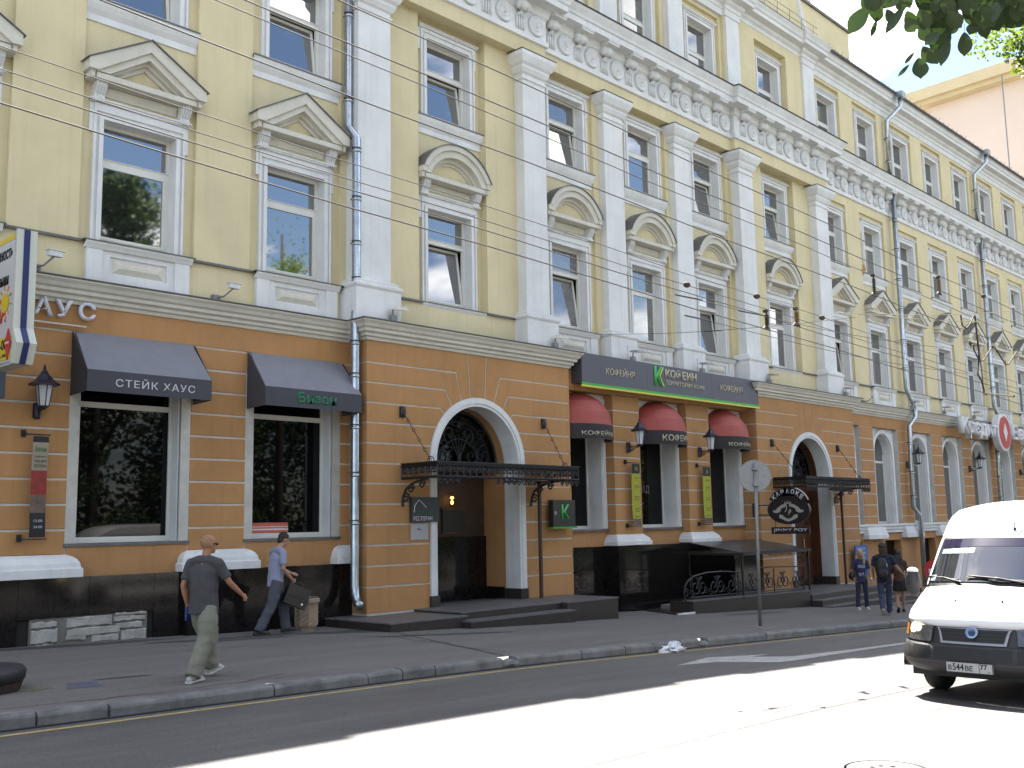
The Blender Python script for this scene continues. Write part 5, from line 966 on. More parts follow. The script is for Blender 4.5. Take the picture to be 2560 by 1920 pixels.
# ================================================================== trolleybus wires
WIR = mat('weathered_copper_wire', (.045, .042, .040), .8, 0); WIRL = mat('pale_cable', (.30, .27, .20), .7, 0); PORC = mat('dark_insulator', (.045, .028, .018), .75); GLDI = mat('amber_insulator', (.16, .09, .03), .6)
WL_ = []
names = ['lowest', 'second lowest', 'third lowest', 'fourth lowest', 'fourth highest', 'third highest', 'second highest', 'highest']
for (y, x0, z0, x1, z1, r, l) in ((-9.6, 2.81, 5.67, 14.29, 5.34, .007, 'thin upper messenger wire of the lower group, dropping to the small black knob'), (-9.2, 2.96, 5.66, 15.64, 5.31, .008, 'thin wire just under the messenger wire of the lower group'), (-8.6, 3.17, 5.80, 20.9, 5.30, .011, 'upper contact wire of the lower group above the charcoal awnings'), (-9.9, 2.73, 5.08, 17.59, 4.62, .011, 'lowest contact wire, crossing the panes of the two left windows'),
      (-10.4, 4.1, 5.9, 16.82, 5.59, .010, 'single wire running between the upper and lower groups'), (-9.0, 5.07, 7.13, 19.81, 6.72, .009, 'lower wire of the close pair crossing the upper windows'), (-9.5, 5.08, 6.95, 19.13, 6.68, .011, 'upper wire of the close pair crossing the upper windows'), (-10.1, 5.76, 6.97, 20.46, 6.6, .010, 'topmost wire of all, crossing the first pilaster')):
    s = (z1 - z0) / (x1 - x0); mb = MB(); pts = [(x, y, z0 + s * (x - x0) + .015 * sin(x * .9)) for x in [-14 + i * 2.0 for i in range(45)]]; mb.tube(pts, r * .75, 5)
    o = (0, y, z0 + s * (0 - x0)); w = thing('overhead_wire', o, l, 'overhead wire', 'trolleybus wires along the street'); part('wire', mb, WIR, w); WL_.append((y, x0, z0, s))
def zat(i, x): y, x0, z0, s = WL_[i]; return z0 + s * (x - x0)
# hangers with insulators
def hanger(x, y, zt, zb, label, am=False):
    t = thing('insulator', (x, y, zb), label, 'insulator', 'hanging insulators on the wires'); mb = MB(); n = 8
    prof = [(.012, zt)]
    for i in range(n): z = zt - .08 - (zt - zb - .14) * i / n; prof += [(.018, z), (.04, z - .012), (.018, z - .03)]
    prof += [(.014, zb + .03)]; mb.lathe(prof[::-1], (x, y, 0), 8); part('insulator_body', mb, GLDI if am else PORC, t, True); part('clamp', MB().add([(x - .12, y, zb), (x + .12, y, zb - .01), (x + .03, y, zb + .06), (x - .03, y, zb + .06), (x - .12, y + .03, zb), (x + .12, y + .03, zb - .01), (x + .03, y + .03, zb + .06), (x - .03, y + .03, zb + .06)], [(0, 1, 2, 3), (7, 6, 5, 4), (0, 4, 5, 1), (1, 5, 6, 2), (2, 6, 7, 3), (3, 7, 4, 0)]).box(x - .03, x + .03, y - .02, y + .05, zt - .04, zt), PORC, t)
hanger(18.8, -9.5, 6.46, 6.05, 'dark ribbed insulator with a brown tuft hanging in front of the right wing'); hanger(22.05, -9.5, 6.95, 6.56, 'amber ribbed insulator hanging farther right between two windows', True); hanger(14.7, -9.5, 5.2, 4.88, 'dark ribbed insulator hanging in front of the last pilaster bay window'); hanger(15.7, -9.5, 5.38, 5.07, 'amber ribbed insulator right beside the last big pilaster', True)
t = thing('leaf_tuft', (18.45, -9.5, 6.42), 'small tuft of dry brown leaves caught on the wire', 'leaf tuft'); mb = MB(); random.seed(3)
for i in range(9): a = random.uniform(0, 6.28); mb.obox((18.42 + .05 * cos(a), -9.5, 6.5 + .06 * sin(a)), (cos(a), .3, sin(a)), (-sin(a), .2, cos(a)), (0, 1, 0), .05, .025, .002)
part('dry_leaves', mb, mat('dry_leaf', (.42, .28, .12), .8), t)
# cross spans
def span(p, q, r, label, m, ins_=()):
    p, q = Vector(p), Vector(q); t = thing('span_cable', p, label, 'span cable', 'cables crossing the street'); n = 14
    part('cable', MB().tube([p.lerp(q, i / n) - Vector((0, 0, .10 * sin(pi * i / n))) for i in range(n + 1)], r * .7, 5), m, t)
    for u in ins_: c = p.lerp(q, u) - Vector((0, 0, .10 * sin(pi * u))); d = (q - p).normalized(); part('strain_insulator', MB().tube([c - d * .35, c - d * .3, c + d * .3, c + d * .35], [.006, .012, .012, .006], 6), m if u < .3 else PORC, t)
span((21.5, -.4, 6.9), (17.9, -9.5, 5.5), .008, 'thin cable from the facade to the first wires', WIR, (.55,)); 
span((17.3, -9.4, 5.52), (27.5, -9.9, 6.95), .011, 'pale cable running right above the middle downpipe, upper strand', WIRL, (.12, .17)); span((18.6, -9.4, 5.66), (27.5, -9.9, 6.68), .011, 'pale cable running right, lower strand', WIRL)
span((12.3, -9.5, 5.08), (21.5, -9.7, 5.3), .008, 'thin cable with shackles in front of the fifth pilaster, upper', WIR, (.02, .2)); span((12.6, -9.5, 4.80), (23, -9.6, 4.9), .008, 'thin cable with shackles in front of the fifth pilaster, lower', WIR, (.01,))
t = thing('wire_crossing', (24, -9.5, 4.5), 'curved black crossing bracket with zigzag arms over the right wing', 'crossing bracket'); X = lambda u, v: (24.0 + u, -9.5, v)
part('curved_arm', MB().tube([X(-.85, 6.25), X(-.8, 6.02), X(-.55, 5.98), X(-.3, 6.12), X(-.05, 6.33), X(.02, 6.35)], .018, 5), PORC, t); part('drop_rod', MB().tube([X(.02, 6.35), X(.05, 5.9), X(.1, 5.55), X(.0, 5.2), X(-.1, 5.0), X(.12, 4.85), X(.22, 4.66), X(.2, 4.54)], .020, 5), PORC, t)
part('drop_cable', MB().tube([X(.05, 5.9), X(.18, 5.0), X(.2, 4.54)], .010, 4), WIR, t); part('zigzag_arm', MB().tube([X(-.45, 5.72), X(-.38, 5.6), X(-.2, 5.66), X(-.22, 5.55), X(.1, 5.3), X(.35, 5.35), X(.95, 5.72), X(1.15, 5.74), X(1.8, 5.4), X(2.0, 5.42), X(2.7, 5.82), X(2.9, 5.86)], .016, 5), PORC, t); part('tip_rod', MB().tube([X(.18, 4.56), X(.5, 4.6), X(2.2, 4.66)], .022, 6), WIRL, t)
for u, v in ((.3, 4.57), (2.15, 4.66), (.98, 5.74), (-.4, 5.66)): part('clamp', MB().ball(X(u, v), .045, .045, .03, 6, 4), PORC, t)
for (x, i, l) in ((14.25, 0, 'small black knob on the messenger wire before the last pilaster bay'), (12.9, 1, 'small square clamp on the thin wire in front of the fifth arched bay'), (16.4, 0, 'small black knob on the wire just left of the last pilaster'), (22.9, 7, 'small square clamp on the topmost wire far right')): t = thing('wire_clamp', (x, WL_[i][0], zat(i, x)), l, 'wire clamp', 'small clamps on the wires'); part('clamp_body', MB().ball((x, WL_[i][0], zat(i, x)), .07, .05, .045, 8, 6), PORC, t)
# ================================================================== the white van
VWH = mat('white_van_paint', (.80, .80, .80), .28, spec=.5, Coat_Weight=.6, Coat_Roughness=.06); VBK = mat('dark_bumper_plastic', (.030, .028, .031), .55, var=.25, scale=3, bump=.15, bscale=120); VGL = mat('windscreen_glass', (.008, .009, .012), .02, IOR=2.3); RUB = mat('tyre_rubber', (.016, .015, .015), .75, var=.2, scale=12); CHR = mat('chrome', (.55, .56, .58), .15, .95)
LENS = mat('headlight_lens', (.16, .16, .155), .12, .3, var=.5, scale=28, Coat_Weight=.8); LIT = mat('lit_headlight', (.9, .75, .4), .3, emit=((1.0, .80, .38), 3.4)); AMB = mat('amber_indicator', (.45, .17, .02), .25); SEAL = mat('black_seal', (.012, .012, .012), .6)
van = thing('van', (15, -13.21, G(14) - .14), 'white high-roofed van coming towards the camera with its dipped beam lit', 'van'); VY = -13.21
CL = [(12.44, .03), (12.37, .10), (12.355, .20), (12.39, .32), (12.44, .36), (12.49, .515), (12.50, .55), (12.47, .60), (12.53, .70), (12.68, .82), (12.86, .93), (13.02, 1.0), (13.06, 1.035), (13.29, 1.205), (13.53, 1.39), (13.77, 1.575), (13.80, 1.605), (13.93, 1.75), (14.12, 1.885), (14.40, 1.985), (15.0, 2.04), (17.5, 2.05), (17.66, 1.98), (17.72, 1.5), (17.76, .1)]
HW = [.88, .93, .935, .935, .92, .91, .905, .905, .905, .90, .895, .89, .885, .875, .87, .865, .865, .86, .855, .85, .86, .87, .90, .95, .95]
SW = [.36, .36, .36, .38, .38, .38, .38, .38, .39, .40, .40, .40, .40, .32, .26, .22, .22, .22, .22, .20, .1, 0, -.1, -.06, -.04]
DR = [0, 0, 0, 0, 0, .0, .0, .0, .01, .03, .04, .04, .02, .02, .02, .02, .02, .03, .035, .045, .05, .05, .05, 0, 0]
def vs_(u, v):
    i = min(int(v), len(CL) - 2); f = v - i; L_ = lambda A: A[i] * (1 - f) + A[i + 1] * f
    x = CL[i][0] * (1 - f) + CL[i + 1][0] * f; z = CL[i][1] * (1 - f) + CL[i + 1][1] * f; a = abs(u)
    return Vector((x + L_(SW) * (.25 * a ** 2 + .75 * a ** 5), VY + u * L_(HW), z - L_(DR) * a ** 2.5 * 1.6))
def vn(u, v): a = vs_(u + .01, v) - vs_(u - .01, v); b = vs_(u, v + .05) - vs_(u, v - .05); n = b.cross(a).normalized(); return n if n.x < .3 or n.z > 0 else -n
def patch(name, u0, u1, v0, v1, m, off=0.0, nu=18, nv=None, par=None, thick=0.0, shape=None, smooth=True, **t):
    nv = nv or max(2, int(abs(v1 - v0) * 2)); mb = MB(); vs = []
    for j in range(nv + 1):
        for i in range(nu + 1):
            v = v0 + (v1 - v0) * j / nv; fu = i / nu; a, b = (u0, u1) if not shape else shape(j / nv); u = a + (b - a) * fu; vs.append(vs_(u, v) + vn(u, v) * off)
    mb.add(vs, [(j * (nu + 1) + i, j * (nu + 1) + i + 1, (j + 1) * (nu + 1) + i + 1, (j + 1) * (nu + 1) + i)[::-1] for j in range(nv) for i in range(nu)]); return part(name, mb, m, par or van, smooth, **t)
patch('bumper', -1, 1, 0, 3.95, VBK, 0, 28, 10); patch('front_panel', -1, 1, 3.95, 6.9, VBK, -.012, 24, 6); patch('bonnet', -1, 1, 6.0, 11.0, VWH, 0, 28, 14)
patch('cowl', -1, 1, 11.0, 12.0, SEAL, -.01, 20, 2); patch('windscreen', -.93, .93, 12.05, 14.95, VGL, .0, 26, 8, shape=lambda t: (-.95 + .01 * t, .95 - .01 * t))
patch('roof_cap', -1, 1, 15.0, 21.9, VWH, 0, 28, 24); patch('rear_panel', -1, 1, 21.9, 24, VWH, 0, 10, 6)
for s in (-1, 1): patch('windscreen_pillar', s * .945, s * 1.0, 11.5, 15.1, VWH, .004, 3, 8)
patch('windscreen_seal', -.97, .97, 14.9, 15.1, SEAL, .004, 24, 2)
# sides
for s in (-1, 1):
    mb = MB(); vs = []; vv = [0, .5, 1, 2, 3, 4, 5, 6, 7, 8, 9, 10, 11, 12, 13, 14, 15, 16, 17, 18, 19, 20, 21, 22, 23, 24]
    for v in vv:
        e_ = vs_(s, v); zb = min(.035, e_.z - .004) if v < 9 else min(-.06, e_.z); zm = min(e_.z, .95)
        for fr in range(6): f = fr / 5; z = e_.z * (1 - f) + zb * f; w = abs(e_.y - VY) * (1 - f) + (.95 if fr < 5 else .94) * f; w = max(abs(e_.y - VY), min(.95, w)); vs.append((e_.x, VY + s * w, z))
    mb.add(vs, [((i * 6 + j), (i * 6 + j + 1), ((i + 1) * 6 + j + 1), ((i + 1) * 6 + j)) for i in range(len(vv) - 1) for j in range(5)]); me = fixn(mb.mesh('side_panel', [VWH, VBK], True, wpos(van))); link('side_panel', me, van)
    for p_ in me.polygons:
        if p_.center.x + wpos(van).x < vs_(s, 4).x - .005 and p_.center.z + wpos(van).z < .34: p_.material_index = 1
    part('side_window', MB().prism([(13.75, .98), (14.45, .98), (14.45, 1.46), (14.05, 1.46)], 'xz', VY + s * .935, VY + s * .88), VGL, van); part('rub_strip', MB().box(13.95, 17.6, VY + s * .94, VY + s * .975, .28, .40), VBK, van); part('door_handle', MB().box(14.4, 14.6, VY + s * .94, VY + s * .98, .72, .77), VBK, van)
    for wx in (13.55, 16.7):
        gz = G(wx) - .14; w = part('wheel', MB().lathe([(.16, -.10), (.30, -.11), (.325, -.08), (.33, 0), (.325, .08), (.30, .11), (.16, .10)], (wx, VY + s * .84, gz + .33), 24, 'y'), RUB, van, True); part('hubcap', MB().lathe([(.19, s * .10), (.17, s * .09), (.06, s * .07), (.05, s * .10), (0, s * .10)], (wx, VY + s * .84, gz + .33), 20, 'y'), GRY, w, True)
        part('wheel_arch', MB().prism([(wx + a, b) for a, b in arc(0, gz + .33, .40, 0, pi, 14)], 'xz', VY + s * .93, VY + s * .954), SEAL, van)
part('underbody', MB().box(12.75, 17.6, VY - .85, VY + .85, -.06, .1), SEAL, van)
# grille, badge, headlights, plate
gs = lambda t: (-.43 - .07 * t + .0, .43 + .07 * t)
patch('grille_surround', -.5, .5, 4.0, 5.75, mat('silver_grille_frame', (.33, .33, .35), .4, .4), .012, 14, 4, shape=lambda t: (-.40 - .07 * t, .40 + .07 * t)); g = patch('grille', -.45, .45, 4.18, 5.45, SEAL, .020, 14, 4, shape=lambda t: (-.37 - .065 * t, .37 + .065 * t))
for v in (4.45, 4.7, 4.95, 5.2): patch('grille_bar', -.38, .38, v, v + .06, VBK, .028, 12, 1, par=g)
c = vs_(0, 4.82) + vn(0, 4.82) * .035; n = vn(0, 4.82); r_ = Vector((0, 1, 0)); u_ = n.cross(r_).normalized(); 
def disc(name, R, off, m, par=None, n_=24):
    mb = MB(); mb.add([c + n * off + r_ * R * cos(2 * pi * k / n_) + u_ * R * sin(2 * pi * k / n_) for k in range(n_)], [tuple(range(n_))]); me = fixn(mb.mesh(name, m, False, wpos(van))); return link(name, me, par or van)
bd = disc('badge', .060, .012, CHR); part('badge_ring', MB().tube([c + n * .010 + r_ * .062 * cos(2 * pi * k / 24) + u_ * .062 * sin(2 * pi * k / 24) for k in range(24)], .010, 6, True), CHR, bd); 
patch_m = mat('badge_blue_grey', (.04, .05, .09), .3, .3); mb = MB(); mb.add([c + n * .014 + r_ * .042 * cos(2 * pi * k / 20) + u_ * .042 * sin(2 * pi * k / 20) for k in range(20)], [tuple(range(20))]); link('badge_field', fixn(mb.mesh('badge_field', patch_m, False, wpos(van))), bd)
put_text('badge_lettering', 'FIAT', c + n * .016 - r_ * -.029 - u_ * .013, -r_, u_ if u_.z > 0 else -u_, bd, CHR, .026, .058, .003)
for s in (-1, 1):
    hs = lambda t, s=s: ((s * (.50 + .03 * (1 - t)), s * 1.0) if t < .75 else (s * (.50 + .30 * (t - .75) * 4 * .5), s * 1.0))
    h = patch('headlight', 0, 1, 4.05, 6.5, LENS, .016, 8, 8, shape=hs); patch('headlight_seal', 0, 1, 6.47, 6.6, SEAL, .02, 8, 1, shape=lambda t, s=s: (s * .70, s * 1.0))
    patch('indicator', s * .93, s * 1.0, 4.3, 6.2, AMB, .020, 3, 6, par=h)
    for uu, vv_ in ((.82, 4.95), (.74, 5.0)):
        cc = vs_(s * uu, vv_) + vn(s * uu, vv_) * .022; nn = vn(s * uu, vv_); a_ = Vector((0, 0, 1)).cross(nn).normalized(); b_ = nn.cross(a_); R = .062 if uu > .8 else .05
        mb = MB(); mb.add([cc + a_ * R * cos(2 * pi * k / 16) + b_ * R * sin(2 * pi * k / 16) for k in range(16)] + [cc + nn * .006], [(k, (k + 1) % 16, 16) for k in range(16)]); link('lamp_reflector', fixn(mb.mesh('lamp_reflector', LIT if s > 0 else CHR, False, wpos(van))), h)
for (a, b) in ((-.78, -.52), (-.47, .47), (.52, .78)): patch('air_intake', a, b, 1.9, 3.1, SEAL, .006, 10, 2)
patch('bumper_crease', -.99, .99, 1.55, 1.68, mat('bumper_highlight', (.05, .048, .052), .4), .006, 24, 1)
x_, yc, z_ = 12.335, VY + .02, .115; pl = part('number_plate', MB().box(x_, x_ + .03, yc - .26, yc + .26, z_ - .056, z_ + .056), mat('plate_white', (.40, .40, .39), .45), van)
PB = mat('plate_black', (.01, .01, .01), .5); mb = MB()
for a, b, c2, d in ((-.262, .262, .054, .060), (-.262, .262, -.060, -.054), (-.262, -.257, -.06, .06), (.257, .262, -.06, .06), (-.115, -.111, -.056, .056)): mb.box(x_ - .004, x_, yc + a, yc + b, z_ + c2, z_ + d)
part('plate_border', mb, PB, pl)
for t_, yy, h_, w_, zz in (('В', .235, .058, .038, -.035), ('544', .185, .076, .125, -.035), ('ВЕ', .045, .058, .085, -.035), ('77', -.125, .056, .075, -.01), ('–', -.205, .006, .03, -.04)): put_text('lettering', t_, (x_ - .002, yc + yy, z_ + zz), (0, -1, 0), (0, 0, 1), pl, PB, h_, w_, .002, .01)
# wipers, jets, aerial, roof lettering, stickers, mirrors
for (u0, u1, d) in ((.35, .93, 1), (-.55, .28, 1)):
    a = vs_(u0, 11.55) + Vector((0, 0, .02)); b = vs_(u1, 12.35) + vn(u1, 12.35) * .02; part('wiper', MB().tube([a, a.lerp(b, .5) + Vector((-.03, 0, .02)), b], .012, 5).tube([vs_(u0 + .05, 12.1) + vn(0, 12.1) * .02, vs_(u1 + .02, 12.25) + vn(0, 12.1) * .02], .010, 4), SEAL, van)
for u in (.30, -.30): part('washer_jet', MB().ball(vs_(u, 9.2) + vn(u, 9.2) * .01, .018, .018, .012, 6, 4), SEAL, van)
p = vs_(-.12, 16.4); part('aerial', MB().tube([p, p + Vector((-.03, 0, .02)), p + Vector((.12, 0, .26))], [.012, .008, .004], 5).ball(p, .025, .02, .025, 6, 4), SEAL, van)
for i, ch in enumerate('ГУДИНИ'): u = .16 - i * .085; o = vs_(u, 17.75) + vn(u, 17.75) * .006; up = (vs_(u, 18.3) - vs_(u, 17.5)).normalized(); put_text('roof_letter', ch, o, (0, -1, 0), up, van, mat('pale_grey_print', (.45, .45, .46), .5) if i == 0 else bpy.data.materials['pale_grey_print'], .06, .045, .001, 0, .3)
patch('sun_strip', -.95, .95, 14.35, 14.95, mat('violet_tint', (.012, .009, .028), .08), .003, 20, 2); STK = mat('pale_blue_sticker', (.22, .30, .34), .4); patch('sticker', .35, .86, 13.92, 14.22, STK, .005, 6, 2); patch('sticker', -.10, -.0, 12.16, 12.36, WL, .005, 4, 2); patch('dashboard_glow', .8, .9, 12.1, 12.5, STK, .003, 3, 2)
for s in (1, -1):
    m_ = part('mirror', MB().ball((13.42, VY + s * 1.06, 1.00), .07, .10, .185, 14, 10), VBK, van, True); part('mirror_cap', MB().ball((13.42, VY + s * 1.06, 1.145), .05, .075, .045, 10, 6), VWH, m_, True); part('mirror_arm', MB().tube([(13.44, VY + s * .98, .90), (13.52, VY + s * .90, .88)], .03, 6), VBK, m_)
mb = MB()
for s in (-1, 1): mb.tube([vs_(s * .50, v) + vn(s * .5, v) * .001 for v in (6.6, 7.5, 8.5, 9.5)], .003, 3)
part('bonnet_crease', mb, GRY, van)
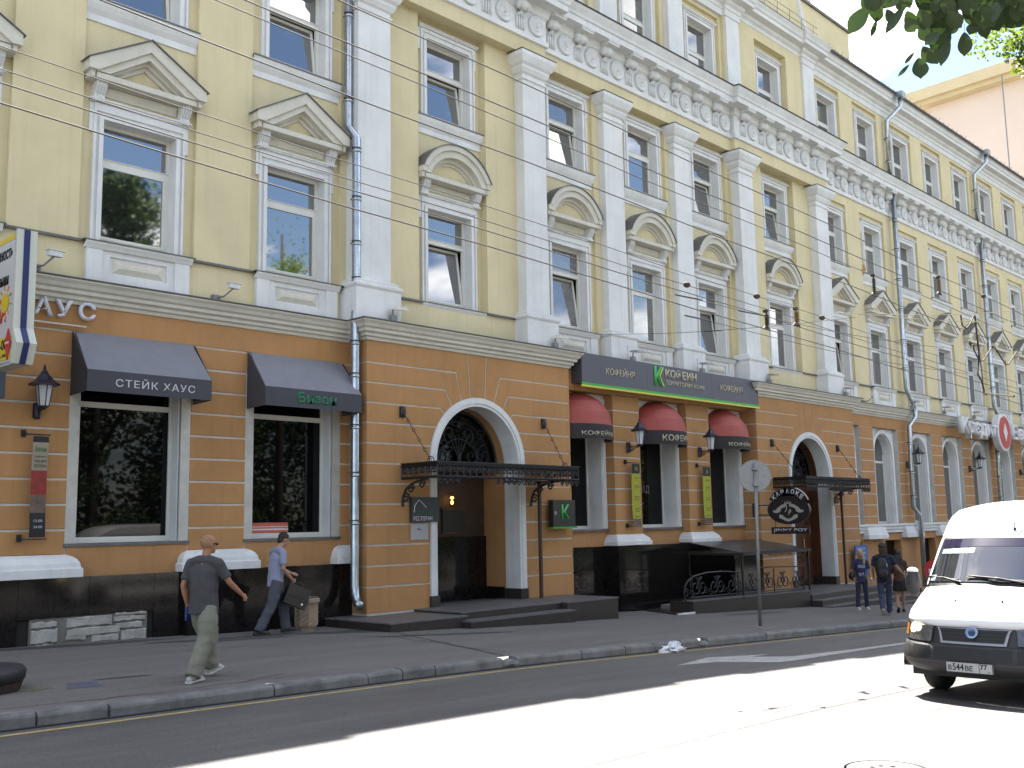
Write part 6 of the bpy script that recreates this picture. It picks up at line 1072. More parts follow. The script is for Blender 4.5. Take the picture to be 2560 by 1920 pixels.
# measured leaf positions: base xyz, tip xyz, width ratio
LEAVES = [(4.26,-16.02,4.11,4.21,-15.94,4.00,0.55), (4.19,-16.08,4.00,4.19,-16.05,3.93,0.30), (4.19,-16.09,4.06,4.19,-16.08,3.99,0.75), (4.40,-16.04,4.14,4.42,-16.06,4.07,0.60), (4.18,-16.21,4.01,4.11,-16.15,3.89,0.28), (4.46,-16.35,3.94,4.48,-16.34,3.84,0.62), (4.24,-16.23,3.79,4.25,-16.23,3.70,0.78), (4.22,-16.22,3.81,4.21,-16.18,3.77,0.30), (4.21,-16.20,3.76,4.18,-16.16,3.71,0.22), (4.46,-16.20,3.92,4.50,-16.21,3.85,0.90), (4.42,-16.30,3.91,4.39,-16.26,3.80,0.45), (4.53,-16.14,3.97,4.58,-16.16,3.90,0.70), (4.32,-16.09,4.15,4.32,-16.08,4.11,0.80), (4.70,-16.33,4.08,4.67,-16.30,4.02,0.80), (4.24,-16.32,4.12,4.19,-16.28,4.04,0.68), (4.92,-16.33,4.30,4.86,-16.26,4.22,0.61), (5.00,-16.52,4.38,5.02,-16.54,4.25,0.64), (4.87,-16.03,4.44,4.89,-16.02,4.36,0.61), (4.51,-16.18,4.18,4.58,-16.22,4.10,0.57), (4.68,-16.44,4.20,4.72,-16.49,4.14,0.73), (4.49,-16.30,4.21,4.52,-16.30,4.13,0.79), (4.85,-16.07,4.26,4.90,-16.08,4.18,0.70), (4.77,-16.06,4.46,4.77,-16.06,4.38,0.56), (4.55,-16.51,4.08,4.51,-16.43,4.00,0.57), (4.86,-16.30,4.36,4.85,-16.27,4.26,0.58), (5.17,-16.29,4.48,5.15,-16.24,4.41,0.74), (5.29,-16.40,4.38,5.27,-16.35,4.25,0.83), (5.25,-16.27,4.41,5.29,-16.30,4.28,0.79), (4.87,-16.57,4.27,4.85,-16.51,4.20,0.84), (4.61,-15.89,4.40,4.65,-15.89,4.34,0.85), (4.80,-16.33,4.24,4.87,-16.39,4.15,0.58), (4.66,-16.23,4.32,4.70,-16.28,4.24,0.56), (4.30,-16.23,4.16,4.31,-16.21,4.08,0.62), (5.15,-16.40,4.32,5.21,-16.44,4.23,0.72), (4.74,-16.13,4.28,4.77,-16.13,4.17,0.72), (4.53,-16.23,4.05,4.47,-16.19,3.99,0.74), (4.81,-16.45,4.27,4.82,-16.42,4.14,0.64), (5.33,-16.37,4.50,5.30,-16.34,4.39,0.58), (5.06,-16.38,4.38,5.08,-16.35,4.29,0.79), (4.48,-16.54,4.13,4.49,-16.52,4.05,0.66), (4.54,-16.65,3.99,4.49,-16.61,3.91,0.55), (4.78,-16.49,4.28,4.76,-16.47,4.17,0.59), (4.59,-16.24,4.22,4.65,-16.28,4.15,0.61), (4.85,-16.40,4.18,4.92,-16.45,4.09,0.81), (5.22,-16.37,4.35,5.19,-16.29,4.24,0.83), (4.44,-16.19,4.19,4.46,-16.23,4.11,0.81), (4.20,-16.29,4.13,4.19,-16.27,4.04,0.83), (4.11,-16.11,4.13,4.16,-16.14,4.07,0.77), (4.72,-16.51,4.23,4.65,-16.44,4.15,0.59), (4.85,-16.35,4.22,4.92,-16.39,4.13,0.79), (5.32,-16.34,4.46,5.41,-16.41,4.37,0.56), (4.10,-16.15,4.07,4.09,-16.12,4.00,0.74), (4.51,-16.18,4.02,4.54,-16.22,3.93,0.69), (5.06,-16.08,4.54,5.13,-16.12,4.46,0.79), (4.97,-16.11,4.43,4.97,-16.10,4.34,0.71), (4.57,-15.88,4.37,4.60,-15.89,4.30,0.57), (5.25,-16.41,4.44,5.22,-16.37,4.33,0.58), (5.04,-16.47,4.34,5.05,-16.48,4.22,0.66), (4.77,-16.17,4.21,4.78,-16.14,4.12,0.63), (5.10,-16.11,4.31,5.07,-16.07,4.24,0.63), (4.36,-16.34,4.05,4.31,-16.29,3.99,0.82), (4.45,-16.42,4.02,4.49,-16.46,3.95,0.71), (4.19,-16.21,4.16,4.26,-16.24,4.11,0.81), (4.82,-16.55,4.25,4.79,-16.51,4.17,0.59), (4.17,-16.09,4.11,4.20,-16.12,4.05,0.56), (4.74,-16.17,4.16,4.72,-16.15,4.06,0.65), (4.87,-16.31,4.36,4.92,-16.34,4.27,0.72), (4.66,-16.38,4.23,4.61,-16.31,4.14,0.67), (4.53,-16.23,4.18,4.52,-16.19,4.10,0.82), (4.27,-16.24,3.99,4.28,-16.24,3.92,0.82), (5.17,-16.19,4.40,5.16,-16.16,4.28,0.80), (4.68,-16.17,4.25,4.63,-16.12,4.18,0.57), (4.18,-16.34,4.10,4.17,-16.31,4.05,0.56), (4.64,-16.56,4.07,4.72,-16.59,3.96,0.56), (4.74,-16.16,4.28,4.75,-16.17,4.19,0.78), (4.55,-16.53,4.17,4.64,-16.57,4.09,0.75), (4.91,-16.18,4.35,4.88,-16.15,4.25,0.78), (4.22,-16.26,3.99,4.25,-16.28,3.91,0.56), (4.58,-16.06,4.32,4.60,-16.06,4.23,0.75), (4.38,-16.20,4.01,4.39,-16.21,3.92,0.67), (4.80,-16.33,4.16,4.81,-16.32,4.04,0.57), (3.99,-16.13,4.07,4.02,-16.14,3.98,0.80), (4.36,-16.24,4.20,4.41,-16.25,4.10,0.83), (4.11,-16.24,3.92,4.14,-16.26,3.86,0.84), (4.64,-16.16,4.30,4.61,-16.10,4.23,0.66), (4.48,-16.32,4.15,4.52,-16.35,4.09,0.66), (4.73,-16.43,4.15,4.79,-16.48,4.05,0.66), (4.81,-16.29,4.28,4.79,-16.26,4.17,0.72), (4.54,-16.62,4.11,4.49,-16.56,4.05,0.70), (4.94,-16.03,4.30,4.91,-16.01,4.22,0.57), (4.38,-16.58,4.12,4.38,-16.54,4.01,0.56), (4.88,-15.89,4.50,4.94,-15.95,4.43,0.75), (4.59,-16.65,4.08,4.55,-16.58,4.00,0.78), (4.41,-16.23,3.98,4.45,-16.27,3.93,0.72), (5.00,-16.02,4.46,5.01,-16.03,4.35,0.64), (4.81,-16.42,4.30,4.75,-16.37,4.23,0.55), (5.07,-16.45,4.34,5.12,-16.50,4.26,0.74), (5.11,-16.31,4.46,5.20,-16.36,4.40,0.75), (4.96,-16.21,4.32,5.03,-16.26,4.23,0.82), (4.77,-16.63,4.23,4.70,-16.57,4.16,0.55), (4.52,-16.23,4.25,4.50,-16.20,4.18,0.65), (4.67,-16.47,4.20,4.65,-16.41,4.12,0.68), (4.35,-16.16,4.21,4.40,-16.21,4.14,0.79), (4.59,-16.51,4.21,4.64,-16.53,4.10,0.62), (4.29,-16.19,4.17,4.33,-16.24,4.09,0.79), (4.63,-16.56,4.09,4.71,-16.60,4.00,0.62), (4.77,-16.59,4.14,4.77,-16.56,4.03,0.79), (5.17,-16.49,4.36,5.17,-16.46,4.27,0.81), (4.49,-16.70,4.09,4.46,-16.66,4.01,0.83), (5.12,-16.39,4.44,5.06,-16.34,4.36,0.84), (4.41,-15.97,4.30,4.45,-16.01,4.25,0.61), (4.18,-16.23,4.15,4.16,-16.22,4.07,0.71), (4.96,-16.50,4.27,5.02,-16.53,4.18,0.66), (5.06,-16.55,4.39,5.00,-16.49,4.28,0.75), (4.59,-16.53,4.07,4.62,-16.52,3.98,0.66), (4.10,-16.12,4.14,4.10,-16.10,4.04,0.76), (4.88,-16.61,4.23,4.87,-16.55,4.17,0.56), (4.85,-16.41,4.29,4.82,-16.35,4.21,0.79), (4.88,-16.47,4.21,4.89,-16.48,4.08,0.62), (4.89,-16.15,4.32,4.92,-16.14,4.23,0.72), (4.44,-16.26,4.01,4.46,-16.28,3.94,0.69), (4.72,-16.40,4.32,4.72,-16.38,4.18,0.79), (4.50,-15.95,4.30,4.51,-15.95,4.22,0.74), (4.78,-16.19,4.35,4.80,-16.19,4.25,0.60), (4.75,-16.01,4.44,4.76,-16.01,4.34,0.56), (4.74,-16.20,4.35,4.78,-16.25,4.28,0.85), (4.18,-16.35,4.06,4.21,-16.34,3.99,0.84), (4.78,-16.20,4.40,4.74,-16.15,4.33,0.59), (4.25,-16.34,4.04,4.29,-16.37,3.95,0.58), (5.16,-16.30,4.39,5.11,-16.21,4.30,0.72), (3.96,-16.13,4.02,3.99,-16.16,3.93,0.78), (4.59,-16.42,4.14,4.55,-16.34,4.07,0.57), (5.08,-16.49,4.38,5.15,-16.52,4.27,0.61), (4.29,-16.40,4.05,4.33,-16.43,3.94,0.57), (4.18,-16.09,4.17,4.19,-16.10,4.08,0.82), (4.85,-16.22,4.26,4.89,-16.26,4.19,0.75), (4.54,-16.25,4.28,4.59,-16.27,4.23,0.83), (4.57,-16.16,4.29,4.56,-16.14,4.21,0.81), (4.67,-16.11,4.15,4.68,-16.13,4.06,0.81), (4.30,-16.41,4.06,4.35,-16.47,3.99,0.74), (4.82,-16.02,4.22,4.87,-16.05,4.16,0.56), (4.52,-16.61,4.04,4.60,-16.66,3.98,0.60), (5.31,-16.33,4.53,5.34,-16.35,4.39,0.77), (4.60,-16.40,4.28,4.60,-16.41,4.16,0.62), (4.74,-16.52,4.23,4.77,-16.51,4.14,0.70), (4.88,-16.28,4.41,4.84,-16.23,4.32,0.79), (4.43,-16.31,4.13,4.46,-16.34,4.06,0.56), (4.52,-16.64,4.02,4.49,-16.57,3.97,0.60), (4.64,-16.22,4.26,4.63,-16.18,4.18,0.67), (4.94,-16.29,4.27,4.93,-16.24,4.16,0.64), (4.48,-16.21,4.09,4.46,-16.18,4.02,0.77), (5.18,-16.28,4.45,5.25,-16.35,4.37,0.62), (4.99,-16.44,4.32,5.04,-16.50,4.22,0.71), (4.57,-16.60,4.16,4.61,-16.60,4.08,0.82), (4.53,-16.18,4.23,4.53,-16.17,4.14,0.74), (4.71,-16.20,4.09,4.69,-16.17,4.01,0.60), (4.92,-16.00,4.36,4.95,-16.00,4.27,0.70), (4.32,-16.38,4.08,4.32,-16.34,4.00,0.56), (4.81,-16.07,4.48,4.76,-16.01,4.39,0.75), (4.47,-16.19,4.09,4.52,-16.22,4.03,0.74), (4.82,-16.58,4.17,4.83,-16.55,4.07,0.55), (4.50,-16.06,4.27,4.45,-16.00,4.18,0.84), (4.90,-16.23,4.37,4.93,-16.25,4.26,0.76), (4.34,-16.42,4.07,4.30,-16.37,4.03,0.75), (4.68,-16.53,4.10,4.73,-16.54,4.01,0.81), (4.42,-16.57,4.08,4.46,-16.60,3.98,0.60), (4.78,-16.18,4.31,4.79,-16.15,4.22,0.83), (4.30,-16.33,4.08,4.36,-16.39,4.02,0.59), (5.06,-16.12,4.48,5.08,-16.10,4.37,0.70), (4.85,-15.93,4.49,4.89,-15.98,4.40,0.61), (4.60,-16.40,4.17,4.65,-16.44,4.07,0.76), (4.22,-16.37,3.94,4.29,-16.40,3.88,0.65), (4.76,-15.80,4.50,4.80,-15.83,4.40,0.63), (4.30,-16.32,4.06,4.30,-16.31,3.96,0.76), (4.79,-15.86,4.52,4.77,-15.84,4.43,0.63), (4.63,-16.17,4.11,4.61,-16.11,4.06,0.66), (4.57,-16.51,4.19,4.53,-16.46,4.08,0.59), (4.72,-16.12,4.22,4.70,-16.10,4.14,0.67), (4.84,-15.92,4.50,4.83,-15.87,4.44,0.63), (5.04,-16.16,4.35,5.11,-16.20,4.25,0.56), (4.38,-16.19,4.24,4.37,-16.15,4.15,0.55), (5.00,-16.49,4.31,5.06,-16.51,4.22,0.63), (4.35,-16.30,4.09,4.37,-16.31,4.01,0.58), (4.57,-16.54,4.09,4.54,-16.48,4.04,0.56), (4.30,-16.12,4.17,4.29,-16.07,4.12,0.76), (4.60,-16.20,4.04,4.60,-16.19,3.96,0.66), (4.83,-16.55,4.28,4.88,-16.61,4.20,0.62), (5.04,-16.36,4.42,5.03,-16.33,4.32,0.67), (4.60,-16.35,4.18,4.64,-16.40,4.12,0.61), (4.84,-16.11,4.31,4.80,-16.06,4.25,0.60), (4.76,-15.95,4.37,4.81,-15.96,4.31,0.72), (4.90,-16.11,4.49,4.89,-16.07,4.39,0.82), (4.76,-16.34,4.31,4.80,-16.38,4.23,0.83), (4.40,-16.28,3.98,4.39,-16.26,3.89,0.83), (4.95,-16.06,4.43,4.97,-16.08,4.33,0.66), (4.20,-16.15,4.16,4.21,-16.12,4.09,0.71), (4.50,-16.25,4.13,4.52,-16.25,4.07,0.83), (4.76,-16.19,4.38,4.75,-16.17,4.27,0.78), (4.28,-16.31,3.89,4.24,-16.26,3.84,0.63), (4.85,-16.10,4.45,4.88,-16.09,4.35,0.82), (4.59,-16.27,4.14,4.54,-16.21,4.07,0.56), (5.04,-16.44,4.42,5.09,-16.47,4.30,0.66), (4.95,-16.36,4.37,5.00,-16.41,4.30,0.76), (4.81,-16.36,4.17,4.82,-16.38,4.06,0.77), (4.79,-16.31,4.28,4.81,-16.29,4.15,0.66), (4.54,-16.24,4.25,4.60,-16.28,4.20,0.68), (4.14,-16.20,4.14,4.15,-16.23,4.07,0.72), (5.04,-16.44,4.29,5.03,-16.41,4.15,0.62), (4.90,-16.55,4.22,4.89,-16.51,4.14,0.58), (5.07,-16.42,4.35,5.05,-16.35,4.29,0.67), (4.76,-16.22,4.35,4.75,-16.21,4.23,0.84), (4.69,-16.21,4.34,4.73,-16.22,4.26,0.59), (4.37,-16.52,3.98,4.36,-16.50,3.90,0.66), (4.96,-16.36,4.35,4.97,-16.33,4.27,0.82), (4.92,-16.08,4.41,4.94,-16.08,4.33,0.66), (4.58,-16.06,4.19,4.62,-16.07,4.12,0.74), (4.52,-16.59,4.12,4.58,-16.62,4.02,0.74), (4.82,-16.01,4.38,4.88,-16.07,4.31,0.77), (4.95,-16.28,4.23,4.95,-16.26,4.13,0.61), (4.83,-16.40,4.31,4.79,-16.33,4.26,0.84), (4.76,-16.33,4.36,4.80,-16.34,4.27,0.72), (4.27,-16.30,4.04,4.28,-16.30,3.98,0.67), (4.55,-16.26,4.22,4.56,-16.24,4.14,0.80), (4.40,-16.34,4.04,4.41,-16.31,3.96,0.79), (4.82,-16.17,4.36,4.80,-16.12,4.30,0.57), (4.89,-16.07,4.45,4.91,-16.06,4.37,0.56), (4.83,-16.60,4.25,4.80,-16.55,4.15,0.72), (5.11,-16.30,4.49,5.10,-16.25,4.38,0.59), (4.34,-16.47,3.97,4.38,-16.50,3.88,0.60), (4.21,-16.38,4.10,4.25,-16.40,4.05,0.80), (4.89,-16.10,4.15,4.88,-16.09,4.07,0.84), (4.75,-16.55,4.24,4.81,-16.56,4.13,0.81), (4.10,-16.10,4.11,4.14,-16.13,4.03,0.64), (4.79,-15.81,4.49,4.82,-15.80,4.39,0.68), (4.40,-15.99,4.27,4.44,-15.98,4.20,0.81), (4.39,-16.47,4.00,4.41,-16.45,3.90,0.83), (4.39,-16.20,4.22,4.42,-16.22,4.15,0.75), (5.05,-16.09,4.54,5.13,-16.13,4.48,0.81), (4.90,-16.54,4.20,4.93,-16.54,4.11,0.76), (4.87,-16.03,4.31,4.88,-16.01,4.22,0.68), (4.69,-16.38,4.12,4.64,-16.33,4.04,0.58), (4.94,-16.14,4.40,4.96,-16.16,4.33,0.57), (4.48,-16.60,4.06,4.45,-16.54,4.00,0.60), (4.14,-16.22,4.06,4.18,-16.23,3.99,0.71), (4.70,-16.13,4.40,4.77,-16.18,4.34,0.75), (4.65,-16.16,4.10,4.65,-16.14,4.02,0.57), (4.50,-16.54,4.12,4.54,-16.54,4.01,0.64), (4.25,-16.23,3.99,4.31,-16.26,3.96,0.82), (4.79,-16.61,4.11,4.77,-16.57,4.01,0.75), (4.79,-16.20,4.36,4.80,-16.17,4.26,0.80), (4.98,-16.54,4.33,4.97,-16.52,4.23,0.66), (5.08,-16.45,4.29,5.05,-16.39,4.22,0.80), (4.34,-16.22,4.08,4.39,-16.25,4.00,0.83), (4.35,-16.47,4.11,4.40,-16.48,4.02,0.56), (4.64,-16.24,4.19,4.60,-16.21,4.11,0.83), (4.91,-16.38,4.34,4.94,-16.37,4.21,0.70), (4.70,-16.45,4.15,4.70,-16.41,4.08,0.78), (4.61,-16.40,4.20,4.63,-16.36,4.09,0.61), (4.96,-16.04,4.52,4.90,-15.98,4.45,0.73), (4.97,-16.07,4.46,5.03,-16.12,4.38,0.58), (4.48,-16.42,4.20,4.51,-16.46,4.10,0.67), (4.85,-16.62,4.15,4.80,-16.54,4.07,0.63), (4.54,-16.26,4.10,4.55,-16.26,4.00,0.70), (4.23,-16.03,4.10,4.30,-16.06,4.06,0.71), (4.97,-16.50,4.27,5.02,-16.53,4.18,0.75), (4.77,-16.59,4.18,4.74,-16.53,4.12,0.69), (4.83,-16.10,4.28,4.82,-16.06,4.19,0.65), (4.02,-16.16,4.02,4.04,-16.15,3.96,0.56), (4.87,-16.06,4.44,4.94,-16.10,4.36,0.82), (5.17,-16.51,4.41,5.11,-16.45,4.33,0.82), (4.92,-16.19,4.44,4.88,-16.16,4.36,0.62), (4.47,-16.31,4.22,4.49,-16.31,4.12,0.77), (4.36,-16.42,4.09,4.43,-16.47,4.01,0.64), (4.46,-16.39,4.13,4.45,-16.34,4.08,0.72), (5.07,-16.46,4.38,5.11,-16.50,4.29,0.66), (4.72,-16.18,4.11,4.68,-16.12,4.05,0.70), (4.69,-16.25,4.24,4.65,-16.19,4.17,0.78), (4.58,-16.22,4.31,4.62,-16.22,4.25,0.76), (4.67,-16.15,4.33,4.70,-16.14,4.22,0.77), (4.56,-16.56,4.16,4.60,-16.58,4.04,0.79), (5.28,-16.38,4.44,5.28,-16.37,4.30,0.62), (4.31,-16.38,4.08,4.31,-16.35,3.99,0.84), (5.35,-16.39,4.49,5.37,-16.37,4.34,0.69), (4.44,-16.62,4.08,4.48,-16.61,3.99,0.64)]
# ================================================================== people
def ell(mb, pts, rx, ry, side, seg=12, cap=True):            # elliptical limb: rx along `side`, ry across it
    pts = [Vector(p) for p in pts]; n = len(pts); vs = []; side = Vector(side).normalized()
    for i, p in enumerate(pts):
        t = (pts[min(i + 1, n - 1)] - pts[max(i - 1, 0)]).normalized(); a = (side - t * side.dot(t)).normalized(); b = t.cross(a)
        for k in range(seg): q = 2 * pi * k / seg; vs.append(p + a * rx[i] * cos(q) + b * ry[i] * sin(q))
    fs = [(i * seg + k, i * seg + (k + 1) % seg, (i + 1) * seg + (k + 1) % seg, (i + 1) * seg + k) for i in range(n - 1) for k in range(seg)]
    fs += [tuple(range(seg))[::-1], tuple(range((n - 1) * seg, n * seg))]; mb.add(vs, fs)
    if cap:
        for i in (0, -1): r = min(rx[i], ry[i]) * .98; mb.ball(pts[i], r, r, r, 10, 6)
    return mb
def fuse(mb, vox, smooth=2):
    me = fixn(mb.mesh('fused', [])); ob = bpy.data.objects.new('fused', me); TMP.collection.objects.link(ob)
    r = ob.modifiers.new('r', 'REMESH'); r.mode = 'VOXEL'; r.voxel_size = vox; r.use_smooth_shade = True
    s = ob.modifiers.new('s', 'SMOOTH'); s.iterations = smooth; s.factor = .5
    res = bake(ob); bpy.data.objects.remove(ob); return res
def skinm(name, c): return mat(name, c, .55, var=.12, scale=9, Subsurface_Weight=.08)
SK1 = skinm('tanned_skin', (.36, .17, .095)); SK2 = skinm('light_skin', (.42, .23, .15)); SK3 = skinm('shaded_skin', (.34, .19, .125))
def cloth(name, c, v=.18, sc=7): return mat(name, c, .9, var=v, scale=sc, bump=.6, bscale=28)
EYE = mat('eye_white', (.6, .6, .58), .3); PUP = mat('dark_eye', (.02, .015, .01), .2); LIP = mat('lips', (.28, .10, .08), .5)
def person(name_label, loc, heading, sc, J_, skin, top, bottom, shoe, hair=None, sleeve=.55, vox=.0105, wide=1.0, skirt=False, look=0.0, nod=0.0, hairshape='short', sleeve_len=None, hairfn=None, loose=1.0):
    """J_: joints in (right, forward, up) of a 1.77 m figure; heading is a unit (x, y)"""
    t = thing('person', loc, name_label, 'person'); f = Vector((heading[0], heading[1], 0)).normalized(); r = Vector((f.y, -f.x, 0)); o = Vector(loc)
    W_ = lambda p: o + (r * p[0] + f * p[1] + Vector((0, 0, p[2]))) * sc
    Jt = {k: W_(v) for k, v in J_.items() if isinstance(v, tuple)}; q = lambda x: x * sc
    hd = (f * cos(look) + r * sin(look)); hr = Vector((hd.y, -hd.x, 0)); hz = Vector((0, 0, 1)); hf = (hd * cos(nod) - hz * sin(nod)); hu = (hz * cos(nod) + hd * sin(nod)); H = Jt['head']
    P = lambda a, b, c: H + (hr * a + hf * b + hu * c) * sc
    Rm = Matrix((hr, hf, hu)).transposed()
    mb = MB()
    # head and face
    mb.ball(P(0, -.012, .025), q(.078), q(.098), q(.102), 16, 12, Rm); mb.ball(P(0, .028, -.045), q(.056), q(.066), q(.070), 12, 10, Rm); mb.ball(P(0, .062, -.088), q(.030), q(.026), q(.024), 8, 6, Rm)
    mb.ball(P(0, .100, -.012), q(.012), q(.020), q(.024), 8, 6, Rm); mb.ball(P(0, .082, .028), q(.052), q(.016), q(.012), 8, 6, Rm); mb.ball(P(0, .086, -.052), q(.024), q(.012), q(.010), 8, 6, Rm)
    for s in (-1, 1): mb.ball(P(s * .078, -.008, -.005), q(.010), q(.018), q(.030), 8, 6, Rm); mb.ball(P(s * .040, .055, -.02), q(.022), q(.02), q(.02), 8, 6, Rm)
    ell(mb, [Jt['neck'] - (H - Jt['neck']) * .15, Jt['neck'].lerp(H, .3), P(0, -.02, -.05)], [q(.054), q(.055), q(.054)], [q(.054), q(.055), q(.054)], r)
    # trunk
    hip = (Jt['hipL'] + Jt['hipR']) / 2; ch = (Jt['shL'] + Jt['shR']) / 2 - Vector((0, 0, q(.10)))
    ell(mb, [hip - Vector((0, 0, q(.04))), hip.lerp(ch, .4), hip.lerp(ch, .75), ch, ch + Vector((0, 0, q(.08)))], [q(.145 * wide), q(.130 * wide), q(.155 * wide), q(.165 * wide), q(.12 * wide)], [q(.10), q(.092), q(.105), q(.10), q(.07)], r, 14)
    for s in 'LR':
        sg = 1 if s == 'R' else -1; sh, el, ha = Jt['sh' + s], Jt['el' + s], Jt['ha' + s]
        ell(mb, [sh, sh.lerp(el, .5), el, el.lerp(ha, .35), ha], [q(.052), q(.045), q(.037), q(.038), q(.026)], [q(.052), q(.046), q(.038), q(.038), q(.021)], f)
        # hand: palm, four curled fingers, thumb leaving its side
        d = (ha - el).normalized(); out_ = r * sg; inn = -out_; fw = (f - d * f.dot(d)).normalized(); cu = J_.get('curl' + s, .5)
        pc = ha + d * q(.045); ell(mb, [ha, pc, ha + d * q(.085)], [q(.026), q(.038), q(.036)], [q(.018), q(.016), q(.014)], fw, 10)
        for k in range(4):
            b0 = ha + d * q(.088) + fw * q((k - 1.5) * .019); L_ = (.060, .070, .074, .062)[k]; a1 = cu * .9; a2 = cu * 1.9; a3 = cu * 2.6
            d1, d2, d3 = d * cos(a1) + inn * sin(a1), d * cos(a2) + inn * sin(a2), d * cos(a3) + inn * sin(a3); p1 = b0 + d1 * q(L_ * .45); p2 = p1 + d2 * q(L_ * .32); p3 = p2 + d3 * q(L_ * .25); mb.tube([b0 - d * q(.02), b0, p1, p2, p3], [q(.009), q(.0095), q(.009), q(.008), q(.007)], 6)
        tb = ha + d * q(.03) + fw * q(.030); td = (d * .75 + fw * .6 + inn * .25).normalized(); mb.tube([tb - td * q(.01), tb + td * q(.028), tb + td * q(.03) + (d * .8 + inn * .5) * q(.032)], [q(.013), q(.011), q(.008)], 6)
        hp, kn, an = Jt['hip' + s], Jt['kn' + s], Jt['an' + s]
        ell(mb, [hp, hp.lerp(kn, .4), kn, kn.lerp(an, .3), an], [q(.080), q(.072), q(.052), q(.054), q(.036)], [q(.085), q(.074), q(.054), q(.056), q(.038)], r)
        to = Jt.get('to' + s, an + f * q(.17) - Vector((0, 0, q(.05)))); ell(mb, [an - Vector((0, 0, q(.03))) - f * q(.02), an.lerp(to, .5) - Vector((0, 0, q(.015))), to], [q(.036), q(.040), q(.034)], [q(.034), q(.028), q(.018)], r)
    bm_ = fuse(mb, vox * sc, 1); bm_.name = 'body'; bm_.materials.clear(); bm_.materials.append(skin)
    w = o
    for v in bm_.vertices: v.co -= w
    link('body', bm_, t)
    # shirt
    mb = MB(); k = 1.10
    lo = hip - Vector((0, 0, q(.10 if not skirt else .02))); ell(mb, [lo, hip.lerp(ch, .35), hip.lerp(ch, .72), ch, ch + Vector((0, 0, q(.085)))], [q(.170 * wide * loose), q(.158 * wide * loose), q(.172 * wide), q(.180 * wide), q(.125 * wide)], [q(.138 * loose), q(.130 * loose), q(.134), q(.126), q(.088)], r, 18, False)
    ell(mb, [Jt['shL'].lerp(Jt['shR'], .0) + Vector((0, 0, q(.0))), Jt['shL'].lerp(Jt['shR'], .3) + Vector((0, 0, q(.035))), Jt['shL'].lerp(Jt['shR'], .7) + Vector((0, 0, q(.035))), Jt['shR']], [q(.062), q(.070), q(.070), q(.062)], [q(.062), q(.066), q(.066), q(.062)], f, 12)
    for s in 'LR':
        sh, el, ha = Jt['sh' + s], Jt['el' + s], Jt['ha' + s]; e_ = sh.lerp(el, sleeve * 1.35) if sleeve < .8 else el.lerp(ha, .8)
        pts = [sh, sh.lerp(e_, .5), e_] if sleeve < .8 else [sh, sh.lerp(el, .5), el, e_]; rr = [q(.066), q(.066), q(.066)] if sleeve < .8 else [q(.064), q(.056), q(.050), q(.042)]
        ell(mb, pts, rr, rr, f, 12, False); mb.ball(sh, q(.064), q(.064), q(.064), 10, 8)
    sm = fuse(mb, vox * sc, 3); sm.name = 'shirt'; sm.materials.clear(); sm.materials.append(top); rnd = random.Random(len(name_label))
    ph = [rnd.uniform(0, 6) for _ in range(4)]
    for v in sm.vertices:
        c_ = v.co; n_ = v.normal; c_ += n_ * q(.003) * (sin(c_.z / sc * 38 + c_.x * 14 + ph[0]) + .8 * sin(c_.z / sc * 21 - (c_.x + c_.y) * 26 + ph[1])); v.co = c_ - w
    sm.update(); link('shirt', sm, t)
    # trousers (or skirt)
    mb = MB(); top_ = hip + Vector((0, 0, q(.07)))
    if skirt: ell(mb, [top_, hip, hip - Vector((0, 0, q(.3)))], [q(.15), q(.17), q(.20)], [q(.11), q(.13), q(.16)], r, 16, False)
    else:
        ell(mb, [top_, hip, hip - Vector((0, 0, q(.06)))], [q(.150 * wide), q(.165 * wide), q(.15 * wide)], [q(.112), q(.125), q(.115)], r, 16, False); lg = J_.get('leg', 1.0)
        for s in 'LR':
            hp, kn, an = Jt['hip' + s], Jt['kn' + s], Jt['an' + s]; ell(mb, [hp, hp.lerp(kn, .5), kn, kn.lerp(an, .5), an - Vector((0, 0, q(.015)))], [q(.098), q(.090 * lg), q(.072 * lg), q(.070 * lg), q(.068 * lg)], [q(.104), q(.094 * lg), q(.078 * lg), q(.076 * lg), q(.074 * lg)], r, 14, False)
    tm = fuse(mb, vox * sc, 2); nm_ = 'skirt' if skirt else 'trousers'; tm.name = nm_; tm.materials.clear(); tm.materials.append(bottom)
    for v in tm.vertices:
        c_ = v.co; h_ = (c_.z - w.z) / sc; amp = .0032 * (1.6 - h_); c_ += v.normal * q(amp) * (sin(h_ * 46 + c_.x * 9 + ph[2]) + .9 * sin(h_ * 27 - c_.y * 22 + ph[3])); v.co = c_ - w
    tm.update(); link(nm_, tm, t)
    for s in 'LR':
        an = Jt['an' + s]; to = Jt.get('to' + s, an + f * q(.17) - Vector((0, 0, q(.05)))); d = (to - an); d = Vector((d.x, d.y, d.z + q(.05))).normalized(); upv = Vector((0, 0, 1)); mb = MB(); so = an + (to - an) * .42 - Vector((0, 0, q(.03)))
        sd = Vector((d.y, -d.x, 0)).normalized(); up2 = sd.cross(d).normalized(); base = an - up2 * q(.055) - d * q(.03)
        ell(mb, [base - d * q(.035) + up2 * q(.02), base + d * q(.05) + up2 * q(.028), base + d * q(.15) + up2 * q(.015), base + d * q(.215) + up2 * q(.008)], [q(.036), q(.042), q(.048), q(.036)], [q(.040), q(.045), q(.034), q(.022)], sd, 12)
        x_ = fuse(mb, .009 * sc, 2); x_.name = 'shoe'; x_.materials.clear(); x_.materials.append(shoe[0])
        for v in x_.vertices: v.co -= w
        so_ = link('shoe', x_, t); part('sole', MB().obox(base + d * q(.09) - up2 * q(.012), d, sd, up2, q(.145), q(.042), q(.012)), shoe[1], so_)
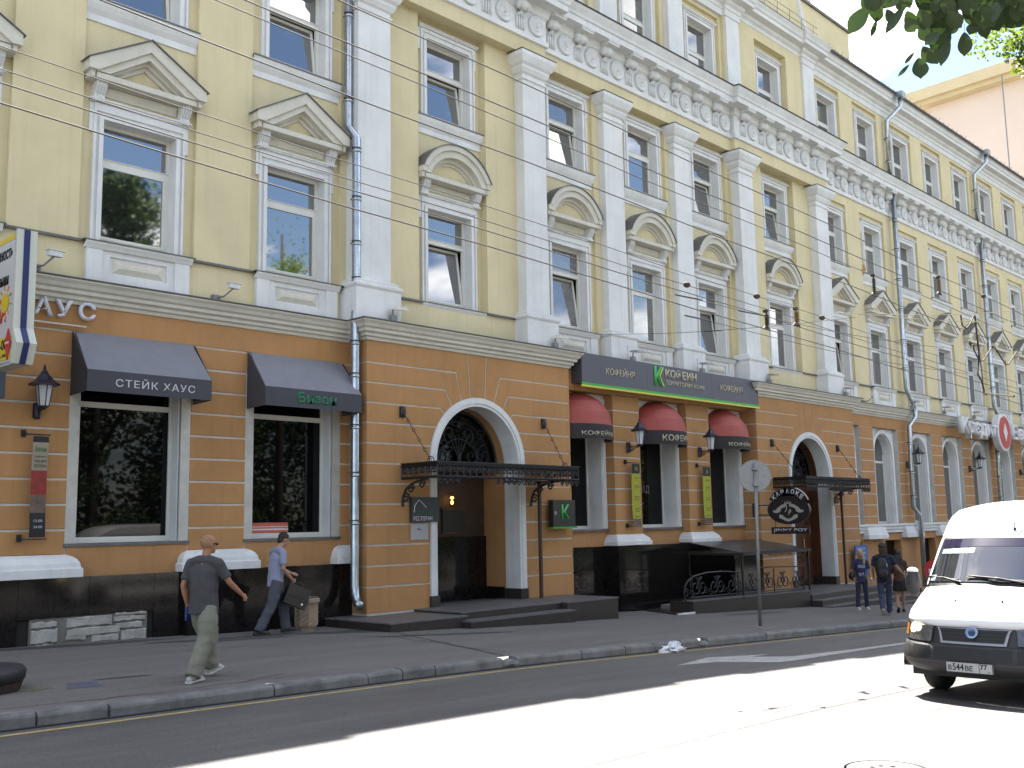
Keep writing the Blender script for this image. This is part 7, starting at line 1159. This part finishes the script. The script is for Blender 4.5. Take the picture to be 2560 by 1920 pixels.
    for s in (-1, 1): part('eye', MB().ball(P(s * .032, .082, .012), q(.012), q(.007), q(.008), 8, 6, Rm), EYE, t, True); part('pupil', MB().ball(P(s * .032, .088, .012), q(.005), q(.003), q(.005), 6, 4, Rm), PUP, t)
    part('mouth', MB().ball(P(0, .095, -.052), q(.020), q(.006), q(.006), 8, 6, Rm), LIP, t, True)
    if hair:
        mb = MB(); (hairfn or (lambda mb, P, q, Rm: (mb.ball(P(0, -.024, .040), q(.084), q(.100), q(.098), 16, 12, Rm), mb.ball(P(0, -.058, -.02), q(.072), q(.056), q(.075), 14, 10, Rm))))(mb, P, q, Rm)
        hm = fuse(mb, .011 * sc, 1); hm.name = 'hair'; hm.materials.clear(); hm.materials.append(hair)
        for v in hm.vertices: v.co += v.normal * q(.005) * sin(v.co.x * 120 + v.co.z * 90) - w
        link('hair', hm, t)
    return t, W_, P, Rm, q, f, r
WSH = (mat('white_trainer', (.50, .50, .46), .6, var=.35, scale=20), mat('trainer_sole', (.55, .55, .52), .7)); BSH = (mat('black_leather_shoe', (.018, .017, .018), .35), mat('dark_sole', (.03, .025, .02), .7))
# man in the grey T-shirt
J1 = dict(head=(.02, .055, 1.655), neck=(0, .015, 1.50), shL=(-.205, 0, 1.425), shR=(.205, .0, 1.425), elL=(-.275, -.05, 1.15), haL=(-.265, .02, .92), elR=(.30, .10, 1.18), haR=(.345, .33, 1.01), curlL=.8, curlR=.9,
          hipL=(-.092, 0, .90), hipR=(.092, -.01, .90), knR=(.10, -.09, .50), anR=(.085, -.33, .095), toR=(.085, -.15, .05), knL=(-.095, .22, .50), anL=(-.085, .31, .12), toL=(-.08, .47, .10), leg=1.42)
t, W_, P, Rm, q, f, r = person('bald man in grey T-shirt, sunglasses and baggy khaki trousers walking away along the kerb', (6.80, -5.92, G(6.8)), (.90, .43), 1.0, J1, SK1, cloth('charcoal_tshirt', (.066, .063, .068)), cloth('khaki_trousers', (.215, .210, .165), .22, 5), WSH, mat('shaven_hair', (.30, .16, .085), .7), look=.42, wide=1.12, loose=1.06,
    hairfn=lambda mb, P, q, Rm: (mb.ball(P(0, -.030, .03), q(.081), q(.088), q(.092), 14, 10, Rm)))
part('sunglasses', MB().tube([P(-.085, -.0, .012), P(-.07, .08, .014), P(0, .108, .014), P(.07, .08, .014), P(.085, -.0, .012)], q(.006), 5).ball(P(.034, .094, .006), q(.028), q(.012), q(.018), 8, 6, Rm).ball(P(-.034, .094, .006), q(.028), q(.012), q(.018), 8, 6, Rm), SEAL, t)
part('cargo_pocket', MB().obox(W_((.19, -.05, .56)), r, f, (0, 0, 1), .012, .075, .09), cloth('khaki_pocket', (.20, .195, .15)), t)
g_ = thing('phone_case', W_((-.27, .03, .80)), 'small blue and navy object in the bald man\'s left hand', 'phone case'); part('case', MB().obox(W_((-.262, .045, .80)), r, f, (0, 0, 1), .016, .045, .085), mat('blue_case', (.012, .025, .16), .4), g_)
# man with the briefcase
J2 = dict(head=(.0, .15, 1.63), neck=(0, .065, 1.485), shL=(-.19, .03, 1.415), shR=(.19, .03, 1.415), elL=(-.21, .12, 1.15), haL=(-.07, .34, 1.04), elR=(.225, .03, 1.13), haR=(.15, .24, .94), curlL=1.0, curlR=1.1,
          hipL=(-.09, -.01, .92), hipR=(.09, -.01, .92), knR=(.09, -.12, .50), anR=(.09, -.36, .095), toR=(.09, -.18, .05), knL=(-.09, .20, .50), anL=(-.09, .26, .095), toL=(-.09, .43, .05), leg=1.18)
t, W_, P, Rm, q, f, r = person('stooping dark-haired man in pale blue shirt and grey trousers walking beside the bin', (10.98, -1.15, G(11)), (.99, -.10), 1.06, J2, SK2, cloth('pale_blue_shirt', (.27, .29, .40), .12), cloth('slate_trousers', (.075, .078, .098), .2), BSH, mat('dark_brown_hair', (.022, .014, .010), .6), nod=.45, wide=.98)
bg_ = thing('briefcase', W_((.14, .30, .60)), 'black leather briefcase carried by the man in the pale blue shirt', 'briefcase'); LEA = mat('black_leather', (.010, .010, .011), .35, var=.3, scale=12); fx_ = (f * .92 - Vector((0, 0, .38))).normalized(); ux = fx_.cross(-r).normalized()
c = W_((.13, .33, .64)); part('case_body', MB().obox(c, fx_, r, ux, .235, .06, .185), LEA, bg_); part('case_flap', MB().obox(c + ux * .08 + r * .063, fx_, r, ux, .24, .008, .11), LEA, bg_); part('case_handle', MB().tube([c + ux * .18 - fx_ * .07, c + ux * .25 - fx_ * .05, c + ux * .25 + fx_ * .05, c + ux * .18 + fx_ * .07], .012, 6), LEA, bg_); part('buckle', MB().obox(c - ux * .11 + fx_ * .14 + r * .06, fx_, r, ux, .02, .01, .02), CHR, bg_)
# blonde woman
J3 = dict(head=(.0, .02, 1.655), neck=(0, .0, 1.49), shL=(-.175, 0, 1.41), shR=(.175, 0, 1.41), elL=(-.245, .02, 1.13), haL=(-.255, .10, .90), elR=(.24, -.02, 1.13), haR=(.22, .10, .92), curlL=.5, curlR=.8,
          hipL=(-.085, 0, .90), hipR=(.085, 0, .90), knR=(.12, .05, .50), anR=(.15, .08, .09), knL=(-.11, .02, .50), anL=(-.13, -.02, .09), leg=.92)
def long_blonde(mb, P, q, Rm):
    mb.ball(P(0, -.028, .040), q(.088), q(.100), q(.098), 16, 12, Rm)
    for s in (-1, 1): ell(mb, [P(s * .065, -.02, .02), P(s * .095, -.015, -.10), P(s * .11, -.0, -.23), P(s * .10, .02, -.30)], [q(.03), q(.04), q(.045), q(.03)], [q(.05), q(.05), q(.045), q(.03)], (1, 0, 0), 10)
t, W_, P, Rm, q, f, r = person('blonde woman in navy T-shirt with white print and dark jeans facing the camera', (29.0, -4.0, G(29)), (-.80, -.60), .97, J3, SK3, cloth('navy_print_tshirt', (.028, .028, .075)), cloth('dark_indigo_jeans', (.022, .024, .050)), WSH, mat('blonde_hair', (.42, .34, .20), .6, var=.4, scale=20), look=.35, wide=.88, hairfn=long_blonde, vox=.012)
for tx, z, h, w in (('VOGUE', 1.235, .085, .20), ('N.Y.', .99, .10, .16)): put_text('shirt_print', tx, W_((.10 if w > .18 else .08, .128, z)), -r, (0, 0, 1), t, mat('white_print', (.5, .5, .54), .7) if z > 1.1 else bpy.data.materials['white_print'], h, w, .003, .015)
part('watch', MB().tube([W_((-.255, .09, .925)) + r * .034 * cos(a) + f * .034 * sin(a) for a in [2 * pi * k / 12 for k in range(12)]], .009, 5, True), CHR, t)
hb = thing('handbag', W_((.27, .02, .95)), 'black handbag hanging at the blonde woman\'s side', 'handbag'); part('bag_body', MB().ball(W_((.27, .03, 1.0)), .07, .10, .12, 12, 8), LEA, hb, True); part('bag_strap', MB().tube([W_((.25, .10, 1.08)), W_((.22, .06, 1.3)), W_((.19, 0, 1.475)), W_((.22, -.06, 1.3)), W_((.25, -.05, 1.08))], .010, 5), LEA, hb)
# man with the backpack
J4 = dict(head=(.0, .05, 1.65), neck=(0, .0, 1.49), shL=(-.20, 0, 1.41), shR=(.20, 0, 1.41), elL=(-.26, .02, 1.14), haL=(-.24, .16, .94), elR=(.31, .0, 1.18), haR=(.48, .08, .98), curlL=.6, curlR=.9,
          hipL=(-.09, 0, .90), hipR=(.09, 0, .90), knR=(.10, .16, .50), anR=(.09, .18, .09), knL=(-.09, .02, .49), anL=(-.09, -.30, .17), toL=(-.09, -.20, .03), leg=1.02)
def bushy(mb, P, q, Rm):
    mb.ball(P(0, -.020, .045), q(.098), q(.112), q(.098), 16, 12, Rm); mb.ball(P(0, -.055, -.05), q(.10), q(.07), q(.10), 14, 10, Rm); mb.ball(P(0, -.06, -.12), q(.09), q(.06), q(.06), 12, 8, Rm)
t, W_, P, Rm, q, f, r = person('man in dark navy T-shirt and jeans with bushy hair walking away towards the steps', (26.9, -5.65, G(26.9)), (.88, .47), 1.06, J4, SK3, cloth('dark_navy_tshirt', (.016, .017, .040)), cloth('blue_jeans', (.050, .062, .115), .35, 4), (mat('dark_trainer', (.03, .03, .035), .6), mat('cream_sole', (.40, .38, .32), .7)), mat('dark_brown_bushy_hair', (.035, .022, .013), .7), wide=1.08, hairfn=bushy, vox=.012)
bk = thing('backpack', W_((-.04, -.25, 1.0)), 'black backpack on the back of the man in the navy T-shirt', 'backpack'); BCK = mat('black_nylon', (.012, .010, .011), .6, var=.3, scale=9); x_ = MB(); x_.ball(W_((-.06, -.20, 1.18)), .17, .12, .26, 16, 12, Matrix((r, f, Vector((0, 0, 1)))).transposed()); x_.ball(W_((-.06, -.25, 1.03)), .15, .11, .17, 14, 10, Matrix((r, f, Vector((0, 0, 1)))).transposed()); part('bag_body', x_, BCK, bk, True)
part('bag_strap', MB().tube([W_((-.14, -.12, 1.40)), W_((-.15, .02, 1.475)), W_((-.15, .13, 1.36)), W_((-.16, .10, 1.12))], .02, 6).tube([W_((.10, -.12, 1.40)), W_((.13, .02, 1.475)), W_((.13, .13, 1.36))], .02, 6), BCK, bk); part('reflective_tab', MB().obox(W_((.06, -.315, 1.24)), r, f, (0, 0, 1), .008, .006, .045), SIL, bk)
# long-haired woman
J5 = dict(head=(.0, .03, 1.65), neck=(0, .0, 1.49), shL=(-.17, 0, 1.41), shR=(.17, 0, 1.41), elL=(-.25, -.02, 1.15), haL=(-.33, .0, .93), elR=(.24, .02, 1.13), haR=(.20, .16, .97), curlL=.9, curlR=.6,
          hipL=(-.085, 0, .90), hipR=(.085, 0, .90), knR=(.09, .14, .50), anR=(.09, .16, .09), knL=(-.09, -.02, .49), anL=(-.09, -.28, .15), toL=(-.09, -.18, .03))
def long_dark(mb, P, q, Rm):
    mb.ball(P(0, -.020, .040), q(.094), q(.108), q(.10), 16, 12, Rm); ell(mb, [P(0, -.05, 0), P(0, -.075, -.12), P(0, -.085, -.26), P(0, -.08, -.40)], [q(.095), q(.125), q(.15), q(.14)], [q(.06), q(.06), q(.055), q(.035)], (Rm @ Vector((1, 0, 0))), 14)
t, W_, P, Rm, q, f, r = person('woman with long dark hair in brown top walking away, half hidden by the van mirror', (28.5, -5.35, G(28.5)), (.88, .47), .97, J5, SK3, cloth('brown_top', (.085, .040, .030)), cloth('black_skirt', (.012, .011, .010)), BSH, mat('long_dark_hair', (.018, .011, .009), .5), sleeve=.9, wide=.88, skirt=True, hairfn=long_dark, vox=.012)
# ================================================================== far building and trees
PNK = mat('pale_pink_stucco', (.80, .64, .53), .9, var=.05, scale=.3, bump=.2, bscale=20); PCR = mat('buff_cornice', (.70, .56, .34), .9, var=.08, scale=.6)
pb = thing('far_building', (95, 12, G(90)), 'tall pale pink building with a buff cornice beyond the far end of the street', 'building')
def fb(y0, y1, x0, x1, z0, z1, name, m, par=None, ang=.06): return part(name, MB().obox(((x0 + x1) / 2, (y0 + y1) / 2, (z0 + z1) / 2), (cos(ang), -sin(ang), 0), (sin(ang), cos(ang), 0), (0, 0, 1), abs(x1 - x0) / 2, abs(y1 - y0) / 2, (z1 - z0) / 2), m, par or pb)
w = fb(-25, 15.9, 90, 110, -4, 38.6, 'wall', PNK); fb(-26, 16.9, 89, 111, 38.6, 39.0, 'soffit', PCR, w); fb(-26.4, 17.3, 88.6, 111.4, 39.0, 40.0, 'cornice', PCR, w); part('expansion_joint', MB().box(88.6, 88.66, 9.2, 9.28, 0, 38.6), GRY, w)
LEF = bpy.data.materials.new('linden_leaf'); LEF.use_nodes = True; nt_ = LEF.node_tree; n_ = nt_.nodes; l_ = nt_.links; pr = n_['Principled BSDF']; tr = n_.new('ShaderNodeBsdfTranslucent'); mx = n_.new('ShaderNodeMixShader'); ri = n_.new('ShaderNodeObjectInfo'); geo = n_.new('ShaderNodeNewGeometry'); cr_ = n_.new('ShaderNodeValToRGB')
cr_.color_ramp.elements[0].color = (.018, .036, .010, 1); cr_.color_ramp.elements[1].color = (.034, .058, .014, 1); l_.new(geo.outputs['Random Per Island'], cr_.inputs['Fac']); l_.new(cr_.outputs['Color'], pr.inputs['Base Color']); pr.inputs['Roughness'].default_value = .5
tr.inputs['Color'].default_value = (.05, .10, .012, 1); mx.inputs['Fac'].default_value = .15; l_.new(pr.outputs['BSDF'], mx.inputs[1]); l_.new(tr.outputs['BSDF'], mx.inputs[2]); l_.new(mx.outputs['Shader'], n_['Material Output'].inputs['Surface'])
BRK = mat('bark', (.055, .045, .035), .95, var=.4, scale=5, bump=1, bscale=14)
OUTL = [(0, 0), (.10, .16), (.28, .32), (.46, .42), (.62, .46), (.78, .40), (.90, .26), (.97, .12), (1.06, 0)]
def leaf_mesh(seed):
    rnd = random.Random(seed); mb = MB(); vs = [(0, 0, 0)]; n = len(OUTL); b = rnd.uniform(.1, .3); c = rnd.uniform(.05, .2)
    mid = [(a, 0, -b * a * a * .6) for a, _ in OUTL]; R_ = [(a, h_, -b * a * a * .6 + c * h_) for a, h_ in OUTL[1:-1]]; L_ = [(a, -h_, -b * a * a * .6 + c * h_) for a, h_ in OUTL[1:-1]]
    vs = mid + R_ + L_; fs = []
    for side, off in ((R_, n), (L_, n + n - 2)):
        k = len(side); fs.append((0, 1, off) if off == n else (0, off, 1))
        for i in range(k - 1): q_ = (i + 1, i + 2, off + i + 1, off + i); fs.append(q_ if off == n else q_[::-1])
        fs.append((n - 2, n - 1, off + k - 1) if off == n else (n - 2, off + k - 1, n - 1))
    mb.add(vs, fs); mb.tube([(-.35, 0, .06), (-.15, 0, .02), (0, 0, 0)], .015, 3); return mb.mesh('leaf', LEF, True)
LM = [leaf_mesh(i) for i in range(5)]
# the linden over the camera: its lower twigs hang into the top right corner
lt = thing('linden_tree', (6.6, -19.9, G(6.6)), 'linden whose large dark leaves hang into the top right corner', 'tree'); lo = lt.location.copy()
part('trunk', MB().tube([(6.6, -19.9, -.1), (6.62, -19.88, 1.5), (6.55, -19.8, 3.2), (6.6, -19.9, 5.0), (6.5, -20.0, 7.5), (6.6, -20.1, 10)], [.26, .2, .17, .15, .10, .04], 10), BRK, lt, True)
br = part('branch', MB().tube([(6.55, -19.8, 3.6), (6.3, -18.9, 4.6), (5.8, -17.8, 5.0), (5.2, -16.9, 4.85), (4.8, -16.5, 4.55), (4.3, -16.05, 4.35)], [.07, .055, .04, .025, .012, .006], 7).tube([(5.6, -17.4, 4.95), (5.0, -16.5, 4.7), (4.6, -16.3, 4.4)], [.03, .012, .005], 5), BRK, lt, True)
random.seed(21)
for i, (bx, by, bz, tx_, ty, tz, wd) in enumerate(LEAVES):
    b_, t_ = Vector((bx, by, bz)), Vector((tx_, ty, tz)); d = (t_ - b_); L_ = d.length / 1.05; d.normalize(); toc = (Vector((0, -17.85, 1.85)) - b_).normalized(); s_ = d.cross(toc).normalized(); nn = s_.cross(d).normalized(); a = random.uniform(-.45, .45); s2 = s_ * cos(a) + nn * sin(a); n2 = nn * cos(a) - s_ * sin(a)
    o = bpy.data.objects.new('leaf', LM[i % 5]); C.objects.link(o); o.parent = lt; wd_ = max(wd, .25) * 1.15
    o.matrix_local = Matrix(((d.x * L_, s2.x * L_ * wd_, n2.x * L_, bx - lo.x), (d.y * L_, s2.y * L_ * wd_, n2.y * L_, by - lo.y), (d.z * L_, s2.z * L_ * wd_, n2.z * L_, bz - lo.z), (0, 0, 0, 1)))
# leafy crowns made of many leaf faces
def crown_mesh(name, cl, n, ls, m, seed, z0=0):
    rnd = random.Random(seed); vs = []; fs = []
    for i in range(n):
        c, R, k = cl[rnd.randrange(len(cl))] if True else None; u = rnd.random() ** .45; th_ = rnd.uniform(0, 2 * pi); ph_ = math.acos(rnd.uniform(-1, 1)); p = Vector(c) + Vector((R[0] * u * sin(ph_) * cos(th_), R[1] * u * sin(ph_) * sin(th_), R[2] * u * cos(ph_)))
        a = Vector((rnd.gauss(0, 1), rnd.gauss(0, 1), rnd.gauss(-.3, .6))).normalized(); b = a.cross(Vector((rnd.gauss(0, 1), rnd.gauss(0, 1), rnd.gauss(0, 1)))).normalized(); s = ls * rnd.uniform(.6, 1.3); o = len(vs)
        vs += [p - a * s * .6, p + b * s * .38, p + a * s * .6, p - b * s * .38]; fs.append((o, o + 1, o + 2, o + 3))
    me = bpy.data.meshes.new(name); me.from_pydata([tuple(v) for v in vs], [], fs); me.materials.append(m); me.update(); return me
def clumps(seed, rad, zc, h, n=22):
    rnd = random.Random(seed); res = []
    for i in range(n):
        t_ = rnd.random(); z = zc - h / 2 + h * t_; rr = rad * (1 - (2 * t_ - 1) ** 2) ** .5 * rnd.uniform(.35, 1.0); a = rnd.uniform(0, 2 * pi); k = rad * rnd.uniform(.22, .42); res.append(((rr * cos(a), rr * sin(a), z), (k, k, k * .75), 1))
    return res
LEF2 = mat('tree_foliage', (.040, .075, .018), .6, col2=(.062, .10, .022), scale=2, spec=.3)
CM = [(crown_mesh('crown', clumps(s, 3.6, 8.5, 9), 16000, .18, LEF2, s), crown_mesh('crown', clumps(s + 9, 2.4, 2.1, 4.2, 14), 8000, .11, LEF2, s + 4)) for s in (1, 2, 3)]
TRK = MB().tube([(0, 0, -.5), (.05, 0, 2), (0, .1, 4.5), (.1, 0, 7), (0, 0, 10)], [.28, .22, .18, .12, .04], 8).tube([(0, .05, 4), (1.2, .6, 6.5), (2, .8, 8)], [.12, .07, .02], 6).tube([(0, .05, 4.6), (-1.4, -.5, 7), (-2, -.7, 8.6)], [.12, .07, .02], 6).mesh('trunk', BRK, True)
for i, (x, y, s, l) in enumerate(((15.5, -25.5, 1.28, 'large street tree across the road, mirrored in the left windows'), (20.5, -27.5, 1.35, 'tall street tree across the road behind the nearest one'), (26.5, -26, 1.0, 'middle-sized street tree across the road, mirrored in the second window'), (37, -29, 1.0, 'street tree farther along the opposite pavement'), (9.5, -26.5, 1.3, 'street tree across the road left of the large one'), (50, -31, .95, 'far street tree on the opposite pavement'), (1.5, -27, 1.25, 'leftmost street tree across the road'))):
    t = thing('street_tree', (x, y, G(x)), l, 'tree', 'street trees on the opposite pavement'); k = link('trunk', TRK, t); k.scale = (s, s, s); c_ = link('crown', CM[i % 3][0], t, kind='stuff'); c_.scale = (s, s, s * 1.05); c_.rotation_euler.z = i * 1.3
rnd_ = random.Random(4)
WHERE = ['facing the bay beyond the light box, farthest left', 'facing the second bay left of the light box', 'facing the wall just left of the light box', 'facing the light box', 'facing the lantern with the dark banner', 'facing the wide charcoal awning', 'facing the second charcoal awning', 'facing the first downpipe and bin', 'facing the restaurant archway', 'facing the К sign', 'facing the left red awning', 'facing the middle red awning', 'facing the right red awning', 'facing the ramp railing', 'facing the karaoke door', 'facing the blue poster', 'facing the first bank window', 'facing the middle downpipe', 'facing the bank letters', 'facing the red bank emblem', 'facing the far lantern', 'facing the far end of the right wing']
for i in range(22):                                          # the park hedge that the shop windows mirror
    x = -6 + i * 4.1 + rnd_.uniform(-.5, .5); y = -24.2 - rnd_.uniform(0, 2.0) - max(0, x - 30) * .05; s = rnd_.uniform(.85, 1.15)
    where = WHERE[i]
    t = thing('shrub', (x, y, G(x)), 'park shrub across the road, ' + where, 'shrub', 'shrubs on the opposite pavement'); c_ = link('crown', CM[i % 3][1], t, kind='stuff'); c_.scale = (s * 1.15, s, s); c_.rotation_euler.z = i; link('stem', MB().tube([(0, 0, -.1), (0, .1, 1.2)], .05, 5).mesh('stem', BRK), t)
rnd_ = random.Random(12); cl = [((x + rnd_.uniform(-1, 1), -30.5 + rnd_.uniform(-1.2, 1.2), z_), (rnd_.uniform(1.6, 2.6), 1.4, rnd_.uniform(1.3, 2.0)), 1) for x in range(-12, 100, 3) for z_ in (.8, 2.4, 4.2, 6.0, 7.6)]
tag(link('park_thicket', crown_mesh('park_thicket', cl, 120000, .26, LEF2, 77)), kind='stuff')
# second tree farther on: only its drooping sunlit twigs enter the picture
t = thing('maple_tree', (21.9, -14.6, G(22)), 'tree with small sunlit yellow-green leaves at the right edge below the dark linden', 'tree'); LEY = bpy.data.materials.new('sunlit_leaf'); LEY.use_nodes = True; n_ = LEY.node_tree.nodes; l_ = LEY.node_tree.links; pr = n_['Principled BSDF']; pr.inputs['Base Color'].default_value = (.045, .075, .016, 1); tr = n_.new('ShaderNodeBsdfTranslucent'); tr.inputs['Color'].default_value = (.22, .30, .03, 1); mx = n_.new('ShaderNodeMixShader'); mx.inputs['Fac'].default_value = .45
l_.new(pr.outputs['BSDF'], mx.inputs[1]); l_.new(tr.outputs['BSDF'], mx.inputs[2]); l_.new(mx.outputs['Shader'], n_['Material Output'].inputs['Surface'])
w = Vector(t.location); cl = [(Vector(c) - w, R, 1) for c, R in (((20.45, -11.95, 11.05), (.55, .6, .40)), ((20.5, -11.95, 10.72), (.35, .42, .28)), ((20.7, -12.05, 10.45), (.3, .35, .25)), ((20.65, -12.1, 10.95), (.5, .6, .35)), ((20.9, -12.5, 11.3), (.9, 1.0, .5)), ((20.1, -11.62, 10.9), (.5, .6, .35)), ((21.3, -13.2, 11.2), (1.2, 1.2, 1.2)), ((21.7, -14.4, 12.4), (1.8, 1.9, 1.5)))]
link('crown', crown_mesh('crown', cl, 1500, .085, LEY, 8), t, kind='stuff'); part('trunk', MB().tube([(21.9, -14.6, G(22) - .2), (21.95, -14.7, 3), (21.9, -14.6, 7), (21.8, -14.5, 10), (21.7, -14.4, 13)], [.2, .17, .14, .10, .04], 8).tube([(21.9, -14.6, 9), (21.3, -13.4, 10.8), (20.9, -12.4, 11.3), (20.6, -12.0, 11.0), (20.55, -11.95, 10.6)], [.07, .045, .025, .012, .006], 6), BRK, t, True)
bpy.data.scenes.remove(TMP)
